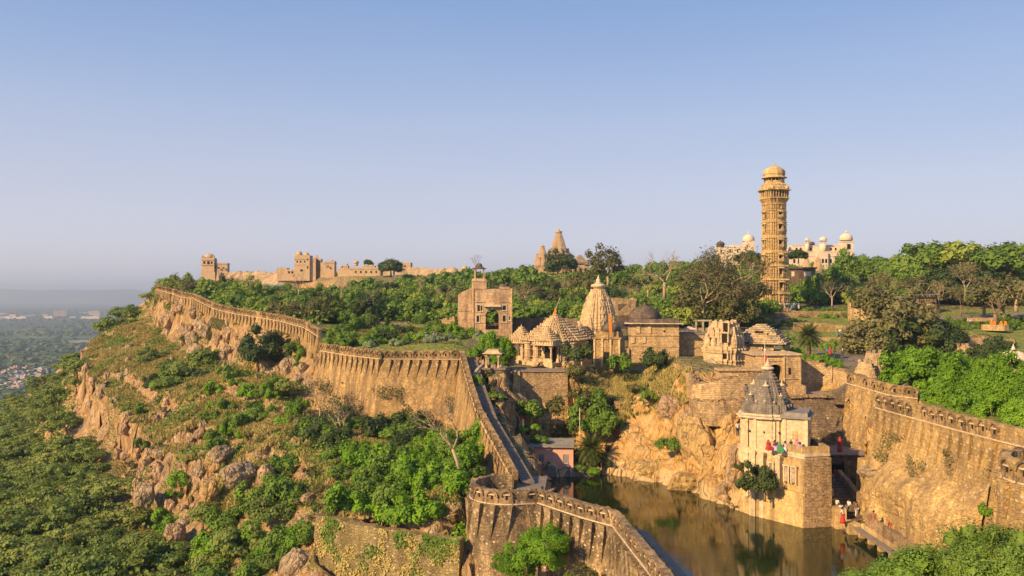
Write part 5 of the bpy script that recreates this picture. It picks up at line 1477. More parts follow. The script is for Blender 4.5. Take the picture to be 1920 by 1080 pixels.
def dome_pavilion():
    D = 141; r = empty("domed_pavilion", P(1228, 664, D), math.radians(-7), "square stone pavilion with a broad dark dome and thin white eave", "pavilion")
    b = MB(); b.box(-4.2, 3.9, 0, 6, -3.5, 5.0); b.box(-4.3, 4.0, -.1, 6.1, 1.2, 1.35); b.box(-4.3, 4, -.1, 6.1, 3.0, 3.12); b.box(-4.6, -4.2, -.4, 6, -3.5, .9); b.build("wall_body", M['rubble_pale'], r, jit=.04)
    b = MB(); b.box(-5.0, 4.6, -.8, 6.8, 5.0, 5.14); b.build("eave", M['line'], r)
    b = MB(); b.box(-4.3, 3.9, -.1, 6.1, 5.15, 5.8, .15); b.build("parapet", M['dome_dark'], r)
    b = MB(); b.lathe([(2.7, 0), (2.75, .2), (2.6, .8), (2.1, 1.5), (1.2, 2.0), (.4, 2.25), (.25, 2.5), (.1, 2.8)], 20, -1.6, 3, 5.75); b.build("dome", M['dome_dark'], r)
    for k in range(9): b = MB(); b.box(-4.28 + .0, -4.18, .4 + k * .6, .7 + k * .6, 1.0, 2.9); b.box(-4.34, -4.2, .4 + k * .6, .6 + k * .6, 3.2, 4.4); b.build("carved_panel", M['sand'], r)
    for k in range(4): b = MB(); b.box(-3.9 + k * .9, -3.3 + k * .9, -.16, .05, 3.4 if k % 2 else 1.8, 4.6 if k % 2 else 2.8); b.build("carved_panel", M['sand'], r)
    b = MB(); b.box(1.4, 1.7, -.02, .2, 3.6, 3.95); b.build("window_opening", M['void'], r)
    w = empty("compound_wall", P(1340, 664, 143), math.radians(-3), "long straight stone wall between the domed pavilion and the ruined spire", "wall")
    b = MB(); b.box(-10.5, 9, 0, 1.4, -3, 3.3); b.box(-10.5, 9, -.1, 0.02, 1.1, 1.25); b.box(-10.5, 9, -.1, 0.02, 2.3, 2.42); b.build("wall_body", M['rubble_pale'], w, jit=.05)
    b = MB(); b.box(-10.5, 9, 2.2, 2.3, 3.25, 3.45) ; b.box(-10.5, 9.1, -.15, 5, 3.3, 3.5); b.build("coping", M['paving'], w, jit=.03)
    s = empty("doorway_frame", P(1318, 620, 148), 0, "small bare post and lintel frame standing on the long wall", "frame")
    for x in (-1.2, 0, 1.2): b = MB(); b.cbox(x, 0, -.5, .28, .3, 2.1); b.build("post", M['sand_grey'], s)
    b = MB(); b.cbox(0, 0, 1.6, 3.0, .4, .3); b.cbox(0, .2, .0, 2.8, .2, .5); b.build("lintel", M['sand_grey'], s)
    for i, (x, wd) in enumerate([(1292, "left"), (1175, "right")]):
        q = empty("awning", P(x, 618 if i == 0 else 612, 146), 0.2, "faded pink cloth awning between the long wall and the bare trees" if i == 0 else "pale cloth awning between the stained shrine and the domed pavilion", "awning")
        b = MB(); b.add([(-1.3, -.8, 0), (1.3, -.8, 0.05), (1.3, .8, .1), (-1.3, .8, 0), (0, 0, .6)], [(0, 1, 4), (1, 2, 4), (2, 3, 4), (3, 0, 4), (3, 2, 1, 0)]); b.build("cloth", simple("faded_cloth", (.55, .40, .38)), q)
        b = MB(); b.tube([(0, 0, -1.5), (0, 0, .55)], .04, 5); b.build("pole", M['metal'], q)
dome_pavilion()
# ---------------------------------------------------------------- ruined shrines on the terrace
def ruined_spire():
    D = 126; r = empty("ruined_temple", P(1358, 692, D), math.radians(-30), "roofless broken temple spire of clustered carved shafts on the terrace", "temple")
    S = M['sand']
    b = MB(); b.prism(stepped(5.2, .05, 3), -1.5, .5, .98); b.build("plinth", S, r)
    b = MB(); rings = []
    for z, k in [(.5, 1), (.8, 1), (.82, .93), (1.3, .93), (1.32, .97), (1.5, .97), (1.52, .9), (2.5, .9), (2.52, .95), (2.8, .97), (3.0, 1.0), (3.2, 1.0), (3.22, .9), (3.5, .9)]: rings.append(sc_ring(stepped(5.0, .055, 3), k, z))
    b.loft(rings); b.build("wall_body", S, r, jit=.03)
    b = MB(); spire(b, 0, 0, 3.5, 3.7, 3.5, .05, 3, .62, 8, 1.2); b.build("core", M['sand_grey'], r, jit=.05)
    rg = random.Random(4)
    for k in range(4):
        ca, sa = [(1, 0), (0, 1), (-1, 0), (0, -1)][k]
        for row, (z, o, n, h, w) in enumerate([(3.3, -2.35, 5, 1.9, .8), (4.7, -1.95, 4, 1.7, .75), (5.8, -1.5, 3, 1.4, .75)]):
            for i in range(n):
                if rg.random() < 0.08: continue
                u = (i - (n - 1) / 2) * w * 1.15; oo = o + abs(i - (n - 1) / 2) * .16; x, y = u * ca - oo * sa, u * sa + oo * ca
                b = MB(); hh = h * rg.uniform(.8, 1.1)
                b.loft([sc_ring(stepped(w, .05, 1), q, z + hh * f, x, y) for f, q in [(0, .95), (.12, 1.0), (.14, .85), (.3, .95), (.5, .92), (.75, .75), (.85, .6), (.87, .72), (1, .35)]]); b.build("carved_shaft", S, r, jit=.04)
    for z, o, w in [(4.2, -2.9, .8), (5.7, -2.2, .7), (1.7, -2.75, .7)]:
        b = MB(rot=0); b.box(.5, .5 + w, o - .05, o + .5, z, z + 1.1); f = b.build("window_opening", M['void'], r)
        b = MB(); b.box(.3, .5, o - .15, o + .4, z - .1, z + 1.2); b.box(.5 + w, .7 + w, o - .15, o + .4, z - .1, z + 1.2); b.box(.2, .8 + w, o - .2, o + .4, z + 1.2, z + 1.38); b.build("frame", S, f)
    # little porch
    for x, y in ((-2.0, -3.6), (-.2, -3.6), (-2.0, -2.6), (-.2, -2.6)): b = MB(); column(b, x, y, -1.6, 2.4, .13, 6); b.build("column", S, r)
    b = MB(); b.cbox(-1.1, -3.1, .8, 2.6, 1.7, .2); b.add([(-2.3, -3.9, 1.0), (0.1, -3.9, 1.0), (.1, -2.4, 1.0), (-2.3, -2.4, 1.0), (-1.1, -3.2, 1.9)], [(0, 1, 4), (1, 2, 4), (2, 3, 4), (3, 0, 4)]); b.build("porch_roof", M['sand_grey'], r)
ruined_spire()
def ruined_hall():
    D = 130; r = empty("ruined_hall", P(1432, 688, D), math.radians(-25), "collapsed pillared hall with a heap of layered roof slabs left of the date palm", "ruin")
    S = M['sand_grey']
    b = MB(); b.cbox(0, 0, -2, 8.4, 7, 2.2); b.build("floor", M['rubble_pale'], r, jit=.05)
    for i, (x, y, h) in enumerate([(-3.4, -2.8, 3.0), (-1.9, -2.8, 3.0), (0, -2.8, 3.0), (1.6, -2.8, 2.9), (3.2, -2.8, 2.6), (-3.4, 0, 3), (3.2, 0, 2.8), (-3.4, 2.6, 3), (3.2, 2.6, 3), (-.5, 2.6, 3), (1.4, 2.6, 2.2)]):
        b = MB(); column(b, x, y, .2, h, .17, 6); b.build("column", M['sand'], r)
    b = MB(); b.cbox(-1.0, -2.8, 3.2, 5.6, .6, .45); b.cbox(-3.4, 0, 3.2, .6, 6, .45); b.cbox(3.2, .8, 3.0, .6, 4, .4); b.cbox(0, 2.6, 3.2, 7, .6, .4); b.build("lintel", S, r, jit=.05)
    rg = random.Random(9)
    for i in range(11):
        t = i / 11; s = 7.4 * (1 - t * .88)
        m = max(2, int(s / 1.1))
        for k in range(4):
            ca, sa = [(1, 0), (0, 1), (-1, 0), (0, -1)][k]
            for q in range(m):
                if rg.random() < 0.10: continue
                u = -s / 2 + (q + .5) * s / m; o = -s / 2 + .3; x, y = u * ca - o * sa - .3, u * sa + o * ca
                b = MB(rot=rg.uniform(-.1, .1), org=(x, y, 3.7 + i * .26)); b.cbox(0, 0, 0, s / m * 1.0, s / m * .9, .2 + rg.uniform(0, .06)); b.build("roof_slab", M['sand'] if rg.random() < .4 else S, r)
    b = MB(); b.cbox(-.3, 0, 3.65, 5.6, 5.2, .3); b.prism([(-2.9, -2.4), (2.3, -2.4), (2.3, 2.4), (-2.9, 2.4)], 3.95, 6.3, .15); b.build("roof_core", S, r, jit=.08)
    b = MB(); b.box(-3.1, -2.2, -2.5, -2.3, .3, 3.1); b.box(-1.4, 2.8, -2.3, -2.1, .3, 1.5) ; b.build("screen_wall", M['rubble'], r, jit=.05)
ruined_hall()
def shrine_stump(label, px, py, D, s, h, rz):
    r = empty("ruined_shrine", P(px, py, D), rz, label, "ruin")
    b = MB(); b.prism(stepped(s * 1.1, .04, 3), -2, .3); b.build("plinth", M['sand'], r)
    b = MB(); rings = [];
    for i in range(7):
        z = .3 + (h - .6) * i / 7; k = 1 - .05 * i - (.12 if i > 3 else 0)
        rings += [sc_ring(stepped(s, .06, 3), k, z), sc_ring(stepped(s, .06, 3), k, z + h * .09), sc_ring(stepped(s, .06, 3), k * .93, z + h * .1)]
    b.loft(rings); b.build("wall_body", M['sand'], r, jit=.07)
    for k in range(7):
        b = MB(rot=rnd.uniform(0, 3), org=(rnd.uniform(-s * .3, s * .3), rnd.uniform(-s * .3, s * .3), h - .4)); b.cbox(0, 0, 0, .6, .5, rnd.uniform(.25, .6)); b.build("stone", M['sand_grey'], r)
    return r
shrine_stump("small ruined shrine stump of fluted stone right of the garden path", 1641, 706, 121, 3.2, 3.7, math.radians(-25))
shrine_stump("low carved stone base just left of the small ruined shrine stump", 1622, 708, 118, 2.2, 2.5, math.radians(-10)) 
b = MB(); b.box(-2.6, 2.6, 0, 1, -1, 4.2); 
def roofless_chamber():
    D = 160; r = empty("roofless_chamber", P(1170, 596, D), math.radians(12), "roofless broken stone chamber behind the tall temple spire", "ruin")
    ruin_wall("wall_body", [(-2.3, 0, 3.9, -2), (2.2, 0, 3.4, -2)], .6, 'rubble_pale', parent=r, rag=.5, rough=.12)
    ruin_wall("wall_body", [(-2.3, 0, 3.6, -2), (-2.1, 3.5, 3.9, -2)], .6, 'rubble_pale', parent=r, rag=.5, rough=.12)
    ruin_wall("wall_body", [(2.2, 0, 3.8, -2), (2.3, 3.5, 3.6, -2)], .6, 'rubble_pale', parent=r, rag=.5, rough=.12)
    b = MB(); b.box(-1.3, 1.1, -.35, -.2, .4, 2.6); b.build("niche", M['rubble_dark'], r)
    b = MB(); b.box(-2.7, 3.2, -1.6, -.4, -2, .5); b.build("parapet", M['rubble_dark'], r, jit=.05)
roofless_chamber()
# ---------------------------------------------------------------- rubble walls round the terrace above the pool
def W3(*r): p = P(*r); return (p.x, p.y, p.z)
def rub(label, rows, zb, thick, mat, cap=0.0, rag=.3, cat="wall", lean=.04):
    r = empty("rubble_wall", (0, 0, 0), 0, label, cat)
    pts = [(*W3(x, y, D), zb if not isinstance(zb, list) else zb[i]) for i, (x, y, D) in enumerate(rows)]
    ruin_wall("wall_body", pts, thick, mat, parent=r, rag=rag, lean=lean, rough=.1)
    if cap: cap_stones(r, pts, cap, cap * .9)
    return r
rub("broken rubble wall snaking along the edge of the cliff above the pool", [(1252, 668, 128), (1275, 684, 122), (1296, 702, 117), (1302, 712, 113)], [-13, -13.5, -14, -15], 1.4, 'rubble_pale', .7)
rub("curved rubble wall with blocked niches on top of the cliff", [(1302, 712, 113.5), (1308, 722, 110.5), (1345, 712, 109.5), (1400, 704, 110), (1432, 700, 111)], [-15.2, -15.2, -15.2, -15, -14.5], 1.2, 'rubble_pale', .7)
rub("curved low ledge wall under the niched rubble wall", [(1297, 745, 113), (1312, 752, 108.6), (1350, 752, 107), (1400, 748, 107)], [-16, -16.5, -16.5, -16], 1.3, 'rubble', .7)
nw = empty("niched_wall", (0, 0, 0), 0, "stone wall face with square blocked niches and pilasters left of the gate block", "wall")
b = MB(); b.box(26.8, 33.2, 110.6, 112.2, -15.5, -9.9); b.box(26.6, 33.4, 110.3, 112.4, -9.9, -9.6); b.build("wall_body", M['rubble_pale'], nw, jit=.06)
for x in (27.6, 30.4): b = MB(); b.box(x, x + 1.7, 110.5, 110.75, -13.3, -11.0); b.build("niche", M['ochre'] if x > 28 else M['sand_grey'], nw)
for x in (27.2, 29.6, 30.0, 32.4): b = MB(); b.box(x, x + .3, 110.3, 110.62, -13.6, -10.6); b.build("pilaster", M['sand'], nw)
b = MB(); b.box(27.0, 32.8, 110.1, 110.6, -10.62, -10.35); b.build("lintel", M['sand'], nw)
rub("tumbled stone wall in front of the broken spire and pillared hall", [(1330, 700, 121), (1370, 697, 119), (1395, 686, 118), (1432, 676, 118)], -15, .9, 'rubble_pale', .75)
# gate block with a stair passage
def gate_block():
    r = empty("gate_block", (0, 0, 0), 0, "square stone gate block with a dark arched stair passage beside the blackened spires", "gatehouse")
    S = M['rubble_pale']
    y0 = 113
    b = MB(); b.box(32.2, 33.6, y0, 118, -15, -8.0); b.box(36.0, 38.2, y0, 118, -15, -8.2); b.box(33.6, 36.0, y0 + .2, 118, -8.9, -8.1); b.box(33.6, 36.0, 116.8, 118, -15, -8.9); b.box(36.9, 38.3, y0 - 1.8, y0, -15, -11.9); b.build("wall_body", S, r, jit=.05)
    n = 10; cx, w = 35.0, .95
    b = MB()
    for i in range(n):
        a0, a1 = PI * i / n, PI * (i + 1) / n
        x0, z0, x1, z1 = cx - w * math.cos(a0), -10.2 + .9 * math.sin(a0), cx - w * math.cos(a1), -10.2 + .9 * math.sin(a1)
        b.add([(x0, y0 + .3, z0), (x1, y0 + .3, z1), (x1, y0 + .3, -8.95), (x0, y0 + .3, -8.95), (x0, y0 + 1.2, z0), (x1, y0 + 1.2, z1)], [(0, 1, 2, 3), (0, 4, 5, 1)])
    b.box(33.6, cx - w, y0 + .3, y0 + 1.2, -15, -8.95); b.build("arch", S, r)
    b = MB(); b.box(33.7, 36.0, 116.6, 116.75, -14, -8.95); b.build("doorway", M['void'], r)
    b = MB(); b.box(31.8, 38.4, y0 - .2, 118.2, -8.08, -7.85); b.box(36.0, 38.3, y0 - .12, y0, -11.2, -11.05); b.build("cornice", M['sand'], r, jit=.03)
    b = MB(); b.box(36.6, 36.9, y0 - .05, y0 + .3, -10.6, -9.7); b.build("window_opening", M['void'], r)
    b = MB(); b.box(35.85, 36.1, y0 - .15, y0 + .1, -14.9, -8.3); b.box(38.0, 38.25, y0 - .12, y0 + .1, -14.9, -8.3); b.build("pilaster", M['ochre'], r)
    for k in range(9): b = MB(); b.box(33.6, 36.0, y0 - .6 + k * .42, y0 - .1 + k * .42, -15, -13.4 + k * .27); b.build("step", M['paving'], r)
gate_block()
rub("long sunlit rubble wall running from the gate block to the corner of the crenellated wall", [(1498, 674, 117.5), (1530, 682, 117.5), (1570, 692, 116.5), (1600, 702, 113), (1630, 712, 108.5)], -14.5, 1.3, 'rubble_pale', .75, .3)
# dark shaded rubble wall and terraces of the stair court
def court():
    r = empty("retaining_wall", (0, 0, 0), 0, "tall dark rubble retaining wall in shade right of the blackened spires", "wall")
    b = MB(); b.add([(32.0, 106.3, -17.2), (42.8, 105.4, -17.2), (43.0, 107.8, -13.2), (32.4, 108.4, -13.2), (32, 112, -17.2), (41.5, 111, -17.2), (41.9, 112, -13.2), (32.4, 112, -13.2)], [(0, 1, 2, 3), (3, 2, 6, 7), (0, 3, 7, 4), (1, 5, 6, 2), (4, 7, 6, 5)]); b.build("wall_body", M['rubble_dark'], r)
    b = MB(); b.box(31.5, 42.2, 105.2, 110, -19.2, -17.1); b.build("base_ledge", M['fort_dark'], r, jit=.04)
    pts = [(32.2, 108.3, -13.0, -14), (41.8, 107.7, -13.0, -14)]; cap_stones(r, pts, .8, .7)
    t = empty("terrace", (0, 0, 0), 0, "paved brown terrace where the woman in red walks", "terrace")
    b = MB(); b.box(31.8, 41.6, 98.8, 105.4, -26, -18.66); b.build("terrace_body", M['rubble_dark'], t, jit=.03)
    b = MB(); b.box(31.6, 41.8, 98.6, 105.4, -18.64, -18.5); b.build("paving", M['paving'], t)
    for k in range(6): b = MB(); b.box(31.0, 33.4 - k * .0, 103.2 + .34 * k, 103.6 + .34 * k, -18.6, -18.2 + .32 * k); b.build("step", M['paving'], t)
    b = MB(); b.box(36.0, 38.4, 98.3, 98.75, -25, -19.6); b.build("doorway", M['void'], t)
    b = MB(); b.box(38.3, 38.9, 98.2, 98.8, -25, -19.2); b.box(35.6, 36.0, 98.2, 98.8, -25, -19.2); b.build("pilaster", M['fort_dark'], t)
    v = empty("stone_vault", P(1598, 752, 107.5), math.radians(-15), "small dark stone hut with a pitched roof at the foot of the golden wall", "hut")
    b = MB(); b.ext([(-2.3, -.3), (2.3, -.3), (1.9, 1.0), (0, 2.3), (-1.9, .9)], -1.5, 3.0); b.build("hut_body", M['rubble_dark'], v, jit=.06)
    b = MB(); b.box(-.2, .9, -1.6, -1.3, -.2, .9); b.build("doorway", M['void'], v)
    cur = empty("top_terrace", (0, 0, 0), 0, "flat earthen terrace above the dark rubble wall", "terrace")
    b = MB(); b.box(31.5, 42, 108.2, 118, -15, -13.1); b.build("terrace_body", simple("trodden_earth", (.30, .22, .15), .95, .2, .8), cur, jit=.05)
court()

# ---------------------------------------------------------------- temple with blackened spires on its podium
def podium():
    r = empty("podium", (0, 0, 0), 0, "tall stone platform rising out of the pool under the black spired temple", "platform")
    poly = [(25.2, 94.6), (25.9, 93.0), (29.9, 87.6), (33.0, 88.4), (33.6, 99.5), (28.5, 101.5)]
    b = MB(); b.prism(poly, -28, -20.6, .985); b.build("lower_block", M['ochre'], r, jit=.06)
    up = [(26.0, 95.0), (27.0, 93.0), (30.1, 88.0), (32.8, 88.6), (33.6, 99.5), (28.5, 101.2)]
    b = MB(); b.prism(up, -20.6, -17.0, 1.0); b.build("upper_block", M['ochre'], r, jit=.04)
    # right-hand face is bare rubble
    b = MB(); b.add([(29.95, 87.45, -27), (33.15, 88.22, -27), (33.05, 88.3, -16.9), (30.05, 87.75, -16.9), (29.95, 88.5, -27), (33.15, 89.5, -27), (33.05, 89.5, -16.9), (30.05, 88.9, -16.9)], [(0, 1, 2, 3), (1, 5, 6, 2), (4, 0, 3, 7), (3, 2, 6, 7)]); b.build("rubble_face", M['rubble'], r, jit=.05)
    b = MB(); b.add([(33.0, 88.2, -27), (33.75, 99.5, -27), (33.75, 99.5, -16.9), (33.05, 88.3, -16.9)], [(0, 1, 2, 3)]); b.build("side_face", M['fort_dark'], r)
    b = MB(); b.prism([(x + (x - 30) * .03, y + (y - 94) * .03) for x, y in up], -17.0, -16.72); b.prism([(x + (x - 30) * .05, y + (y - 94) * .05) for x, y in up], -16.715, -16.5); b.build("cornice", M['line'], r)
    # parapet on the edge
    pts = [(27.0, 93.2, -15.75, -16.6), (30.15, 88.1, -15.75, -16.6), (32.9, 88.7, -15.75, -16.6)]
    ruin_wall("parapet", pts, .35, 'ochre', parent=r, rag=.08, rough=.03)
    ruin_wall("parapet", [(32.9, 88.7, -15.9, -16.6), (33.4, 97.5, -15.9, -16.6)], .4, 'rubble', parent=r, rag=.1)
    # buttresses, carved window frames and blind windows on the pool face
    d = Vector((29.9 - 25.9, 87.6 - 93.0)).normalized(); n = Vector((d.y, -d.x))
    if n.y > 0: n = -n
    def face(u, o): return (26.3 + d.x * u - (n.x * -o), 93.0 + d.y * u - (n.y * -o))
    ang = math.atan2(d.y, d.x)
    for u, w, z0, z1, pr in [(0.2, .8, -27, -16.9, .5), (1.3, .5, -27, -17, .35), (3.3, .6, -20.8, -17, .3), (-.5, .5, -22, -17, .6)]:
        x, y = face(u, 0); b = MB(rot=ang, org=(x, y, 0)); b.box(-w / 2, w / 2, -pr, .5, z0, z1); b.box(-w / 2 - .08, w / 2 + .08, -pr - .08, .5, z1 - .35, z1 - .1); b.build("pilaster", M['plaster'], r)
    for u in (2.4, 4.3, 5.2):
        x, y = face(u, 0); b = MB(rot=ang, org=(x, y, 0)); b.box(-.22, .22, -.13, .3, -19.6, -18.1); f = b.build("niche", M['sand_grey'], r)
        b = MB(rot=ang, org=(x, y, 0)); b.box(-.36, -.22, -.2, .3, -19.7, -18.0); b.box(.22, .36, -.2, .3, -19.7, -18.0); b.box(-.42, .42, -.24, .3, -18.0, -17.85); b.build("frame", M['plaster'], f)
    x, y = face(2.8, 0); b = MB(rot=ang, org=(x, y, 0)); b.box(-3, 3.8, -.28, .4, -20.75, -20.5); b.build("string_course", M['ochre'], r, jit=.03)
podium()
def black_temple():
    zt = -16.9; r = empty("temple", (28.4, 94.8, zt), math.radians(-24), "small cream walled temple with a cluster of blackened spires above the pool", "temple")
    C = M['plaster']; K = M['spire_dark']
    b = MB(); b.prism(stepped(4.7, .05, 2), -1.5, 3.45, 1.0); b.build("sanctum_wall", C, r, jit=.015)
    b = MB(); b.prism(stepped(5.1, .05, 2), -1.5, .25); b.build("plinth", C, r)
    for k in range(4):
        ca, sa = [(1, 0), (0, 1), (-1, 0), (0, -1)][k]
        for u in (-1.9, -1.0, 1.0, 1.9):
            o = -2.4 - (.25 if abs(u) < 1.2 else 0); x, y = u * ca - o * sa, u * sa + o * ca
            b = MB(); b.cbox(x, y, -.2, .28, .28, 3.6); b.build("pilaster", C, r)
        for u in (-1.45, 0.0, 1.45):
            o = -2.62 if u == 0 else -2.45; x, y = u * ca - o * sa, u * sa + o * ca
            b = MB(); b.cbox(x * 1.06, y * 1.06, 1.9, .16, .16, .2); b.build("drain_hole", M['void'], r)
    b = MB()
    for z, k in [(3.45, 1.1), (3.72, 1.02)]: b.prism([(x * k, y * k) for x, y in stepped(4.9, .05, 2)], z, z + .22)
    b.build("eave", M['line'], r)
    b = MB(); b.prism(stepped(4.5, .05, 2), 3.95, 4.9, .97); b.build("drum", K, r, jit=.03)
    def dspire(x, y, z, s, h, name="small_spire", light=True):
        b = MB(); poly = stepped(s, .05, 3); rings = []; T = 12
        for i in range(T + 1):
            t = i / T; kk = 1 - .80 * t ** 1.35 + .04 * math.sin(PI * t); rings.append(sc_ring(poly, kk, z + h * t, x, y))
            if i < T: rings.append(sc_ring(poly, kk * .985, z + h * (t + .6 / T), x, y)); rings.append(sc_ring(poly, kk * .955, z + h * (t + .7 / T), x, y))
        b.loft(rings); sp = b.build(name, K, r, jit=.015)
        b = MB(); amalaka(b, x, y, z + h, s * .20, 14); kalasha(b, x, y, z + h + s * .11, s * .095); b.build("finial", M['line'], sp)
    dspire(0, 0, 4.5, 3.3, 4.0, "main_spire")
    for k in range(4):
        ca, sa = [(1, 0), (0, 1), (-1, 0), (0, -1)][k]
        for u, o, s, h, z in [(0, -1.5, 1.7, 2.5, 4.3), (-1.6, -1.6, 1.1, 1.8, 4.0), (-.95, -2.05, .8, 1.2, 3.95), (.95, -2.05, .8, 1.2, 3.95), (0, -2.3, .9, 1.3, 3.95)]:
            dspire(u * ca - o * sa, u * sa + o * ca, z, s, h)
    # forepart on the right
    c, s_ = math.cos(math.radians(24)), math.sin(math.radians(24))
    b = MB(); b.box(1.9, 4.5, -3.1, 1.5, -1.0, 3.7); b.build("hall_wall", C, r, jit=.015)
    b = MB(); b.box(1.7, 4.8, -3.4, 1.8, 3.7, 3.9); b.box(2.0, 4.5, -3.1, 1.5, 3.9, 4.3, .05); b.build("eave", M['greyslab'], r)
    b = MB(); b.box(2.9, 3.5, -3.14, -2.9, 1.5, 2.4); b.build("window", M['ochre'], r)
    for x in (2.15, 4.35): b = MB(); b.box(x - .14, x + .14, -3.2, -2.9, -1, 3.7); b.build("pilaster", C, r)
    b = MB(); b.box(4.46, 4.55, -1.0, -.7, 1.8, 2.2); b.build("window_opening", M['void'], r)
    f = empty("flag_pole", P(1434, 700, 96), 0, "thin flag pole with a red and white pennant rising behind the blackened spires", "flag")
    b = MB(); b.tube([(0, 0, -3), (0, 0, 3.5)], .04, 5); b.build("pole", M['line'], f)
    b = MB(); b.loft([[(0, -.02, 1.2), (.3, -.02, 1.0), (.3, .02, 1.0), (0, .02, 1.2)], [(0, -.02, 2.2), (.28, -.02, 1.9), (.28, .02, 1.9), (0, .02, 2.2)]]); b.build("cloth", CLOTH['red'], f)
    # scalloped brackets under the left of the terrace
    g = empty("balcony_brackets", P(1400, 838, 96.5), math.radians(-50), "row of scalloped plaster brackets carrying the edge of the temple terrace", "balcony")
    for k in range(4):
        b = MB(); b.loft([[(k * 1.0 - .45, .6, -1.6), (k * 1.0 + .45, .6, -1.6), (k * 1.0 + .45, .9, -1.6), (k * 1.0 - .45, .9, -1.6)], [(k * 1.0 - .47, .1, -.8), (k + .47, .1, -.8), (k + .47, .9, -.8), (k - .47, .9, -.8)], [(k - .48, -.6, -.1), (k + .48, -.6, -.1), (k + .48, .9, -.1), (k - .48, .9, -.1)]]); b.build("bracket", M['ochre'], g)
    b = MB(); b.box(-.7, 3.7, -.8, 3.0, -.1, .12); b.build("floor_slab", M['plaster'], g)
black_temple()

# ---------------------------------------------------------------- lower landing, steps, right-hand rock and walk
def landing():
    st = stair_run("dark wet steps going down between the stone platform and the golden rock to the pool", (35.2, 86.0, -23.9), (36.3, 96.5, -20.9), 3.2, 16, 'rubble_dark', 3.0)
    q = empty("landing", (0, 0, 0), 0, "small stepped stone landing at the water's edge where bathers gather", "landing")
    b = MB(); b.box(33.1, 34.2, 87.2, 90.2, -28, -21.9); b.box(33.7, 34.9, 85.2, 87.2, -28, -23.0); b.box(34.9, 35.9, 84.3, 86.0, -28, -23.6); b.box(33.2, 34.0, 90.2, 93, -28, -20.6); b.build("landing_block", M['ochre'], q, jit=.05)
    w = empty("side_wall", (0, 0, 0), 0, "sloping low wall on the right of the dark wet steps", "wall")
    ruin_wall("wall_body", [(37.4, 97.5, -20.1, -26), (37.2, 91, -21.4, -26), (36.9, 86, -22.4, -26)], .5, 'rubble', parent=w, rag=.1)
    # long walk on pillars over the water
    k = empty("walkway", (0, 0, 0), 0, "long grey walkway on stone pillars at the edge of the pool", "walkway")
    b = MB(); b.prism([(34.6, 84.5), (38.6, 84.9), (38.4, 62), (34.6, 62)], -23.3, -22.65); b.build("deck_edge", M['ochre'], k, jit=.03)
    b = MB(); b.prism([(35.0, 84.3), (38.5, 84.7), (38.3, 62), (35.0, 62)], -22.648, -22.5); b.build("deck", M['paving'], k)
    ruin_wall("parapet", [(38.3, 84.3, -21.6, -23), (34.9, 84.0, -21.6, -23), (34.75, 73, -21.6, -23)], .35, 'rubble', parent=k, rag=.06, rough=.04)
    b = MB(); b.prism([(33.9, 84.9), (34.8, 84.9), (34.8, 71), (33.9, 71)], -23.32, -23.12); b.build("ledge", M['paving'], k)
    for y in (84.2, 82, 79.8, 77.4, 75, 72.6, 70):
        b = MB(); b.cbox(34.5, y, -28, .5, .5, 4.7); b.build("pillar", M['ochre'], k)
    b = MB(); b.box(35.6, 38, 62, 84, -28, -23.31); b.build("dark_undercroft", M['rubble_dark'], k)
    ruin_wall("low_wall", [(38.7, 86.5, -21.2, -23.5), (38.7, 78, -21.7, -23.5)], .4, 'rubble', "low stone wall at the foot of the golden rock beside the walkway", "wall", rag=.1)
    # masonry foot with small doors
    m = empty("rock_house", (0, 0, 0), 0, "masonry foot of the golden rock with a small dark doorway and windows", "building")
    b = MB(); b.prism([(37.4, 93.5), (38.2, 88.4), (39.4, 81), (43, 81), (43, 94)], -25, -17.8, .93, (41.5, 88)); b.build("wall_body", M['ochre'], m, jit=.16)
    for y, z0, z1, w, nm in [(87.0, -22.1, -20.2, .8, "doorway"), (90.2, -19.9, -18.6, .5, "window"), (88.6, -19.6, -18.5, .5, "window")]:
        b = MB(); xf = 38.42 + (88.4 - y) * .16 + (z1 + 25) * .03
        b.box(xf - .35, xf + .5, y - w / 2, y + w / 2, z0, z1); f = b.build(nm, M['void'], m)
        b = MB(); b.box(xf - .45, xf + .3, y - w / 2 - .18, y - w / 2, z0, z1 + .15); b.box(xf - .45, xf + .3, y + w / 2, y + w / 2 + .18, z0, z1 + .15); b.box(xf - .5, xf + .3, y - w / 2 - .2, y + w / 2 + .2, z1, z1 + .2); b.build("frame", M['ochre'], f)
landing()
def rock_mesh(seed, R, mat, sub=4, flat=0.6):
    rr = np.random.RandomState(seed * 13 + 5)
    pn = unit(rr.randn(30, 3) * [1, 1, .8]); pd = rr.uniform(.66, 1.0, 30)
    bm = bmesh.new(); bmesh.ops.create_icosphere(bm, subdivisions=sub, radius=1)
    o = Vector((seed * 7.3, seed * 1.9, seed * 3.1))
    for v in bm.verts:
        p = v.co.copy(); dots = pn @ np.array(p[:]); ok = dots > 0.12
        d = min(1.25, float(np.min(pd[ok] / dots[ok])) if ok.any() else 1.1)
        d *= 1 + .10 * noise.noise(p * 1.8 + o) - .14 * abs(noise.noise(Vector((p.x * 3.2, p.y * 3.2, p.z * 1.3)) + o)) + .07 * noise.noise(Vector((p.x * 8, p.y * 8, p.z * 3.5)) + o)
        v.co = p * d
    me = bpy.data.meshes.new("boulder"); bm.to_mesh(me); bm.free(); wall_uv(me); me.materials.append(mat); return me
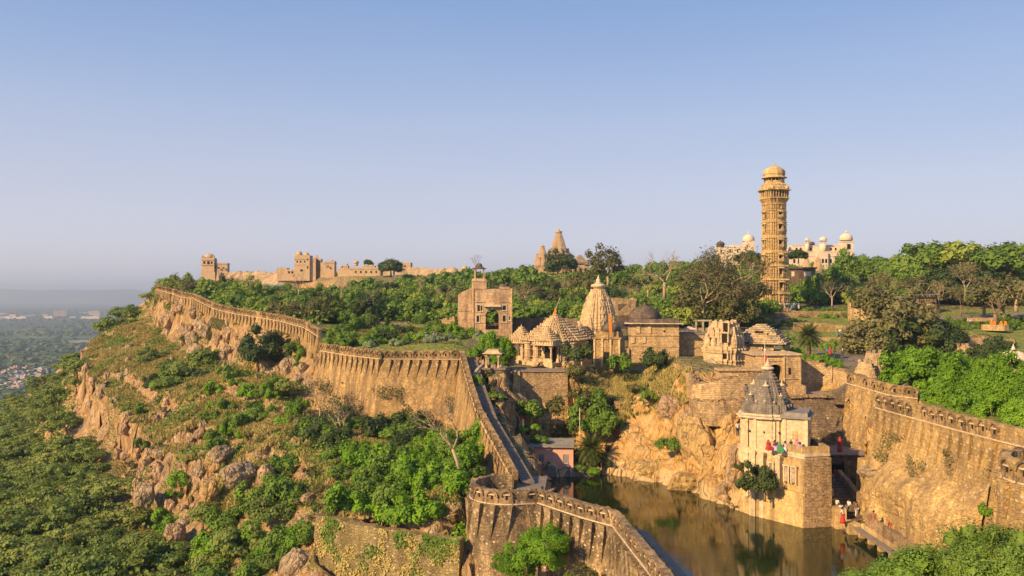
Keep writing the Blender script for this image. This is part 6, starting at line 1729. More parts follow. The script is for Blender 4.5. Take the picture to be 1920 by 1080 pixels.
def rockmat(name, a, b_, c, dark=(0.09, 0.06, 0.035), d_amt=.5):
    t = NT(name); p = t.pos()
    s = t.noise(t.mapping(p, (1.1, 1.1, .5)), 1.9, 7, .74); m_ = t.noise(p, .8, 4); f = t.noise(p, 4.5, 4, .7)
    k = t.ramp(s, [(.3, a), (.5, b_), (.7, c)])
    k = t.mix(t.ramp(m_, [(.52, 0.0), (.68, d_amt)]), k, dark)
    cr_ = t.math('ABSOLUTE', t.math('SUBTRACT', t.noise(t.mapping(p, (1, 1, .45)), .8, 2, .5), .5)); k = t.mix(t.ramp(cr_, [(0, .55), (.012, 0.0)]), k, tuple(x * .6 for x in dark))
    t.base(k); t.bump(t.math('ADD', t.math('MULTIPLY', s, 1.2), t.math('ADD', t.math('MULTIPLY', f, .5), t.ramp(cr_, [(0, 0.0), (.07, .6)]))), 1.0, .5); return t.m
M['rock_gold'] = rockmat("golden_rock", (.34, .21, .09), (.60, .40, .16), (.74, .55, .30))
M['rock_pink'] = rockmat("pinkish_rock", (.28, .18, .11), (.52, .35, .20), (.68, .54, .40))
M['rock_grey'] = rockmat("grey_brown_rock", (.22, .16, .10), (.45, .33, .20), (.66, .56, .44))
RK = [rock_mesh(i + 1, (1, 1, 1), M[['rock_gold', 'rock_pink', 'rock_grey'][i % 3]]) for i in range(6)]
def boulder(px, py, D, size, label, k=0, rz=0, tilt=0, group=None, z=None, name="boulder"):
    p = P(px, py, D); me = RK[k % 6]; o = link_mesh(name, me, None, p); o.rotation_euler = (tilt, tilt * .5, rz); o.scale = size if isinstance(size, tuple) else (size, size, size * .8)
    return tag(o, label, "rock", group)
def rock_foot():
    NY, NZ = 64, 34; vs = []
    for j in range(NZ):
        z = -15.8 - 8.6 * j / (NZ - 1)
        for i in range(NY):
            y = 70.5 + 20 * i / (NY - 1); xw = 39.3 + (91 - y) * .04 - .2 * (-11 - z)
            e = min(1, max(0, (y - 70.5) / 3)) * min(1, max(0, (90.5 - y) / 2.5)); top = -16.6 + 1.2 * noise.noise(Vector((0, y * .35, 1))) + (y - 80) * -.02
            v_ = min(1, max(0, (top - z) / 2.2)); bl = e ** .6 * (v_ ** .55) * (1.9 + .9 * noise.noise(Vector((y * .16, z * .1, 3)))) - .35
            p = Vector((xw, y, z)); n = noise.noise_vector(p * .35) * .7 * e + noise.noise_vector(Vector((p.x, p.y * .9, p.z * .5)) * 1.1) * .22 + noise.cell_vector(Vector((y * .8, z * .9, 4 + noise.noise(p * .6)))) * .25 * e
            cr_ = .25 * abs(noise.noise(Vector((y * .5, z * .22, 9)))) * e
            vs.append((xw - bl + n.x + cr_, y + n.y * .5, z + n.z * .4))
    b = MB(); b.add(vs, [(j * NY + i, j * NY + i + 1, (j + 1) * NY + i + 1, (j + 1) * NY + i) for j in range(NZ - 1) for i in range(NY - 1)])
    tag(b.build("boulder", M['fort_gold']), "long golden rock face bulging from the foot of the high crenellated wall", "rock")
rock_foot()
boulder(1648, 892, 88.5, (1.8, 2.6, 1.2), "rounded grey topped rock beside the masonry foot of the golden wall", 2, .6)
boulder(1796, 985, 76, (1.8, 2.8, 3.0), "pale vertical rock at the near end of the walkway", 3, .3)
boulder(1258, 770, 115.5, (2.4, 2.2, 2.0), "big square pinkish boulder leaning on the cliff above the pool", 1, .5, .25)
boulder(1305, 840, 107.5, (2.0, 3.4, 5.0), "long slanting slab of golden rock on the cliff over the pool", 3, .3, -.45)
boulder(1345, 880, 104.5, (2.2, 2.8, 2.6), "rounded golden rock low on the cliff near the stone platform", 0, 1.2)
boulder(1165, 800, 119.5, (1.5, 1.5, 1.0), "pale boulder high on the cliff right of the palm", 5, 1.0)
boulder(1170, 858, 117, (3.4, 2.2, 1.4), "pale ledge of rock hanging over the far corner of the pool", 0, 2.0)
boulder(1385, 870, 98.5, (1.6, 2.2, 2.6), "pink rock squeezed between the cliff and the platform brackets", 1, 2.4)
boulder(1230, 880, 111, (3.4, 2.2, 1.6), "low golden rock at the waterline of the cliff", 3, 2.9)
boulder(1290, 905, 106, (3.2, 2.2, 1.9), "second low golden rock at the waterline, nearer the platform", 0, .4)
boulder(447, 893, 112, (2.6, 2.2, 2.1), "large pale jutting boulder in the middle of the left slope", 2, .8, .2)
boulder(412, 850, 119, (1.9, 1.6, 1.4), "ribbed pale boulder left above the large jutting one", 5, .4)
boulder(393, 918, 113, (1.5, 1.3, 2.0), "tall square orange rock face under the ribbed boulder", 0, .2)
boulder(500, 890, 110, (1.7, 1.6, 1.4), "brown boulder right of the large jutting one", 1, 2.2)
boulder(330, 1000, 109, (1.8, 1.4, 1.3), "dull pink rock among the bushes at the bottom left", 1, 1.0)
boulder(575, 935, 101, (1.0, 1.0, .7), "small pale boulder at the top of the lower outcrop", 4, 1.0)
boulder(580, 1000, 96, (1.6, 2.2, 2.2), "tall streaked rock left of the masonry retaining wall", 1, .5, -.15)
boulder(562, 1068, 90, (1.9, 2.4, 2.4), "lowest streaked rock left of the masonry retaining wall", 2, 1.5, -.2)
boulder(270, 930, 124, (1.8, 1.7, 2.2), "dark split rock at the left foot of the outcrop", 2, 2.5)
rg = random.Random(12)
def rocks(n, poly, smin, smax, label, group, ks, cond=None):
    c = 0; tries = 0
    xs = [p[0] for p in poly]; ys = [p[1] for p in poly]
    while c < n and tries < 5000:
        tries += 1; x, y = rg.uniform(min(xs), max(xs)), rg.uniform(min(ys), max(ys))
        if not in_poly(x, y, poly) or slope(x, y) < (cond or .9): continue
        z = height(x, y); s = rg.uniform(smin, smax); o = link_mesh("boulder", RK[ks[rg.randrange(len(ks))]], None, (x, y, z), rg.uniform(0, 6)); o.scale = (s, s * rg.uniform(.8, 1.2), s * rg.uniform(.8, 1.6)); tag(o, label, "rock", group); c += 1
rocks(85, [XY(120, 215), XY(180, 225), XY(380, 140), XY(420, 112), XY(280, 112), XY(215, 130), XY(170, 175)], .5, 1.35, "weathered rock of the outcrop above the left slope", "rocks of the left outcrop", (1, 2, 4, 5), 1.0)
rocks(46, [XY(285, 228), XY(340, 207), XY(400, 190), XY(530, 166), XY(590, 150), XY(540, 146), XY(460, 160), XY(330, 194), XY(280, 216)], 0.7, 1.9, "pale rock right below the far crenellated wall", "rocks below the far wall", (2, 5, 1, 4), .8)
rocks(14, [XY(1100, 124), XY(1180, 126), XY(1280, 118), XY(1390, 104), XY(1380, 97), XY(1290, 102), XY(1200, 109), XY(1110, 115)], .6, 1.5, "rough rock of the golden cliff over the pool", "rocks of the pool cliff", (0, 3, 1), .6)

rocks(40, [XY(200, 205), XY(330, 200), XY(520, 150), XY(560, 120), XY(600, 95), XY(540, 100), XY(400, 120), XY(260, 160)], .3, .9, "loose rock lying on the dry grass shelf", "loose rocks on the dry shelf", (1, 2, 5), .02)
# ---------------------------------------------------------------- pump house by the pool
def hut():
    r = empty("pump_house", P(1034, 881, 113.8), math.radians(-6), "small pink plastered pump house with a grey slab roof at the pool's edge", "hut")
    b = MB(); b.box(-2.75, 2.9, 0, 3.4, -1.0, 3.0); b.build("wall_body", M['pink'], r)
    b = MB(); b.add([(-3.1, -.4, 3.0), (3.0, -.4, 3.05), (2.9, 3.7, 3.5), (-3.0, 3.7, 3.45), (-3.1, -.4, 3.18), (3.0, -.4, 3.23), (2.9, 3.7, 3.68), (-3.0, 3.7, 3.63)], [(3, 2, 1, 0), (4, 5, 6, 7), (0, 1, 5, 4), (1, 2, 6, 5), (2, 3, 7, 6), (3, 0, 4, 7)]); b.build("roof_slab", M['greyslab'], r)
    for x in (-1.35, 1.85):
        b = MB(); b.box(x - .32, x + .32, -.04, .1, 1.0, 2.05); f = b.build("window", M['blue_shutter'], r)
        b = MB(); b.box(x - .38, x - .32, -.07, .05, .95, 2.1); b.box(x + .32, x + .38, -.07, .05, .95, 2.1); b.box(x - .38, x + .38, -.07, .05, 2.1, 2.16); b.box(x - .38, x + .38, -.12, .05, .88, .95); b.box(x - .02, x + .02, -.06, .05, 1, 2.05); b.build("frame", M['pink'], f)
    for i, x in enumerate((0.15, 2.0)):
        q = empty("water_pipe", P(1034 + 60 * (x - .15) / 4 if False else (1036 if i == 0 else 1063), 886, 112.4), 0, "hooped grey outlet pipe before the %s of the pink pump house" % ("middle" if i == 0 else "right end"), "pipe")
        pts = [(-.5, .5, -.6), (-.5, .3, .5)] + [(-.5 + .5 * (1 - math.cos(a)), .3 - .4 * a / PI, .5 + .55 * math.sin(a)) for a in [PI * k / 8 for k in range(1, 9)]] + [(.5, -.3, -.5)]
        b = MB(); b.tube(pts, .1, 8); b.build("pipe_bend", M['pipe'], q)
        b = MB(); b.cbox(0, .25, -.8, 1.0, .35, 1.5); b.build("pier", M['greyslab'], q)
    k = empty("quay", (0, 0, 0), 0, "low stone quay edge of the pool in front of the pink pump house", "kerb")
    b = MB(); b.prism([(1.6, 111.9), (11.6, 112.7), (11.6, 113.1), (1.6, 112.4)], -25, -23.2); b.build("edge_block", M['paving'], k)
    for px, lab in [(1087, "tall thin pale pole between the pump house and the palm"), (955, "tall thin dark post in the overgrown garden left of the pump house"), (981, "second thin dark post in the overgrown garden left of the pump house")]:
        p = P(px, 800, 115); b = MB(); b.tube([(0, 0, -6), (0, 0, 2.5 if px == 1087 else 1.0)], .05, 5); tag(b.build("pole", M['line'] if px == 1087 else M['metal'], None, loc=p), lab, "pole")
    # terraces between the stairs and the pump house
    for rows, zb, lab in [([(905, 748, 117), (946, 752, 118)], -17, "rubble terrace wall under the grass left of the long staircase"), ([(912, 828, 109), (948, 800, 116)], -20, "sloping stone parapet of the lower stairs"), ([(948, 800, 119), (986, 798, 119.5)], -22, "square rubble block wall above the overgrown garden"), ([(950, 840, 113), (1000, 842, 114)], -23.5, "low overgrown garden wall left of the pump house")]:
        rub(lab, rows, zb, .7, 'rubble', .7)
    stair_run("lower flight of steps turning towards the overgrown garden", (-1.0, 110.5, -20.6), (-.4, 117.5, -17.4), 1.8, 14, 'paving')
hut()
# ---------------------------------------------------------------- palaces and temples on the ridge
def block_house(r, boxes, mat, name="wall_body", jit=.12):
    b = MB()
    for q in boxes: b.box(*q[:6], q[6] if len(q) > 6 else 0)
    return b.build(name, mat, r, jit=jit)
def windows(r, rows, y, mat='void', name="window"):
    for x, z, w, h in rows:
        b = MB(); b.box(x - w / 2, x + w / 2, y - .08, y + .4, z, z + h)
        n = 6; 
        b.build(name, M[mat], r)
def ridge_ruins():
    S = M['sand_far']; k = 430 / F
    r = empty("ruined_palace", P(403, 520, 430), .1, "ruined palace tower with a domed top at the left end of the ridge", "building")
    block_house(r, [(-6.5, -.4, 0, 6, -3, 9.8), (-6.8, 0, -.3, 6.3, 6.0, 6.3), (-6.8, -.2, -.3, 6.3, 8.6, 8.9), (0.5, 5.8, 1, 6, -3, 7.4), (.3, 6.1, .8, 6.2, 6.7, 7.0), (-.4, .8, 2, 6, -3, 4.8), (-7.0, .3, -.5, 1, -3, 2.6, .3), (.5, 2.6, -1.5, 1, -3, 3.5, .9)], S)
    b = MB(); ribdome(b, -3.4, 3, 9.7, 2.6, 2.6, False, 14); b.build("dome", S, r)
    for x in (-6.2, -.7): b = MB(); b.cbox(x, .4, 9.8, .9, .9, .8); ribdome(b, x, .4, 10.6, .5, .6, False, 8); b.build("turret", S, r)
    windows(r, [(-5.2, 6.8, .9, 1.3), (-3.2, 6.6, 1.2, 1.5), (-1.6, 6.9, .8, 1.1), (1.8, 4.3, .6, .8), (4.2, 4.3, .6, .8), (-4, 1.2, 1, 1)], -.02)
    r = empty("ruined_wall", P(490, 518, 425), 0, "long crumbling palace wall along the left of the ridge", "wall")
    pts = [(-17, 0, 2.0, -4), (-9, 1, 2.3, -4), (-2, 0, 2.8, -4), (6, 0, 2.0, -4), (12, 0, 3.0, -4), (20, 2, 1.8, -4)]
    ruin_wall("wall_body", pts, 3, 'sand_far', parent=r, seg=1.5, rag=1.4, rough=.5, lean=.2)
    r = empty("ruined_palace", P(575, 515, 420), .05, "tall ruined palace block with broken gables in the middle of the ridge", "building")
    block_house(r, [(-5.9, 1.5, 0, 8, -3, 9.6), (-6.1, 1.7, -.2, 8.2, 7.5, 7.8), (-6, 1.6, -.15, 8.1, 4.6, 4.8), (1.5, 4.2, 1, 8, -3, 8.2), (2.6, 6.4, 3, 8, -3, 8.0), (6.4, 9, 2, 8, -3, 6.2), (9, 13.3, 1, 8, -3, 6.8), (8.8, 13.5, .8, 8.2, 5.7, 5.9), (-15, -10, 2, 8, -3, 3.4), (-10, -6, 2, 7, -3, 2.6), (13, 21, 2, 9, -3, 1.6), (-6, -4, 0.5, 7.5, 9.6, 10.6, .3)], S)
    b = MB(); ribdome(b, -4.0, 2, 9.6, 1.5, 2.2, False, 10); ribdome(b, -.5, 2.5, 9.4, 1.3, 1.9, False, 10); b.build("broken_dome", S, r, jit=.3)
    b = MB(); b.ext([(3.2, 8), (5.6, 8), (5.3, 8.8), (4.4, 9.9), (3.5, 8.8)], 3, 3.6); ribdome(b, 11.6, 4, 6.8, .6, .9, False, 8); b.build("gable", S, r)
    b = MB(); b.box(2.9, 5.9, 2.6, 3.1, -2, 7.0); b.build("dark_recess", M['rubble_dark'], r)
    windows(r, [(-4.6, 6, .6, .9), (-3, 6, .6, .9), (-1, 6, .6, .9), (0.5, 3, .7, 1.1), (.4, 7, .7, 1), (-2.5, 1.6, 1.2, 1), (10.4, 3.6, .6, .8), (-8.6, .6, .9, 1.1), (-7, .6, .9, 1.1), (15, -.4, 1, .9), (18, -.4, 1, .9)], -.02)
    r = empty("ruined_palace", P(690, 513, 415), 0, "low ruined palace wing with small cupolas right of the tall block on the ridge", "building")
    block_house(r, [(-15, -8, 1, 8, -4, 2.6), (-8, 6, 0, 8, -4, 3.0), (-9, 6.5, -.2, 8, 2.2, 2.4), (6, 12, 1, 8, -4, 2.2), (-12, -10, 1, 5, 2.6, 4.0), (13.5, 20.5, 2, 9, -4, 5.5), (-3, 3, 1, 6, 3, 3.9), (8, 13, -3, 1, -4, -.5)], S)
    for x, z, q in [(-13.5, 2.6, .9), (-6.3, 4.2, 1.3), (-2.5, 3.2, .8), (1.5, 4, 1.0), (-10.9, 4, .7)]:
        b = MB(); b.lathe([(q * .8, 0), (q * .8, q)], 8, x, 3, z - .3); ribdome(b, x, 3, z + q - .3, q, q * 1.1, False, 10); b.build("cupola", S, r)
    windows(r, [(x, .3, .7, 1.0) for x in (-6, -3.5, -1, 1.5, 4)] + [(15, 3.2, .7, .9), (18, 3.2, .7, .9)], -.02)
    r = empty("ruined_wall", P(800, 512, 405), 0, "crumbling low wall on the ridge right of the ruined palace wing", "wall")
    ruin_wall("wall_body", [(-9, 0, 2.6, -4), (-4, 0, 3.0, -4), (0, 0, 2.2, -4), (5, 0, 2.4, -4), (12, 0, 1.8, -4), (17, 0, 2.0, -4)], 2.5, 'sand_far', parent=r, seg=1.5, rag=1.2, rough=.4, lean=.2)
    r = empty("domed_tomb", P(856, 514, 395), 0, "pair of low pale domes on the ridge behind the arched gate building", "building")
    block_house(r, [(-6, 7, 0, 6, -4, .2)], S); b = MB(); b.lathe([(2.9, 0), (2.7, 1.2), (1.9, 2.3), (1, 3), (.1, 3.2)], 18, -2, 3, .2); b.lathe([(1.6, -1), (1.6, 1.6), (1.4, 2.8), (.8, 3.7), (.1, 4.0)], 16, 3.6, 4, .2); b.build("dome", S, r)
ridge_ruins()
def far_temple():
    S = M['sand_far']; D = 335
    r = empty("temple", P(1045, 512, D), .1, "distant temple with one tall and one short pointed spire on the hilltop", "temple")
    def sp(x, y, s, h, name):
        b = MB(); b.prism(stepped(s, .06, 3), 0, 0); b = MB(); rings = []
        b.loft([sc_ring(stepped(s, .06, 3), q, z, x, y) for z, q in [(-3, 1), (.6, 1), (.62, .93), (2.2, .93), (2.3, 1.0), (2.8, 1.0)]]); spire(b, x, y, 2.8, s * .93, h - 4.0, .05, 3, .22, 14, 1.35); amalaka(b, x, y, h - 1.4, s * .19, 16); kalasha(b, x, y, h - 1.0, s * .08); b.build(name, S, r)
        for k in range(4):
            ca, sa = [(1, 0), (0, 1), (-1, 0), (0, -1)][k]
            for u, o, q, hh in [(-.33, -.47, .3, .42), (.33, -.47, .3, .42), (0, -.5, .4, .58)]:
                X, Y = (u * ca - o * sa) * s, (u * sa + o * ca) * s; b = MB(); spire(b, x + X, y + Y, 2.8, s * q, h * hh * .7, .05, 2, .25, 8, 1.4); b.build("small_spire", S, r)
    sp(-5.9, 0, 4.4, 11.6, "short_spire"); sp(1.0, 3, 7.0, 17.4, "tall_spire")
    b = MB(); b.cbox(9, 0, -3, 6.5, 6, 6.6); b.cbox(9, 0, 3.6, 7.4, 7, .3); b.cbox(5, 3, -3, 5, 5, 6); b.build("hall_wall", S, r, jit=.05)
    b = MB(); pyramid_roof(b, 9, 0, 3.9, 6.6, 3.2, 7, .08, .03, 2); b.build("pyramid_roof", M['sand_grey'], r)
    b = MB(); b.prism([(10, -3.6), (16, -3.6), (16, 3.6), (10, 3.6)], 3.2, 5.0, .5); b.build("side_roof", M['greyslab'], r)
    windows(r, [(6.7, .2, .7, 1.7), (8.6, .2, .7, 1.7), (10.6, .2, .7, 1.7), (-2.9, .1, .8, 1.7), (-1.6, .1, .8, 1.7)], -3.05)
    b = MB(); b.lathe([(2.2, 0), (1.9, .7), (1, 1.2), (.1, 1.4)], 12, -2.6, -1, 2.6); b.cbox(-2.6, -1, -3, 3.4, 3.6, 5.4); b.build("low_dome", M['dome_dark'], r)
    b = MB(); b.box(-12, 14, -5.5, 5, -4, .2); b.box(-12.3, 14.2, -5.8, 5, -.3, 0); b.build("terrace", S, r, jit=.05)
far_temple()
def white_palace():
    Wm = M['white']; D = 330
    r = empty("palace", P(1540, 494, D), 0, "long white palace with domed corner towers and roof kiosks behind the tall golden tower", "building")
    block_house(r, [(-12, 9, 0, 8, -3, 4.6), (-11, 9, -.15, 8, 2.8, 3.0), (-12.1, 9, -.1, 8, 4.4, 4.7), (-11, 9, 2, 8, 4.6, 7.2), (-10.8, 9, 1.8, 8, 7.0, 7.3), (8.2, 12.2, -.8, 4, -4, 8.6), (8.0, 12.4, -1.0, 4.2, 4.5, 4.8), (8.0, 12.4, -1, 4.2, 8.3, 8.6), (-2, 2.2, -1.2, 1, -4, 4.4)], Wm, jit=0)
    b = MB(); b.lathe([(2.05, 0), (2.05, .6)], 16, 10.2, 1.6, 8.6); ribdome(b, 10.2, 1.6, 9.1, 2.35, 3.0, True, 32); kalasha(b, 10.2, 1.6, 12.0, .42); b.build("dome", Wm, r)
    for x, w, z in [(-15.2, 1.5, 4.6), (-5.2, .8, 7.2), (1.0, 1.3, 7.2)]:
        b = MB(); b.lathe([(w, -5), (w, 1.6)] if z < 5 else [(w, -2.8), (w, .4)], 8, x, .9, z); b.build("kiosk_base", Wm, r)
        b = MB()
        for k in range(8): a = 2 * PI * k / 8; b.cbox(x + w * .85 * math.cos(a), .9 + w * .85 * math.sin(a), z + .4 if z > 5 else z + 1.6, .22, .22, 1.2)
        b.build("kiosk_column", Wm, r)
        zz = z + (1.6 if z > 5 else 2.8); b = MB(); b.cbox(x, .9, zz, w * 2.5, w * 2.5, .15); ribdome(b, x, .9, zz + .15, w * 1.05, w * 1.2, True, 16); kalasha(b, x, .9, zz + w * 1.25, .16); b.build("kiosk_dome", Wm, r)
    b = MB(); ribdome(b, -2.2, 5, 7.2, 1.4, 1.8, False, 16); b.build("dark_dome", M['dome_dark'], r)
    rows = [(x, .2, .75, 1.5) for x in (-10.5, -1.2, 0.1, 1.4, 3.6)] + [(x, 5.2, .5, 1.0) for x in (-9, -7.4, -3.4, 4.4, 6.2)] + [(6.6, .3, .8, 1.4)]
    windows(r, [q for q in rows if q[1] > 5], 1.8); windows(r, [q for q in rows if q[1] < 5 and abs(q[0]) > 2.3], -.02); windows(r, [q for q in rows if q[1] < 5 and abs(q[0]) <= 2.3], -1.22)
    windows(r, [(10.2, 5.6, 1.1, 1.9), (10.2, .5, .8, 1.4)], -1.02)
    s = empty("twin_shrine", P(1521, 510, 300), 0, "two small pointed shrine spires in front of the white palace", "temple")
    for x in (-1.7, 2.3): b = MB(); b.prism([(a + x, c) for a, c in stepped(2.4, .05, 3)], -4, 1.2); spire(b, x, 0, 1.2, 2.3, 3.9, .05, 3, .25, 8, 1.7); kalasha(b, x, 0, 5.0, .2); b.build("spire", M['sand'], s)
    q = empty("palace_wing", P(1383, 478, 335), 0, "left wing of the white palace with a dark dome and a white dome", "building")
    block_house(q, [(-5, 5, 0, 6, -6, 3.2), (-5.1, 5.1, -.1, 6, 2.9, 3.1), (-2, 2, 0, 5, 3.2, 4.0), (3, 6.6, -.4, 4, -6, 5.6), (-7.8, -5, 0, 4, -6, 3.0)], Wm, jit=0)
    b = MB(); ribdome(b, 4.8, 1.8, 5.5, 2.2, 3.0, True, 32); kalasha(b, 4.8, 1.8, 8.4, .4); b.build("dome", Wm, q)
    b = MB(); b.lathe([(1.5, 0), (1.5, 1.4)], 8, -6.4, 1.5, 2.6); ribdome(b, -6.4, 1.5, 4.0, 1.5, 1.6, False, 14); kalasha(b, -6.4, 1.5, 5.5, .2); b.build("dark_dome", M['dome_dark'], q)
    windows(q, [(-6.5, .9, .5, 1.2), (-3, 1, .5, 1.2), (0, 1, .5, 1.2), (4.8, 2.5, .7, 1.3)], -.02)
    h = empty("flat_roofed_house", P(1502, 520, 262), 0, "low brown flat roofed house just right of the tall golden tower", "building")
    block_house(h, [(-4, 4.5, 0, 5, -3, 2.6)], M['rubble_dark'], jit=.03); b = MB(); b.box(-4.3, 4.8, -.5, 5.2, 2.61, 3.1); b.build("roof", M['dome_dark'], h); windows(h, [(-2.5, .3, .9, 1.5), (2, .3, 2.2, 1.5)], -.02, 'white')
white_palace()
def garden_buildings():
    r = empty("garden_house", P(1722, 583, 212), .02, "low stone house with a bright blue sheet roof behind the big olive tree", "house")
    block_house(r, [(-4.5, 4.5, 0, 5, -2, 3.4), (-4.7, 4.7, -.2, 5, 3.2, 3.5)], M['rubble'], jit=.03)
    b = MB(); b.box(-4.6, 4.6, -1.2, 5.2, 4.0, 4.12); b.build("roof", M['blue_roof'], r)
    for k in range(6): b = MB(); b.cbox(-4.4 + k * 1.75, -1.0, 3.4, .12, .12, .6); b.build("roof_post", M['metal'], r)
    windows(r, [(-1.6, .2, 1.3, 2.2)], -.03, 'blue_shutter', "door"); windows(r, [(-2, 2.5, 1, .5), (2.5, 1, .7, .9)], -.03, 'white')
    r = empty("ruined_wall", P(1620, 602, 186), -.1, "tall pale ruined wall fragment half hidden by the big olive tree", "wall")
    b = MB(); b.box(-3, -.9, 0, 1.5, -2, 4.3, .04); b.box(-.9, 2.8, .4, 1.5, -2, 4.1); b.box(.6, 4.2, 0, 1.5, -2, 1.8, .05); b.build("wall_body", M['ochre'], r, jit=.1)
    windows(r, [(0.2, 2.2, .8, .9)], .38)
    r = empty("garden_wall", P(1568, 618, 178), 0, "long ochre garden retaining wall behind the date palm", "wall")
    b = MB(); b.add([(-9, 0, -2), (4.5, 1, -2), (4.5, 1, .5), (-3, 0, 1.4), (-9, 0, 1.5), (-9, 1, 1.5), (-3, 1, 1.4), (4.5, 2, .5)], [(0, 1, 2, 3, 4), (4, 3, 6, 5), (3, 2, 7, 6)]); b.build("wall_body", M['ochre'], r)
    r = empty("garden_wall", P(1530, 636, 165), 0, "pale kerb wall where visitors gather right of the date palm", "wall")
    b = MB(); b.box(-3.5, 9.5, 0, .6, -1.2, .35); b.box(1.5, 9, -2.2, 0, -3, -.2); b.build("wall_body", M['rubble_pale'], r, jit=.04)
    r = empty("garden_wall", P(1478, 592, 200), 0, "brown terrace wall below the tower plinth on the right", "wall")
    b = MB(); b.box(2, 16, 0, .6, -2, 1.1); b.box(-7, 1.8, -2, -1, -3, .6); b.build("wall_body", M['rubble'], r, jit=.04)
    rub("broken rubble wall in the garden right of the dark round trees", [(1792, 632, 150), (1800, 630, 151), (1900, 638, 152)], -10.5, .8, 'rubble_pale', .9)
    rub("lower pale rubble wall in front of the broken garden wall", [(1788, 646, 143), (1826, 650, 142)], -11.5, .8, 'rubble_pale', .9)
    rub("low rubble wall left of the arched gate building", [(825, 602, 176), (856, 598, 172)], -9, .9, 'rubble', .9)
    rub("long low wall at the back of the sunken lawn", [(640, 604, 184), (700, 604, 184), (765, 606, 183)], -9, .8, 'paving', 0, rag=.1)
    rub("short wall stub above the back of the sunken lawn", [(652, 592, 194), (686, 593, 194)], -9, .8, 'paving', 0, rag=.3)
    rub("long grey wall between the gate building and the pyramid roofed temple", [(962, 596, 172), (1000, 596, 172), (1050, 597, 170), (1100, 600, 168)], -9.5, .9, 'rubble_dark', 0, rag=.3)
    r = empty("domed_cenotaph", P(1900, 690, 104), .0, "ribbed white stone dome at the right edge among bright green trees", "pavilion")
    b = MB(); ribdome(b, 0, 0, .6, 1.55, 1.7, True, 26); kalasha(b, 0, 0, 2.2, .25); b.build("dome", M['white'], r)
    b = MB(); b.lathe([(1.5, -2.5), (1.5, .3), (1.9, .32), (1.9, .45), (1.4, .6)], 16, 0, 0, 0, smooth=False); b.build("drum", M['sand_grey'], r)
    r = empty("tree_platform", P(1866, 612, 176), 0, "low round brick platform with small orange idols round a tree trunk", "platform")
    b = MB(); b.lathe([(2.6, -.8), (2.5, .35)], 14, smooth=False); b.build("platform_ring", M['ochre'], r)
    for k, x in enumerate((-1.5, -.9, .5, 1.4)): b = MB(); b.loft([[(x - .25, -1.4, .35), (x + .25, -1.4, .35), (x + .25, -1.1, .35), (x - .25, -1.1, .35)], [(x - .2, -1.35, .9), (x + .2, -1.35, .9), (x + .2, -1.1, .9), (x - .2, -1.1, .9)], [(x - .08, -1.3, 1.15), (x + .08, -1.3, 1.15), (x + .08, -1.2, 1.15), (x - .08, -1.2, 1.15)]]); b.build("orange_idol", M['orange'], r)
    b = MB(); b.box(0, 6, 0, .4, -.3, .5); tag(b.build("path_edge", M['ochre'], None, loc=P(1815, 600, 188)), "low ochre kerb between two lawns at the far right", "kerb")
garden_buildings()
# masonry retaining wall under the shrubs at the bottom
r = empty("retaining_wall", (0, 0, 0), 0, "pale overgrown masonry retaining wall at the bottom left of the round bastion", "wall")
ruin_wall("wall_body", [(p.x, p.y - .5, p.z + .1, -38) for p in RT], 1.2, 'weedy', parent=r, rag=.25, rough=.12, lean=.05)
# lower ground wall on the left shelf
rub("old crumbling stone wall across the dry grass slope", [(275, 735, 172), (300, 770, 158), (330, 800, 148), (350, 822, 140)], [-23, -24.5, -25.5, -26], 1.0, 'rubble_pale', .9, .5)
# ---------------------------------------------------------------- single trees, shrubs, palms, hedges
def at_px(px, py, D): p = P(px, py, D); return p.x, p.y, p.z
def tr(kind, px, py, D, r_px, label, name="tree", cat="tree", group=None, sz=1.0, idx=None):
    """a tree whose crown centre shows at (px, py) with half-width r_px"""
    c = P(px, py, D); R = r_px * D / F; base = 3.4; s = R / base; zc = {'forest': 1.9, 'acacia': 2.6, 'olive': 2.6, 'dark': 2.4, 'bright': 2.9}.get(kind, 2.5)
    return plant(kind, name, c.x, c.y, s, label, cat, group, z=c.z - zc * s * sz, sz=sz, idx=idx)
def bu(kind, px, py, D, r_px, label, group=None, sz=1.0, name="bush"):
    c = P(px, py, D); R = r_px * D / F; s = R / 1.45
    return plant(kind, name, c.x, c.y, s, label, "bush", group, z=c.z - 0.7 * s * sz, sz=sz)

# right-hand garden and terrace trees
for i, (px, py, D, r, lb) in enumerate([(1712, 690, 113, 40, "leftmost bright green dense tree behind the high golden wall"), (1762, 705, 110, 52, "broad bright green tree in the middle of the clump behind the golden wall"), (1795, 690, 114, 30, "small bright green tree at the right of the first bright clump"),
        (1700, 725, 110, 26, "low bright green tree touching the crenellated wall corner"), (1845, 725, 97, 34, "bright green tree just left of the ribbed white dome"), (1890, 730, 95, 42, "large bright green tree under the ribbed white dome"), (1925, 715, 96, 38, "bright green tree cut by the right edge below the white dome"), (1845, 695, 108, 22, "small olive green tree between the two bright clumps"),
        (1765, 748, 98, 34, "low bright green tree over the golden wall below the broad one"), (1818, 762, 91, 36, "low bright green tree between the two clumps over the golden wall"), (1870, 776, 85, 36, "low bright green tree left of the lowest one at the right edge"), (1915, 788, 80, 36, "low bright green tree right above the golden wall near the edge"),
        (1935, 755, 90, 40, "lowest bright green tree at the right edge over the golden wall")]):
    tr('bright', px, py, D, r * 1.1, lb, "bright_tree", group="bright green trees behind the right fort wall", sz=1.15)
tr('bright', 940, 662, 138, 32, "bright green round tree beside the small open pavilion", "bright_tree", sz=1.1)
tr('bright', 898, 668, 134, 26, "lower bright green tree left of the small open pavilion", "bright_tree")
tr('bright', 925, 683, 132, 22, "dark shaded green tree right behind the small pavilion", "bright_tree")
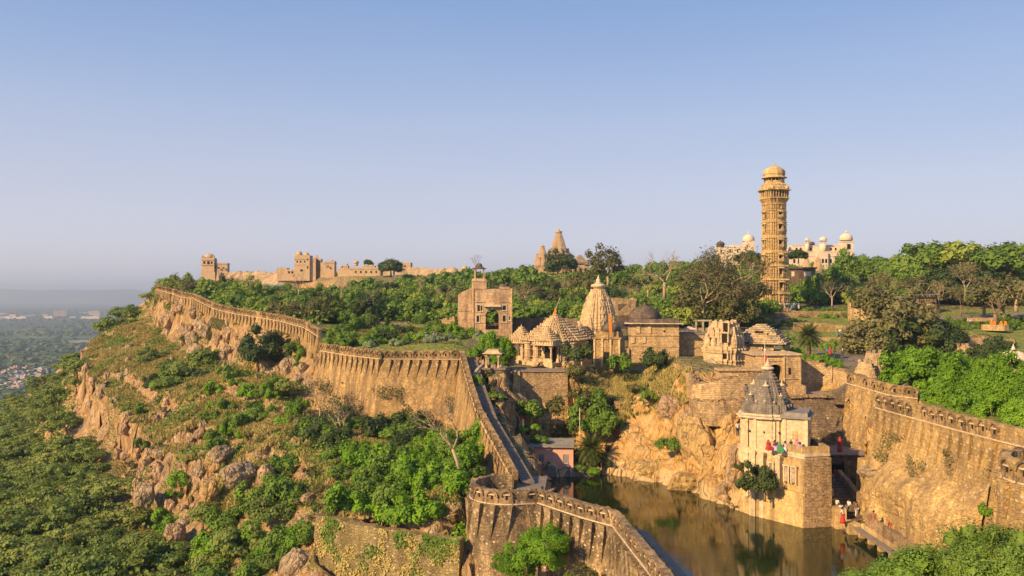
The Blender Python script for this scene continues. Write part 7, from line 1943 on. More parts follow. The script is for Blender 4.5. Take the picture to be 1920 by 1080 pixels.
for px, py, D, r, kd, lb in [(1650, 615, 152, 62, 'olive', "biggest olive coloured tree in the middle of the garden"), (1690, 590, 156, 46, 'olive', "upper right part olive tree behind the biggest garden tree"), (1625, 640, 148, 46, 'olive', "low left olive tree under the biggest garden tree"), (1680, 640, 149, 50, 'dark', "dark green tree at the right foot of the biggest garden tree"),
        (1760, 628, 152, 38, 'dark', "very dark round tree right of the biggest garden tree"), (1735, 612, 155, 34, 'dark', "dark round tree between the garden tree and the broken wall"), (1645, 562, 160, 46, 'olive', "thin crowned olive tree top above the pale wall fragment")]:
    tr(kd, px, py, D, r, lb, "garden_tree", sz=1.0)
for px, py, D, r, kd, lb in [(1740, 485, 262, 48, 'forest', "huge domed green tree on the skyline right of the white palace"), (1795, 480, 258, 50, 'forest', "huge spreading green tree highest on the right skyline"), (1700, 505, 250, 40, 'forest', "wide green tree left of the huge skyline trees"), (1895, 490, 236, 54, 'forest', "tall dark green tree at the top right edge"),
        (1770, 530, 236, 46, 'dark', "dark green tree under the huge skyline tree"), (1840, 500, 245, 42, 'olive', "yellowish green tree left of the tall top right tree"), (1880, 555, 196, 52, 'olive', "yellow green shade tree over the orange idols"), (1905, 545, 190, 44, 'olive', "drooping yellow green tree cut by the right edge"), (1845, 555, 200, 34, 'olive', "small olive crown left of the shade tree over the idols"),
        (1612, 500, 262, 28, 'forest', "domed green tree in front of the right tower of the white palace"), (1650, 508, 255, 34, 'forest', "round green tree right below the white palace dome"), (1570, 545, 232, 34, 'forest', "green tree below the twin shrine spires"), (1530, 555, 226, 32, 'forest', "bright green tree right beside the foot of the tall tower"), (1600, 550, 230, 34, 'dark', "dark green tree below the white palace front"),
        (1404, 484, 250, 20, 'dark', "dark green tree touching the left side of the tall tower"), (1497, 478, 255, 15, 'dark', "small dark tree just right of the tall tower shaft"), (733, 500, 380, 20, 'dark', "round dark green tree on the ridge in front of the ruined palace wing"), (1062, 495, 322, 24, 'dark', "dark umbrella shaped tree in front of the distant spired temple"), (690, 492, 400, 8, 'dark', "tiny dark tree among the ridge cupolas"),
        (1240, 620, 175, 10, 'dark', "small dark tree behind the domed pavilion"), (1345, 560, 182, 60, 'olive', "wide thin olive tree left of the tall tower"), (1385, 545, 186, 44, 'olive', "sparse olive tree nearest the left of the tall tower"), (1300, 575, 178, 46, 'olive', "olive tree low behind the long terrace wall"), (1385, 592, 172, 34, 'olive', "low olive thicket tree behind the broken spire"), (1140, 500, 250, 34, 'olive', "thin olive tree below the right of the distant temple"), (1100, 530, 230, 30, 'olive', "thin olive tree under the distant temple terrace"),
        (1487, 606, 185, 13, 'dark', "dark bushy tree at the foot of the tower stairs"), (1440, 610, 180, 15, 'dark', "dark bushy tree under the tower plinth")]:
    tr(kd, px, py, D, r, lb, "broad_tree", sz=0.85 if r > 40 else 1)
# trunks of the shade tree
def bare(label, px, py, D, h_px, seed, mat='bark_pale', leafn=0, leafm='leaf_olive', lean=(0, 0), spread=.55, depth=4, r=None, nm="bare_tree", L=None, lr=.12, up=.12):
    p = P(px, py, D); h = h_px * D / F
    me, tips = bare_mesh("trunk", seed, h, r or h * .028, M[mat], depth, spread, lean=lean, L=L, up=up)
    e = empty(nm, p, 0, label, "tree"); link_mesh("trunk", me, e)
    if leafn: link_mesh("crown", leaves_at("crown", tips, leafn, h * .05, lr, M[leafm], seed), e)
    return e
bare("leafless pale twisted tree in front of the long fort wall", 862, 890, 94, 150, 5, spread=.6, depth=4, lean=(-.8, 0), nm="bare_tree", r=.2)
bare("pale leafless tree on the wooded hill right of the tall temple spire", 1246, 556, 190, 85, 8, spread=.5, depth=5, r=.35)
bare("grey leafless tree tangled over the dark shrubs below the fort wall", 640, 850, 117, 110, 11, 'bark_pale', 500, 'leaf_dark', spread=.7, depth=4, r=.16)
bare("second grey leafless tree at the left of the dark shrubs", 600, 790, 128, 80, 21, 'bark_pale', 900, 'leaf_olive', spread=.7, depth=4, r=.14)
bare("twisted pale limbed tree left of the tall golden tower", 1378, 600, 176, 125, 14, 'bark_pale', 2600, 'leaf_olive', spread=.65, depth=5, r=.35, lr=.2)
bare("pale limbed thin tree further left of the tall golden tower", 1318, 612, 176, 120, 17, 'bark_pale', 2600, 'leaf_olive', spread=.65, depth=5, r=.3, lr=.2)
bare("brownish half bare tree crown above the garden olive tree", 1655, 570, 160, 55, 19, 'bark_pale', 900, 'leaf_olive', spread=.7, depth=5, r=.25, lr=.15)
bare("brown twiggy small tree between the blue roofed house and the idols", 1802, 590, 205, 55, 23, 'bark', 900, 'leaf_olive', spread=.7, depth=4, r=.15, lr=.16)
bare("dark forked trunk of the shade tree with the orange idols", 1866, 608, 176, 60, 27, 'bark', 0, spread=.4, depth=2, r=.4)
bare("bare tree with thin twigs on the skyline above the wooded hill", 1140, 520, 262, 45, 29, 'bark_pale', 500, 'leaf_olive', spread=.6, depth=4, r=.2, lr=.2)
bare("pale branched tree among the trees of the upper right", 1810, 560, 222, 60, 31, 'bark_pale', 1200, 'leaf_olive', spread=.6, depth=4, r=.25, lr=.2)
bare("leafless tree left of the tall tower against the sky", 1330, 505, 255, 38, 37, 'bark', 300, 'leaf_olive', spread=.7, depth=4, r=.2, lr=.16)
bare("tiny bare tree rising behind the turret of the gate building", 893, 512, 250, 38, 41, 'bark', 0, spread=.6, depth=3, r=.14)
_bm = [bare_mesh("trunk", 50 + i, 7.5, .2, M['bark_pale'], 4, .6)[0] for i in range(3)]
_rb = random.Random(8)
for i, (px, py, D) in enumerate([(470, 560, 215), (560, 556, 225), (640, 560, 222), (700, 575, 205), (790, 555, 230), (840, 575, 205), (985, 585, 190), (1060, 560, 215), (1180, 575, 195), (1215, 560, 205), (1290, 540, 225), (1560, 575, 215), (1720, 560, 230), (1760, 575, 215), (1850, 560, 215)]):
    p = P(px, py, D); e = empty("dry_tree", p, _rb.uniform(0, 6), "dry leafless tree standing out pale among the green hill trees", "tree", "dry trees of the wooded hill", scale=_rb.uniform(.6, .95)); link_mesh("trunk", _bm[i % 3], e)
# near trees
TREE_PROTO['near'] = [(crown_mesh("crown", 71, (4.6, 4.6, 2.3), 95, 420, .075, .95, M['leaf_bush'], zc=3.2, core=.6, ragged=.5), trunk_mesh("trunk", 71, 3.2, .25, 4.0, M['bark'], 3.2)),
                      (crown_mesh("crown", 75, (3.0, 3.0, 2.3), 55, 330, .09, .75, M['leaf_bright'], zc=2.6, core=.6, ragged=.5), trunk_mesh("trunk", 75, 2.6, .2, 2.6, M['bark'], 2.6))]
p = P(1790, 1100, 50); plant('near', "feathery_tree", p.x, p.y, 1.0, "big feathery green tree in the bottom right corner in front of the walkway", "tree", z=p.z - 3.6, idx=0, rz=0)
p = P(1890, 1085, 46); plant('near', "feathery_tree", p.x, p.y, .8, "smaller feathery green tree cut by the bottom right corner", "tree", z=p.z - 2.4, idx=0, rz=2)
p = P(1722, 1112, 53); plant('near', "feathery_tree", p.x, p.y, .7, "low feathery green tree at the bottom edge over the pool", "tree", z=p.z - 2.4, idx=0, rz=4)
p = P(1012, 1035, 77); plant('near', "leafy_tree", p.x, p.y, .85, "bright leafy tree growing against the foot of the round bastion", "tree", z=p.z - 2.2, idx=1, rz=1)
p = P(968, 1062, 77); plant('near', "leafy_tree", p.x, p.y, .55, "smaller bright leafy tree at the bottom left of the bastion tree", "tree", z=p.z - 1.4, idx=1, rz=3)
bu('bush_olive', 1098, 1072, 73, 22, "olive bush at the bottom edge below the dam wall"); bu('bush', 1070, 1080, 73, 16, "green bush at the bottom edge below the dam wall")
# shrub growing out of the platform wall, and those of the pool cliff
tr('dark', 1434, 905, 89.5, 27, "dark leafy shrub growing out of the tall stone platform wall", "wall_shrub", "bush", sz=1.25)
for kd, px, py, D, r, lb, sz in [('bush_dark', 1388, 872, 96, 9, "small dark shrub left of the platform wall shrub", 1), ('bush_bright', 1866, 950, 61, 14, "bright green bush on the face of the golden wall near the round bastion", 1.5), ('bush', 1250, 833, 108.5, 19, "green bush in a cleft of the golden cliff", 1.1), ('bush', 990, 768, 121, 30, "dark leafy bush under the temple retaining wall", .9), ('bush_olive', 1056, 758, 121.5, 34, "rounded olive bush below the right of the temple retaining wall", 1.1),
        ('bush_dark', 1088, 657, 127.5, 26, "dark round bush in front of the pyramid roofed temple", 1), ('bush', 1110, 775, 119.5, 34, "tall green bush high on the cliff behind the palm", 1.0), ('bush', 1128, 800, 117.5, 24, "drooping green bush right above the palm", 1.1), ('bush', 1085, 800, 118.5, 22, "green bush directly behind the palm", 1.0), ('bush_dark', 1227, 668, 125, 23, "pointed dark green bush in front of the domed pavilion", 1.3), ('bush', 1160, 680, 129, 20, "hanging green bush below the stained shrine", 1.3),
        ('bush_olive', 1080, 690, 126.5, 20, "olive bush at the right end of the temple terrace", 1.2), ('bush', 900, 718, 119, 12, "green bush beside the narrow stairs", 1.1), ('bush', 930, 742, 115.5, 16, "green bush on the grass terrace left of the long staircase", .7), ('bush_bright', 1000, 800, 117.5, 14, "green bush above the pump house", .8), ('bush', 1012, 822, 115.5, 20, "low green bush behind the pump house roof", .6), ('bush', 1085, 878, 112.9, 12, "green bush at the right corner of the pump house", .6),
        ('bush_bright', 1113, 880, 112.9, 14, "bright green reeds bush at the foot of the palm", .7), ('bush', 970, 860, 109, 14, "green bush left of the pump house", .8), ('bush', 1330, 760, 108.5, 12, "green bush under the curved ledge wall", 1), ('bush_olive', 1352, 762, 108, 17, "brownish bush under the curved ledge wall", 1), ('bush_dark', 1140, 868, 113.5, 9, "small dark bush at the edge of the golden cliff", 1), ('bush_olive', 1190, 725, 123, 16, "olive bush on the grassy cliff top left of the big boulder", .9), ('bush', 1215, 745, 118, 14, "green bush left of the big square boulder", .8),
        ('bush_olive', 1095, 735, 122.5, 18, "olive bush on the slope below the stained shrine", .9), ('bush_olive', 1130, 745, 123, 16, "second olive bush on the slope below the stained shrine", .9)]:
    bu(kd, px, py, D, r, lb, sz=sz)
# shrubs below the long fort wall
rg = random.Random(31)
def region(n, kinds, x0, x1, y0, y1, D0, D1, r0, r1, label, group, name="bush", test=None):
    """shrubs spread over a slope; nearer ones lower down"""
    c = 0
    for _ in range(n * 4):
        if c >= n: break
        fx, fy = rg.random(), rg.random(); px, py = x0 + (x1 - x0) * fx, y0 + (y1 - y0) * fy
        if test and not test(px, py): continue
        D = D0 + (D1 - D0) * fy + rg.uniform(-2, 2); x, y, _z = at_px(px, py, D)
        R = rg.uniform(r0, r1); kd = kinds[rg.randrange(len(kinds))]
        o = plant(kd, name, x, y, R / 1.4, label, "bush", group, sz=rg.uniform(.8, 1.2)); c += 1
region(34, ['bush_dark', 'bush_olive', 'bush_dark', 'bush'], 566, 790, 780, 835, 128, 114, 1.2, 2.2, "dark thorny bush in the shade under the long fort wall", "dark bushes under the long fort wall")
region(58, ['bush', 'bush_bright', 'bush_bright'], 640, 915, 850, 985, 110, 87, 1.0, 2.0, "bright green bush in the thicket left of the round bastion", "bushes of the thicket left of the bastion", test=lambda x, y: not (x > 870 and y > 900))
region(16, ['bush_bright', 'bush'], 800, 925, 820, 890, 108, 96, .8, 1.4, "green bush in the corner behind the leafless pale tree", "bushes behind the leafless tree", test=lambda x, y: x < 870 + (y - 820) * .6)
region(26, ['bush_olive', 'bush', 'bush_olive'], 565, 660, 860, 980, 114, 91, .6, 1.2, "small olive bush on the grassy rib above the masonry retaining wall", "olive bushes above the retaining wall")
region(30, ['bush', 'bush_bright', 'bush'], 385, 560, 905, 1080, 114, 93, 1.0, 2.0, "green bush on the lower left slope below the jutting boulders", "bushes below the jutting boulders")
region(12, ['bush_bright'], 275, 345, 895, 985, 126, 117, .9, 1.7, "bright creeper covered bush at the foot of the left outcrop", "creeper bushes at the outcrop foot")
region(22, ['bush', 'bush_bright'], 395, 560, 730, 800, 152, 124, .8, 1.6, "green bush on the dry shelf under the far wall", "bushes on the dry shelf")
region(14, ['bush', 'bush_dark'], 255, 400, 640, 730, 198, 160, 1.0, 1.8, "spreading bush on the upper dry slope", "bushes on the upper dry slope")
region(16, ['bush', 'bush_olive'], 200, 420, 700, 850, 182, 125, .5, 1.1, "small bush among the rocks of the left outcrop", "small bushes of the left outcrop")
region(10, ['bush', 'bush_bright'], 380, 620, 590, 680, 176, 146, .4, .9, "little bush clinging below the far fort wall", "little bushes below the far wall")
region(30, ['bush', 'bush_olive', 'bush_olive'], 1075, 1250, 700, 790, 130, 118, .4, .9, "small scrubby bush on the grassy top of the pool cliff", "scrub on the pool cliff")
region(10, ['bush_dark', 'bush'], 970, 1100, 790, 860, 121, 115, .5, .9, "small shrub in the overgrown garden by the pump house", "shrubs of the overgrown garden")
for px, py, D, r, lb in [(215, 612, 228, 34, "leftmost acacia on the brow above the outcrop"), (250, 628, 222, 32, "acacia in the middle of the brow above the outcrop"), (275, 600, 236, 28, "upper acacia on the brow beside the wall end"), (235, 590, 240, 24, "farthest acacia on the brow left of the wall end"), (270, 640, 212, 28, "lower acacia on the brow above the dry grass"), (300, 668, 190, 26, "acacia on the dry shelf under the wall end"), (345, 690, 172, 36, "wide acacia in the middle of the dry shelf"), (375, 672, 176, 26, "acacia right of the widest one on the dry shelf"),
        (320, 715, 165, 26, "low acacia at the left of the dry shelf"), (188, 715, 186, 16, "acacia among the rocks of the outcrop edge"), (540, 730, 146, 26, "acacia against the rock under the wall corner"), (520, 955, 102, 42, "wide feathery acacia in the middle of the lower left slope"), (450, 1005, 100, 44, "wide feathery acacia low on the left slope"), (400, 1050, 99, 36, "feathery acacia near the bottom of the left slope"), (520, 1050, 93, 34, "feathery acacia left of the lowest rock"), (320, 1060, 106, 44, "large rounded acacia at the bottom edge"), (270, 1075, 110, 36, "rounded acacia left of the large bottom one"),
        (380, 960, 110, 26, "acacia beside the dull pink rock")]:
    tr('acacia', px, py, D, r, lb, "acacia_tree", sz=1.2)
tr('dark', 483, 660, 157, 38, "dark spreading tree growing out of the rock below the far wall", "dark_tree", sz=1.1)
tr('dark', 610, 815, 123, 34, "dark tree at the left end below the long fort wall", "dark_tree"); tr('olive', 690, 820, 118, 40, "grey green tree in the middle below the long fort wall", "dark_tree", sz=.9); tr('dark', 760, 835, 112, 36, "dark tree below the middle of the long fort wall", "dark_tree")
region(14, ['bush_bright', 'bush'], 425, 560, 690, 800, 160, 126, .8, 1.7, "bright creeper bush in the gully left of the long wall corner", "creepers in the gully")
region(10, ['bush_bright', 'bush'], 395, 450, 760, 850, 140, 121, .6, 1.2, "bright bush on the ledge above the jutting boulders", "bushes on the ledge")
# sunken lawn shrubs
rg = random.Random(5)
region(16, ['bush_white', 'bush', 'bush_white'], 690, 905, 612, 648, 172, 138, .9, 1.6, "pale flowering bush on the sunken lawn behind the long fort wall", "flowering bushes of the sunken lawn")
region(18, ['bush', 'bush', 'bush_dark'], 605, 760, 604, 648, 182, 145, 1.0, 1.9, "green bush on the left of the sunken lawn", "bushes on the left of the sunken lawn")
region(12, ['bush', 'bush_bright'], 765, 870, 605, 635, 178, 155, 1.0, 1.8, "green bush between the sunken lawn and the gate building", "bushes near the gate building")
region(10, ['bush_dark', 'bush'], 620, 860, 592, 608, 195, 183, 1.0, 1.8, "dark bush along the wall at the back of the sunken lawn", "bushes behind the sunken lawn")
# clipped garden hedge and shrubs by the path
for px, py, D, r, lb in [(1490, 658, 133, 12, "clipped hedge bush nearest the palm"), (1497, 667, 130, 12, "second clipped hedge bush under the palm"), (1509, 674, 127, 12, "third clipped hedge bush under the palm"), (1524, 668, 128, 11, "leftmost bush of the clipped row by the path"), (1535, 671, 127, 11, "second bush of the clipped row by the path"), (1548, 674, 126, 11, "third bush of the clipped row by the path"), (1558, 677, 125.5, 9, "fourth bush of the clipped row by the path"), (1571, 680, 124.5, 11, "round clipped bush at the right end of the row"), (1553, 648, 136, 13, "small flat topped ornamental tree by the path"), (1482, 640, 138, 11, "bright bush behind the ruined pillared hall"), (1603, 640, 150, 9, "small bush at the edge of the garden path")]:
    bu('bush_bright', px, py, D, r, lb, "clipped bushes by the garden path", sz=1.1, name="clipped_bush")
region(40, ['bush', 'bush_bright', 'bush_olive'], 1500, 1600, 588, 600, 212, 198, .7, 1.1, "leafy plant in the flower bed right of the tower", "plants of the flower bed by the tower", "garden_plant")
region(55, ['bush', 'bush', 'bush_dark'], 1775, 1925, 596, 606, 196, 180, .7, 1.1, "leafy plant in the hedge line under the shade tree", "plants of the hedge under the shade tree", "garden_plant")
region(10, ['bush_dark', 'bush'], 1820, 1900, 622, 645, 163, 140, .6, 1.3, "bush on the lawn near the broken garden wall", "bushes on the right lawn")
for px, py, D, r in [(1850, 655, 128, 24), (1880, 648, 132, 22), (1830, 668, 122, 20)]: bu('bush_dark', px, py, D, r, "dark bush between the bright trees and the ribbed white dome", "dark bushes by the white dome")

# palms
def palm(label, px, py, D, r_px, trunk_h, seed, nf=70):
    p = P(px, py, D); R = r_px * D / F; rg_ = random.Random(seed); rs_ = np.random.RandomState(seed)
    e = empty("date_palm", p, 0, label, "palm tree"); b = MB(); b.tube([(0, 0, -trunk_h - 1), (0, 0, -trunk_h * .5), (0, 0, 0)], [.38, .3, .34], 9); b.build("trunk", M['bark'], e)
    b = MB()
    for i in range(nf):
        a = 2.399 * i; el = math.radians(78 - 120 * (i / nf) ** .8); L = R * rg_.uniform(.9, 1.15); pts = []
        d = Vector((math.cos(a) * math.cos(el), math.sin(a) * math.cos(el), math.sin(el))); q = Vector((0, 0, 0))
        for k in range(7): pts.append(q.copy()); q = q + d * L / 6; d = (d + Vector((0, 0, -.16))).normalized()
        for k in range(1, 7):
            p0, p1 = pts[k - 1], pts[k]; t = (p1 - p0).normalized(); sd_ = t.cross(Vector((0, 0, 1))); 
            if sd_.length < .01: sd_ = Vector((1, 0, 0))
            sd_.normalize(); ll = R * .26 * math.sin(PI * (k / 7.0) ** .8) + .06
            for s in (-1, 1):
                for m_ in (0, .5):
                    c0 = p0.lerp(p1, m_); tip = c0 + sd_ * s * ll + t * ll * .6 + Vector((0, 0, -ll * .25)); w = t * .045 * R
                    b.add([tuple(c0 - w * .5), tuple(c0 + w), tuple(tip)], [(0, 1, 2)])
            b.add([tuple(p0 - sd_ * .02 * R), tuple(p0 + sd_ * .02 * R), tuple(p1 + sd_ * .015 * R), tuple(p1 - sd_ * .015 * R)], [(0, 1, 2, 3)])
    b.build("crown", M['leaf_palm'], e)
    return e
palm("full round date palm in the garden behind the gate block", 1517, 630, 137, 28, 2.6, 3, 100)
palm("large drooping palm right of the pink pump house", 1108, 842, 114.5, 34, 2.6, 6, 95)

# ---------------------------------------------------------------- ground cover
def tufts(name, label, n, polys, h, mat, seed, smax=1.3, wid=.5, inside=None, hmul=1.0):
    r_ = np.random.RandomState(seed); pr = random.Random(seed); pts = []
    xs = [p[0] for q in polys for p in q]; ys = [p[1] for q in polys for p in q]; tries = 0
    while len(pts) < n and tries < n * 12:
        tries += 1; x, y = pr.uniform(min(xs), max(xs)), pr.uniform(min(ys), max(ys))
        if not any(in_poly(x, y, q) for q in polys): continue
        if noise.noise(Vector((x * .25, y * .25, seed))) < -.15: continue
        if slope(x, y, .5) > smax: continue
        pts.append((x, y, height(x, y)))
    c = np.array(pts); m_ = len(c); B = 5
    c = np.repeat(c, B, 0) + r_.randn(m_ * B, 3) * [.14, .14, .02]
    a = r_.uniform(0, 2 * PI, m_ * B); w = wid * .5 * r_.uniform(.5, 1.2, m_ * B); hh = h * r_.uniform(.5, 1.4, m_ * B); lean = r_.randn(m_ * B, 2) * .35
    dx, dy = np.cos(a) * w, np.sin(a) * w
    v0 = np.stack([c[:, 0] - dx, c[:, 1] - dy, c[:, 2] - .15], 1); v1 = np.stack([c[:, 0] + dx, c[:, 1] + dy, c[:, 2] - .15], 1)
    v2 = np.stack([c[:, 0] + lean[:, 0] * hh, c[:, 1] + lean[:, 1] * hh, c[:, 2] + hh], 1)
    me = raw_mesh(name, np.stack([v0, v1, v2], 1).reshape(-1, 3), 3, mat)
    tag(link_mesh(name, me), label, None, kind="stuff")
SHELF = [XY(175, 222), XY(285, 232), XY(330, 205), XY(420, 182), XY(540, 150), XY(556, 140), XY(566, 128), XY(860, 120), XY(905, 100), XY(868, 86), XY(604, 90), XY(590, 100), XY(400, 110), XY(270, 120), XY(240, 140), XY(190, 175), XY(150, 200)]
CLIFFTOP = [XY(1065, 130), XY(1180, 134), XY(1260, 126), XY(1300, 117), XY(1290, 114), XY(1240, 117.5), XY(1180, 119), XY(1090, 121)]
tufts("dry_grass", "dry golden grass growing over the rocky shelf below the fort walls", 26000, [SHELF], .42, M['grass_dry'], 2)
tufts("scrub_grass", "greenish grass tufts mixed into the dry slope", 7000, [SHELF, CLIFFTOP], .42, M['grass_green'], 3)
tufts("cliff_grass", "dry yellow grass on top of the pool cliff", 9000, [CLIFFTOP], .45, M['grass_dry'], 4, smax=2.2)
tufts("garden_grass", "rough green grass of the overgrown garden and terraces", 9000, [[XY(880, 126), XY(950, 126), XY(1100, 124), XY(1110, 116), (4, 113.5), (3.6, 108), (1, 106)], [XY(612, 150), XY(860, 140), XY(860, 170), XY(640, 184)]], .3, M['grass_green'], 5)
def ground_leaves(name, label, n, polys, mat, seed, leaf=.2, smax=2.0, gate=0.0, lift=.25, freq=.18):
    r_ = np.random.RandomState(seed); pr = random.Random(seed); pts = []
    xs = [p[0] for q in polys for p in q]; ys = [p[1] for q in polys for p in q]; tries = 0
    while len(pts) < n and tries < n * 10:
        tries += 1; x, y = pr.uniform(min(xs), max(xs)), pr.uniform(min(ys), max(ys))
        if not any(in_poly(x, y, q) for q in polys): continue
        g = noise.noise(Vector((x * freq, y * freq, seed * 3.1)))
        if g < gate: continue
        pts.append((x, y, height(x, y) + pr.uniform(0, lift + (g - gate) * 2.2)))
    c = np.array(pts); nor = unit(r_.randn(len(c), 3) * .6 + [-.2, -.2, .8])
    me = raw_mesh(name, leaf_quads(c, nor, leaf, r_), 4, M[mat]); tag(link_mesh(name, me), label, None, kind="stuff")
ground_leaves("undergrowth", "low leafy scrub creeping over the rocky shelf", 26000, [SHELF], 'leaf_bush', 6, .17, gate=.12)
ground_leaves("slope_undergrowth", "dense low scrub between the acacias on the left slope", 42000, [SLOPE], 'leaf_acacia', 7, .30, gate=-.6, lift=.8)
ground_leaves("forest_undergrowth", "dense low scrub between the trees of the wooded hill", 42000, [[XY(300, 240), XY(345, 205), XY(420, 186), XY(520, 171), XY(600, 172), XY(640, 188), XY(870, 180), XY(1260, 170), XY(1430, 190), XY(1500, 228), XY(2060, 238), XY(2060, 330), XY(300, 330)]], 'leaf_forest', 8, .42, gate=-.7, lift=1.3)
ground_leaves("cliff_scrub", "low green scrub on the grassy cliff top over the pool", 8000, [CLIFFTOP], 'leaf_olive', 9, .15, gate=.0)

def wall_weeds(name, label, pts, n, mat, seed, leaf=.12, gate=.1, batter=.05, freq=.35, zpow=1.0, out=.12):
    """plants rooted in the joints of a wall face: pts are (x, y, ztop, zbottom), outside on the right of travel"""
    r_ = np.random.RandomState(seed); at, L = walk_poly(pts); c = []; nn_ = []
    for _ in range(n * 6):
        if len(c) >= n: break
        p, t = at(r_.rand() * L); f = r_.rand() ** zpow; z = p[2] + (p[3] - p[2]) * f; nx, ny = t.y, -t.x
        if noise.noise(Vector((p[0] * freq, p[1] * freq, z * freq + seed))) + .25 * noise.noise(Vector((p[0] * 2, p[1] * 2, z * 2))) < gate: continue
        o = out + r_.rand() * .22 + batter * (p[2] - z); c.append((p[0] + nx * o, p[1] + ny * o, z)); nn_.append((nx, ny, .5))
    c = np.array(c); nor = unit(np.array(nn_) + r_.randn(len(c), 3) * .6)
    tag(link_mesh(name, raw_mesh(name, leaf_quads(c, nor, leaf, r_), 4, mat)), label, None, kind="stuff")
rt = [(p.x, p.y - .5, p.z + .1, -31) for p in RT]
wall_weeds("hanging_grass", "dry grass hanging over the masonry retaining wall", rt, 4200, M['grass_dry'], 1, .11, .06, .05, .5, 1.6, .55)
wall_weeds("hanging_creeper", "green creeper spilling down the masonry retaining wall", rt, 2600, M['leaf_bush'], 2, .12, .24, .05, .35, 2.2, .6)
wall_weeds("wall_weeds", "weeds rooted low in the long fort wall", [(p[0], p[1], p[2] - 5, -19) for p in WM], 1800, M['leaf_olive'], 3, .12, .36, .17, .4, .6, .9)
wall_weeds("wall_scrub", "weeds growing from the golden right bank wall", [(p[0], p[1], -14, -22) for p in WR], 1600, M['leaf_olive'], 5, .10, .36, .2, .4, 1, .7)
wall_weeds("ledge_weeds", "weeds under the far fort wall", [(p[0], p[1], p[2] - 3.2, p[2] - 5.5) for p in WL[1:]], 4200, M['leaf_olive'], 6, .16, .12, .14, .25, 1, .3)
# ---------------------------------------------------------------- people
def skin_mesh(verts, edges, radii, mat, sub=1, name="body"):
    me = bpy.data.meshes.new(name); me.from_pydata([tuple(v) for v in verts], edges, [])
    o = bpy.data.objects.new(name, me); col.objects.link(o)
    m_ = o.modifiers.new("s", 'SKIN'); o.modifiers.new("u", 'SUBSURF').levels = sub; m_.use_smooth_shade = True
    for i, r in enumerate(radii): me.skin_vertices[0].data[i].radius = (r, r) if not isinstance(r, tuple) else r
    me.skin_vertices[0].data[0].use_root = True
    dg = bpy.context.evaluated_depsgraph_get(); e = o.evaluated_get(dg); out = bpy.data.meshes.new_from_object(e); out.name = name
    bpy.data.objects.remove(o); out.materials.clear(); out.materials.append(mat)
    return out
def pose_joints(kind):
    J = dict(pel=(0, 0, .92), wai=(0, 0, 1.08), che=(0, -.01, 1.3), nec=(0, 0, 1.46), hea=(0, -.02, 1.58), top=(0, -.01, 1.7),
             hl=(-.1, 0, .88), kl=(-.11, -.02, .48), al=(-.11, .02, .08), tl=(-.11, -.14, .03), hr=(.1, 0, .88), kr=(.11, -.02, .48), ar=(.11, .02, .08), tor=(.11, -.14, .03),
             sl=(-.18, 0, 1.4), el=(-.24, .02, 1.13), wl=(-.25, -.06, .88), fl=(-.25, -.08, .78), sr=(.18, 0, 1.4), er=(.24, .02, 1.13), wr=(.25, -.06, .88), fr=(.25, -.08, .78))
    if kind == 'walk': J.update(kl=(-.1, -.16, .5), al=(-.1, -.22, .1), tl=(-.1, -.36, .06), kr=(.1, .04, .48), ar=(.1, .24, .14), tor=(.1, .16, .04), wl=(-.24, .12, .9), fl=(-.24, .16, .82), wr=(.24, -.2, .95), fr=(.24, -.26, .88))
    if kind == 'reach': J.update(er=(.25, -.14, 1.2), wr=(.2, -.36, 1.3), fr=(.18, -.44, 1.36), el=(-.26, .0, 1.14), wl=(-.12, -.2, 1.05), fl=(-.04, -.22, 1.06))
    if kind == 'sit':
        J = {k: (v[0], v[1], v[2] - .62) for k, v in J.items()}
        J.update(kl=(-.13, -.38, .36), al=(-.13, -.36, .06), tl=(-.13, -.5, .03), kr=(.13, -.38, .36), ar=(.13, -.36, .06), tor=(.13, -.5, .03), wl=(-.18, -.28, .42), fl=(-.16, -.34, .4), wr=(.18, -.28, .42), fr=(.16, -.34, .4))
    return J
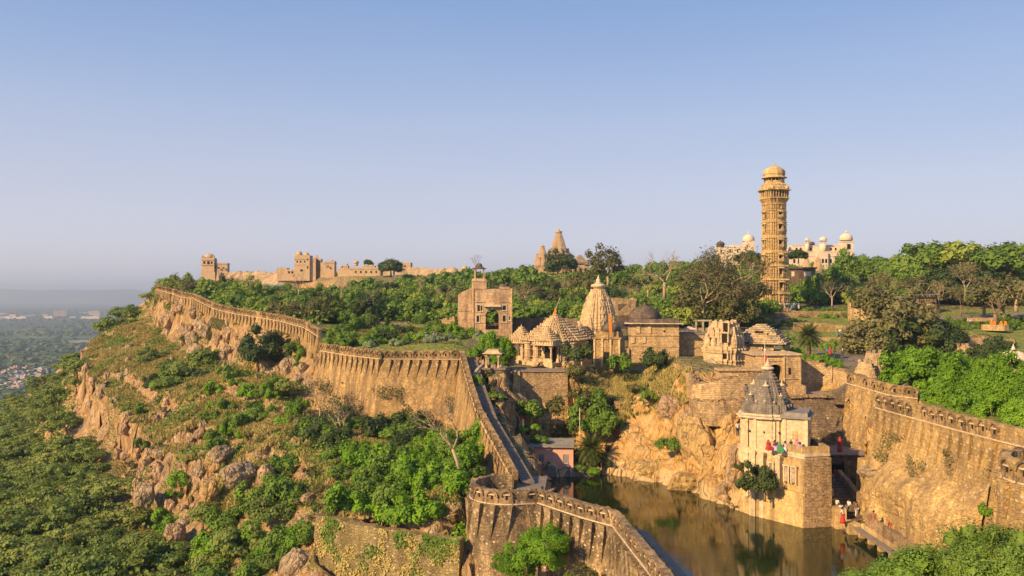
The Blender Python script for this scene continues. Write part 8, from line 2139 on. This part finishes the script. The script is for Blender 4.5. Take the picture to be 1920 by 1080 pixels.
def person_parts(kind, skirt):
    J = pose_joints(kind); ks = list(J)
    E = [('pel', 'wai'), ('wai', 'che'), ('che', 'nec'), ('nec', 'hea'), ('hea', 'top'), ('pel', 'hl'), ('hl', 'kl'), ('kl', 'al'), ('al', 'tl'), ('pel', 'hr'), ('hr', 'kr'), ('kr', 'ar'), ('ar', 'tor'), ('che', 'sl'), ('sl', 'el'), ('el', 'wl'), ('wl', 'fl'), ('che', 'sr'), ('sr', 'er'), ('er', 'wr'), ('wr', 'fr')]
    R = dict(pel=.13, wai=.11, che=.13, nec=.055, hea=.095, top=.07, hl=.085, kl=.055, al=.04, tl=.035, hr=.085, kr=.055, ar=.04, tor=.035, sl=.06, el=.042, wl=.032, fl=.03, sr=.06, er=.042, wr=.032, fr=.03)
    body = skin_mesh([J[k] for k in ks], [(ks.index(a), ks.index(b)) for a, b in E], [R[k] for k in ks], M['skin'], name="body")
    up = ['pel', 'wai', 'che', 'sl', 'el', 'sr', 'er', 'nec']; ue = [('pel', 'wai'), ('wai', 'che'), ('che', 'nec'), ('che', 'sl'), ('sl', 'el'), ('che', 'sr'), ('sr', 'er')]
    mid_l = tuple((Vector(J['el']) * .4 + Vector(J['sl']) * .6)); J2 = dict(J); J2['nec'] = tuple(Vector(J['nec']) - Vector((0, 0, .05)))
    RU = dict(pel=.155, wai=.14, che=.16, nec=.075, sl=.085, el=.062, sr=.085, er=.062)
    shirt = skin_mesh([J2[k] for k in up], [(up.index(a), up.index(b)) for a, b in ue], [RU[k] for k in up], M['skin'], name="shirt")
    if skirt:
        b = MB()
        if kind == 'sit': b.loft([[(-.3, -.5, .0), (.3, -.5, .0), (.3, .2, .0), (-.3, .2, .0)], [(-.26, -.48, .38), (.26, -.48, .38), (.24, .18, .3), (-.24, .18, .3)], [(-.15, -.1, .5), (.15, -.1, .5), (.15, .14, .5), (-.15, .14, .5)]])
        else: b.lathe([(.30, .06), (.27, .3), (.22, .6), (.18, .85), (.15, 1.02)], 12, 0, 0, 0, ribs=1, amp=.05)
        o = b.build("skirt", M['skin']); low = o.data; bpy.data.objects.remove(o)
        lname = "skirt"
    else:
        lo = ['pel', 'hl', 'kl', 'al', 'hr', 'kr', 'ar']; le = [('pel', 'hl'), ('hl', 'kl'), ('kl', 'al'), ('pel', 'hr'), ('hr', 'kr'), ('kr', 'ar')]
        RL = dict(pel=.145, hl=.105, kl=.08, al=.065, hr=.105, kr=.08, ar=.065); low = skin_mesh([J[k] for k in lo], [(lo.index(a), lo.index(b)) for a, b in le], [RL[k] for k in lo], M['skin'], name="trousers"); lname = "trousers"
    h = Vector(J['hea']); b = MB(); b.lathe([(.09, -.04), (.112, .02), (.108, .08), (.07, .135), (.02, .15)], 10, h.x, h.y + .025, h.z - .0)
    if skirt: b.loft([[(h.x - .1, h.y + .06, h.z + .06), (h.x + .1, h.y + .06, h.z + .06), (h.x + .1, h.y + .12, h.z + .04), (h.x - .1, h.y + .12, h.z + .04)], [(h.x - .14, h.y + .07, h.z - .22), (h.x + .14, h.y + .07, h.z - .22), (h.x + .13, h.y + .14, h.z - .24), (h.x - .13, h.y + .14, h.z - .24)]])
    o = b.build("hair", M['hair']); hair = o.data; bpy.data.objects.remove(o)
    return dict(body=body, shirt=shirt, low=low, lname=lname, hair=hair)
PP = {}
def person(px, py, D, kind, top, low, label, skirt=False, rz=0, s=1.0, group=None, veil=False, z=None, bare_=False):
    key = (kind, skirt)
    if key not in PP: PP[key] = person_parts(kind, skirt)
    pr = PP[key]; p = P(px, py, D)
    if z is not None: p.z = z
    rz += rnd.uniform(-.5, .5); s *= rnd.uniform(.93, 1.03)
    e = empty("person", p, rz, label, "person", group, scale=s)
    link_mesh("body", pr['body'], e)
    for nm, me, c in (("shirt", pr['shirt'], top), (pr['lname'], pr['low'], low), ("veil" if veil else "hair", pr['hair'], top if veil else None)):
        if nm == "shirt" and bare_: continue
        me2 = me
        if c:
            k = (me.name, c)
            if k not in PP: m2 = me.copy(); m2.materials.clear(); m2.materials.append(CLOTH[c]); PP[k] = m2
            me2 = PP[k]
        link_mesh(nm, me2, e)
    return e
# visitors round the pool, z from the ground they stand on
T1 = -18.5
person(1575, 847, 100.4, 'walk', 'red', 'red', "woman in a long red sari walking along the brown terrace", True, .3, z=T1, veil=True)
pz = -16.5
person(1441, 842, 90.6, 'sit', 'red', 'red', "person in red sitting at the left end of the group on the temple platform", True, .6, z=pz, veil=True)
person(1453, 844, 90.5, 'sit', 'purple', 'lilac', "person in lilac sitting beside the one in red on the temple platform", True, .2, z=pz)
person(1462, 846, 89.6, 'sit', 'green', 'green', "person in green sitting in the middle of the platform group", True, .0, z=pz, veil=True)
person(1472, 848, 90.0, 'sit', 'lilac', 'white', "person in white and lilac sitting low beside the one in green", True, -.3, z=pz)
person(1483, 847, 89.8, 'stand', 'navy', 'navy', "child in dark clothes standing in the platform group", False, .3, .72, z=pz)
person(1494, 848, 89.4, 'stand', 'pink', 'pink', "girl in a pink dress standing on the temple platform", True, -.3, .85, z=pz, veil=True)
person(1500, 851, 89.0, 'sit', 'lilac', 'lilac', "person in pale lilac sitting at the right end of the platform group", True, -.5, z=pz)
person(1383, 818, 98.2, 'stand', 'white', 'navy', "man in a white shirt and dark trousers at the left of the black spired temple", False, .8)
person(1503, 826, 96.5, 'stand', 'purple', 'purple', "person in purple in the shade beside the temple's right wall", True, 1.2)
person(1398, 745, 109.3, 'stand', 'grey', 'grey', "person standing against the niched wall behind the black spires", False, .4)
for px, py, D, k, a, b_, sk, lb in [(1560, 925, 96.2, 'stand', 'magenta', 'magenta', True, "woman in a magenta sari deep in the dark stair passage"), (1571, 926, 95.8, 'stand', 'purple', 'sky', False, "person in purple top and pale trousers in the dark stair passage"), (1566, 905, 97.5, 'walk', 'red', 'red', True, "farthest red figure at the top of the dark steps"), (1562, 912, 97.0, 'stand', 'green', 'purple', True, "figure with a green scarf in the dark stair passage"),
        (1549, 948, 90.6, 'stand', 'white', 'lilac', False, "pale figure leaning at the corner of the stone platform"), (1557, 958, 89.4, 'stand', 'sky', 'teal', False, "person in blue at the left of the bathers on the landing"), (1563, 960, 89.2, 'stand', 'orange', 'yellow', True, "person in orange and yellow on the landing"), (1569, 962, 88.8, 'stand', 'white', 'navy', False, "boy in a white and pink shirt on the landing"), (1577, 972, 88.0, 'walk', 'white', 'grey', False, "man in a bright white shirt walking down the wet steps")]:
    person(px, py, D, k, a, b_, lb, sk, rnd.uniform(-1, 1))
person(1580, 995, 85.6, 'stand', 'white', 'red', "bather in white and red at the very edge of the water", True, .5, z=-23.0, veil=False)
person(1606, 970, 86.2, 'stand', 'lilac', 'white', "bare shouldered man standing at the start of the walkway", False, .4, z=-22.5, bare_=True)
person(1638, 985, 82.2, 'stand', 'red', 'red', "bare chested man in red shorts on the walkway", False, -.5, z=-22.5, bare_=True)
person(1672, 978, 82.5, 'sit', 'navy', 'red', "person in dark blue sitting against the rock beside the walkway", False, -.8, z=-22.4)
person(1592, 955, 88.2, 'sit', 'white', 'grey', "person sitting on the sloping side wall of the wet steps", False, -1.2)
# visitors in the garden
for px, py, D, k, a, b_, sk, lb in [(1551, 665, 134, 'stand', 'teal', 'blue', True, "visitor in blue beside the clipped hedge"), (1556, 666, 133.5, 'stand', 'red', 'red', True, "visitor in dark red beside the clipped hedge"), (1565, 668, 133, 'stand', 'navy', 'navy', False, "visitor in black on the garden path"), (1580, 670, 132.5, 'stand', 'lilac', 'navy', False, "visitor in a lilac shirt on the garden path"),
        (1570, 632, 163, 'stand', 'green', 'teal', True, "visitor in pale green at the pale kerb wall"), (1575, 632, 163, 'stand', 'white', 'navy', False, "visitor in white at the pale kerb wall"), (1580, 632, 163, 'stand', 'navy', 'blue', False, "visitor in dark blue at the pale kerb wall"), (1588, 633, 162.5, 'stand', 'red', 'navy', False, "visitor in a red shirt at the pale kerb wall"), (1594, 633, 162.5, 'stand', 'orange', 'white', True, "visitor in orange by the pale ruined wall"), (1819, 612, 174, 'stand', 'lilac', 'navy', False, "visitor with a lilac top alone on the right lawn"),
        (1425, 672, 127.5, 'stand', 'red', 'navy', False, "visitor in red inside the ruined pillared hall"), (1434, 672, 127, 'stand', 'white', 'grey', False, "visitor in white inside the ruined pillared hall")]:
    person(px, py, D, k, a, b_, lb, sk, rnd.uniform(-2, 2))
cols_ = ['white', 'sky', 'navy', 'lilac', 'grey', 'blue', 'purple', 'white', 'teal', 'white']
for k in range(16):
    px = 1428 + 3.9 * k if k < 6 else 1458 + 4.4 * (k - 6); a = cols_[k % 10]
    person(px, 584, 205.5 + (k % 3) * .8, ['stand', 'walk', 'stand'][k % 3], a, cols_[(k * 3 + 2) % 10], "visitor standing in the crowd on the platform at the foot of the tall tower", k % 4 == 0, rnd.uniform(-3, 3), group="visitors at the foot of the tower", z=-3.55)
# ---------------------------------------------------------------- labels of repeats: where each one stands among its like
WHERE = {
 "acacias low on the left slope": ("flat topped acacia", "low on the left slope"), "acacias high on the left slope": ("flat topped acacia", "high on the left slope"),
 "rocks of the left outcrop": ("weathered rock", "on the left outcrop"), "rocks below the far wall": ("pale rock", "below the far wall"), "rocks of the pool cliff": ("rough rock", "on the pool cliff"),
 "dark bushes under the long fort wall": ("dark thorny bush", "under the long wall"), "bushes of the thicket left of the bastion": ("bright green bush", "in the bastion thicket"), "bushes behind the leafless tree": ("green bush", "behind the leafless tree"),
 "olive bushes above the retaining wall": ("small olive bush", "above the retaining wall"), "bushes below the jutting boulders": ("green bush", "below the jutting boulders"), "creeper bushes at the outcrop foot": ("bright creeper bush", "at the outcrop foot"),
 "bushes on the dry shelf": ("green bush", "on the dry shelf"), "bushes on the upper dry slope": ("spreading bush", "on the upper dry slope"), "small bushes of the left outcrop": ("small bush", "among the outcrop rocks"), "little bushes below the far wall": ("little bush", "below the far wall"),
 "scrub on the pool cliff": ("scrubby bush", "on the pool cliff top"), "shrubs of the overgrown garden": ("small shrub", "by the pump house"), "flowering bushes of the sunken lawn": ("pale flowering bush", "on the sunken lawn"),
 "bushes on the left of the sunken lawn": ("green bush", "left on the sunken lawn"), "bushes near the gate building": ("green bush", "near the gate building"), "bushes behind the sunken lawn": ("dark bush", "behind the sunken lawn"),
 "plants of the flower bed by the tower": ("leafy plant", "in the tower flower bed"), "plants of the hedge under the shade tree": ("leafy plant", "in the shade tree hedge"), "bushes on the right lawn": ("bush", "on the right lawn"), "dark bushes by the white dome": ("dark bush", "by the white dome"),
 "dry trees of the wooded hill": ("dry leafless pale tree", "on the wooded hill"), "loose rocks on the dry shelf": ("loose rock", "on the dry shelf"), "creepers in the gully": ("bright creeper bush", "in the wall gully"), "bushes on the ledge": ("bright bush", "above the jutting boulders"), "visitors at the foot of the tower": ("visitor", "at the tower's foot"), "houses of the near town on the plain": ("flat roofed house", "of the near town"), "buildings of the distant town": ("pale building", "of the distant town"), "buildings along the plain road": ("low pale building", "along the plain road"), "apartment blocks on the plain": ("tall reddish block", "beyond the plain's trees"),
}
ZW = {"behind the far crenellated wall": "behind the far wall", "between the sunken lawn and the ruined palace": "above the sunken lawn", "behind the arched gate building": "behind the gate building", "below the distant twin spired temple": "below the distant temple",
      "left of the tall stone tower": "left of the tall tower", "below the white domed palace": "below the white palace", "beyond the garden lawns on the far right": "beyond the right lawns"}
ORD = ["first", "second", "third", "fourth", "fifth", "sixth", "seventh", "eighth", "ninth", "tenth", "eleventh", "twelfth", "thirteenth", "fourteenth", "fifteenth", "sixteenth", "seventeenth", "eighteenth", "nineteenth", "twentieth"]
groups = {}
for o in bpy.data.objects:
    if o.parent is None and o.get("group") and o.location.y > 10: groups.setdefault((o["group"], o["label"]), []).append(o)
for (g, lb), obs in groups.items():
    if len(obs) < 2: continue
    if g in WHERE: look, wh = WHERE[g]
    elif " trees of the wooded hill " in g:
        look, z = g.split(" trees of the wooded hill "); look += " hill tree"; wh = ZW.get(z, z)
    else: continue
    pr = [(552 - o.location.z / o.location.y * F, 960 + o.location.x / o.location.y * F, o) for o in obs]
    pr.sort(key=lambda q: q[0]); nrow = max(1, math.ceil(len(pr) / 10)); per = math.ceil(len(pr) / nrow)
    for r_ in range(nrow):
        row = sorted(pr[r_ * per:(r_ + 1) * per], key=lambda q: q[1])
        rn = "" if nrow == 1 else "in %s row from top " % ORD[r_]
        for i, (_, _, o) in enumerate(row): o["label"] = f"{look} {wh}, {rn}{ORD[i]} from left"
def _long():
    for o in bpy.data.objects:
        l = o.get("label")
        if l and len(l.split()) > 16: print("LONG", o.name, l)
_long()
print("objects", len(bpy.data.objects), "unique tris", sum(len(m.loops) - 2 * len(m.polygons) for m in bpy.data.meshes))
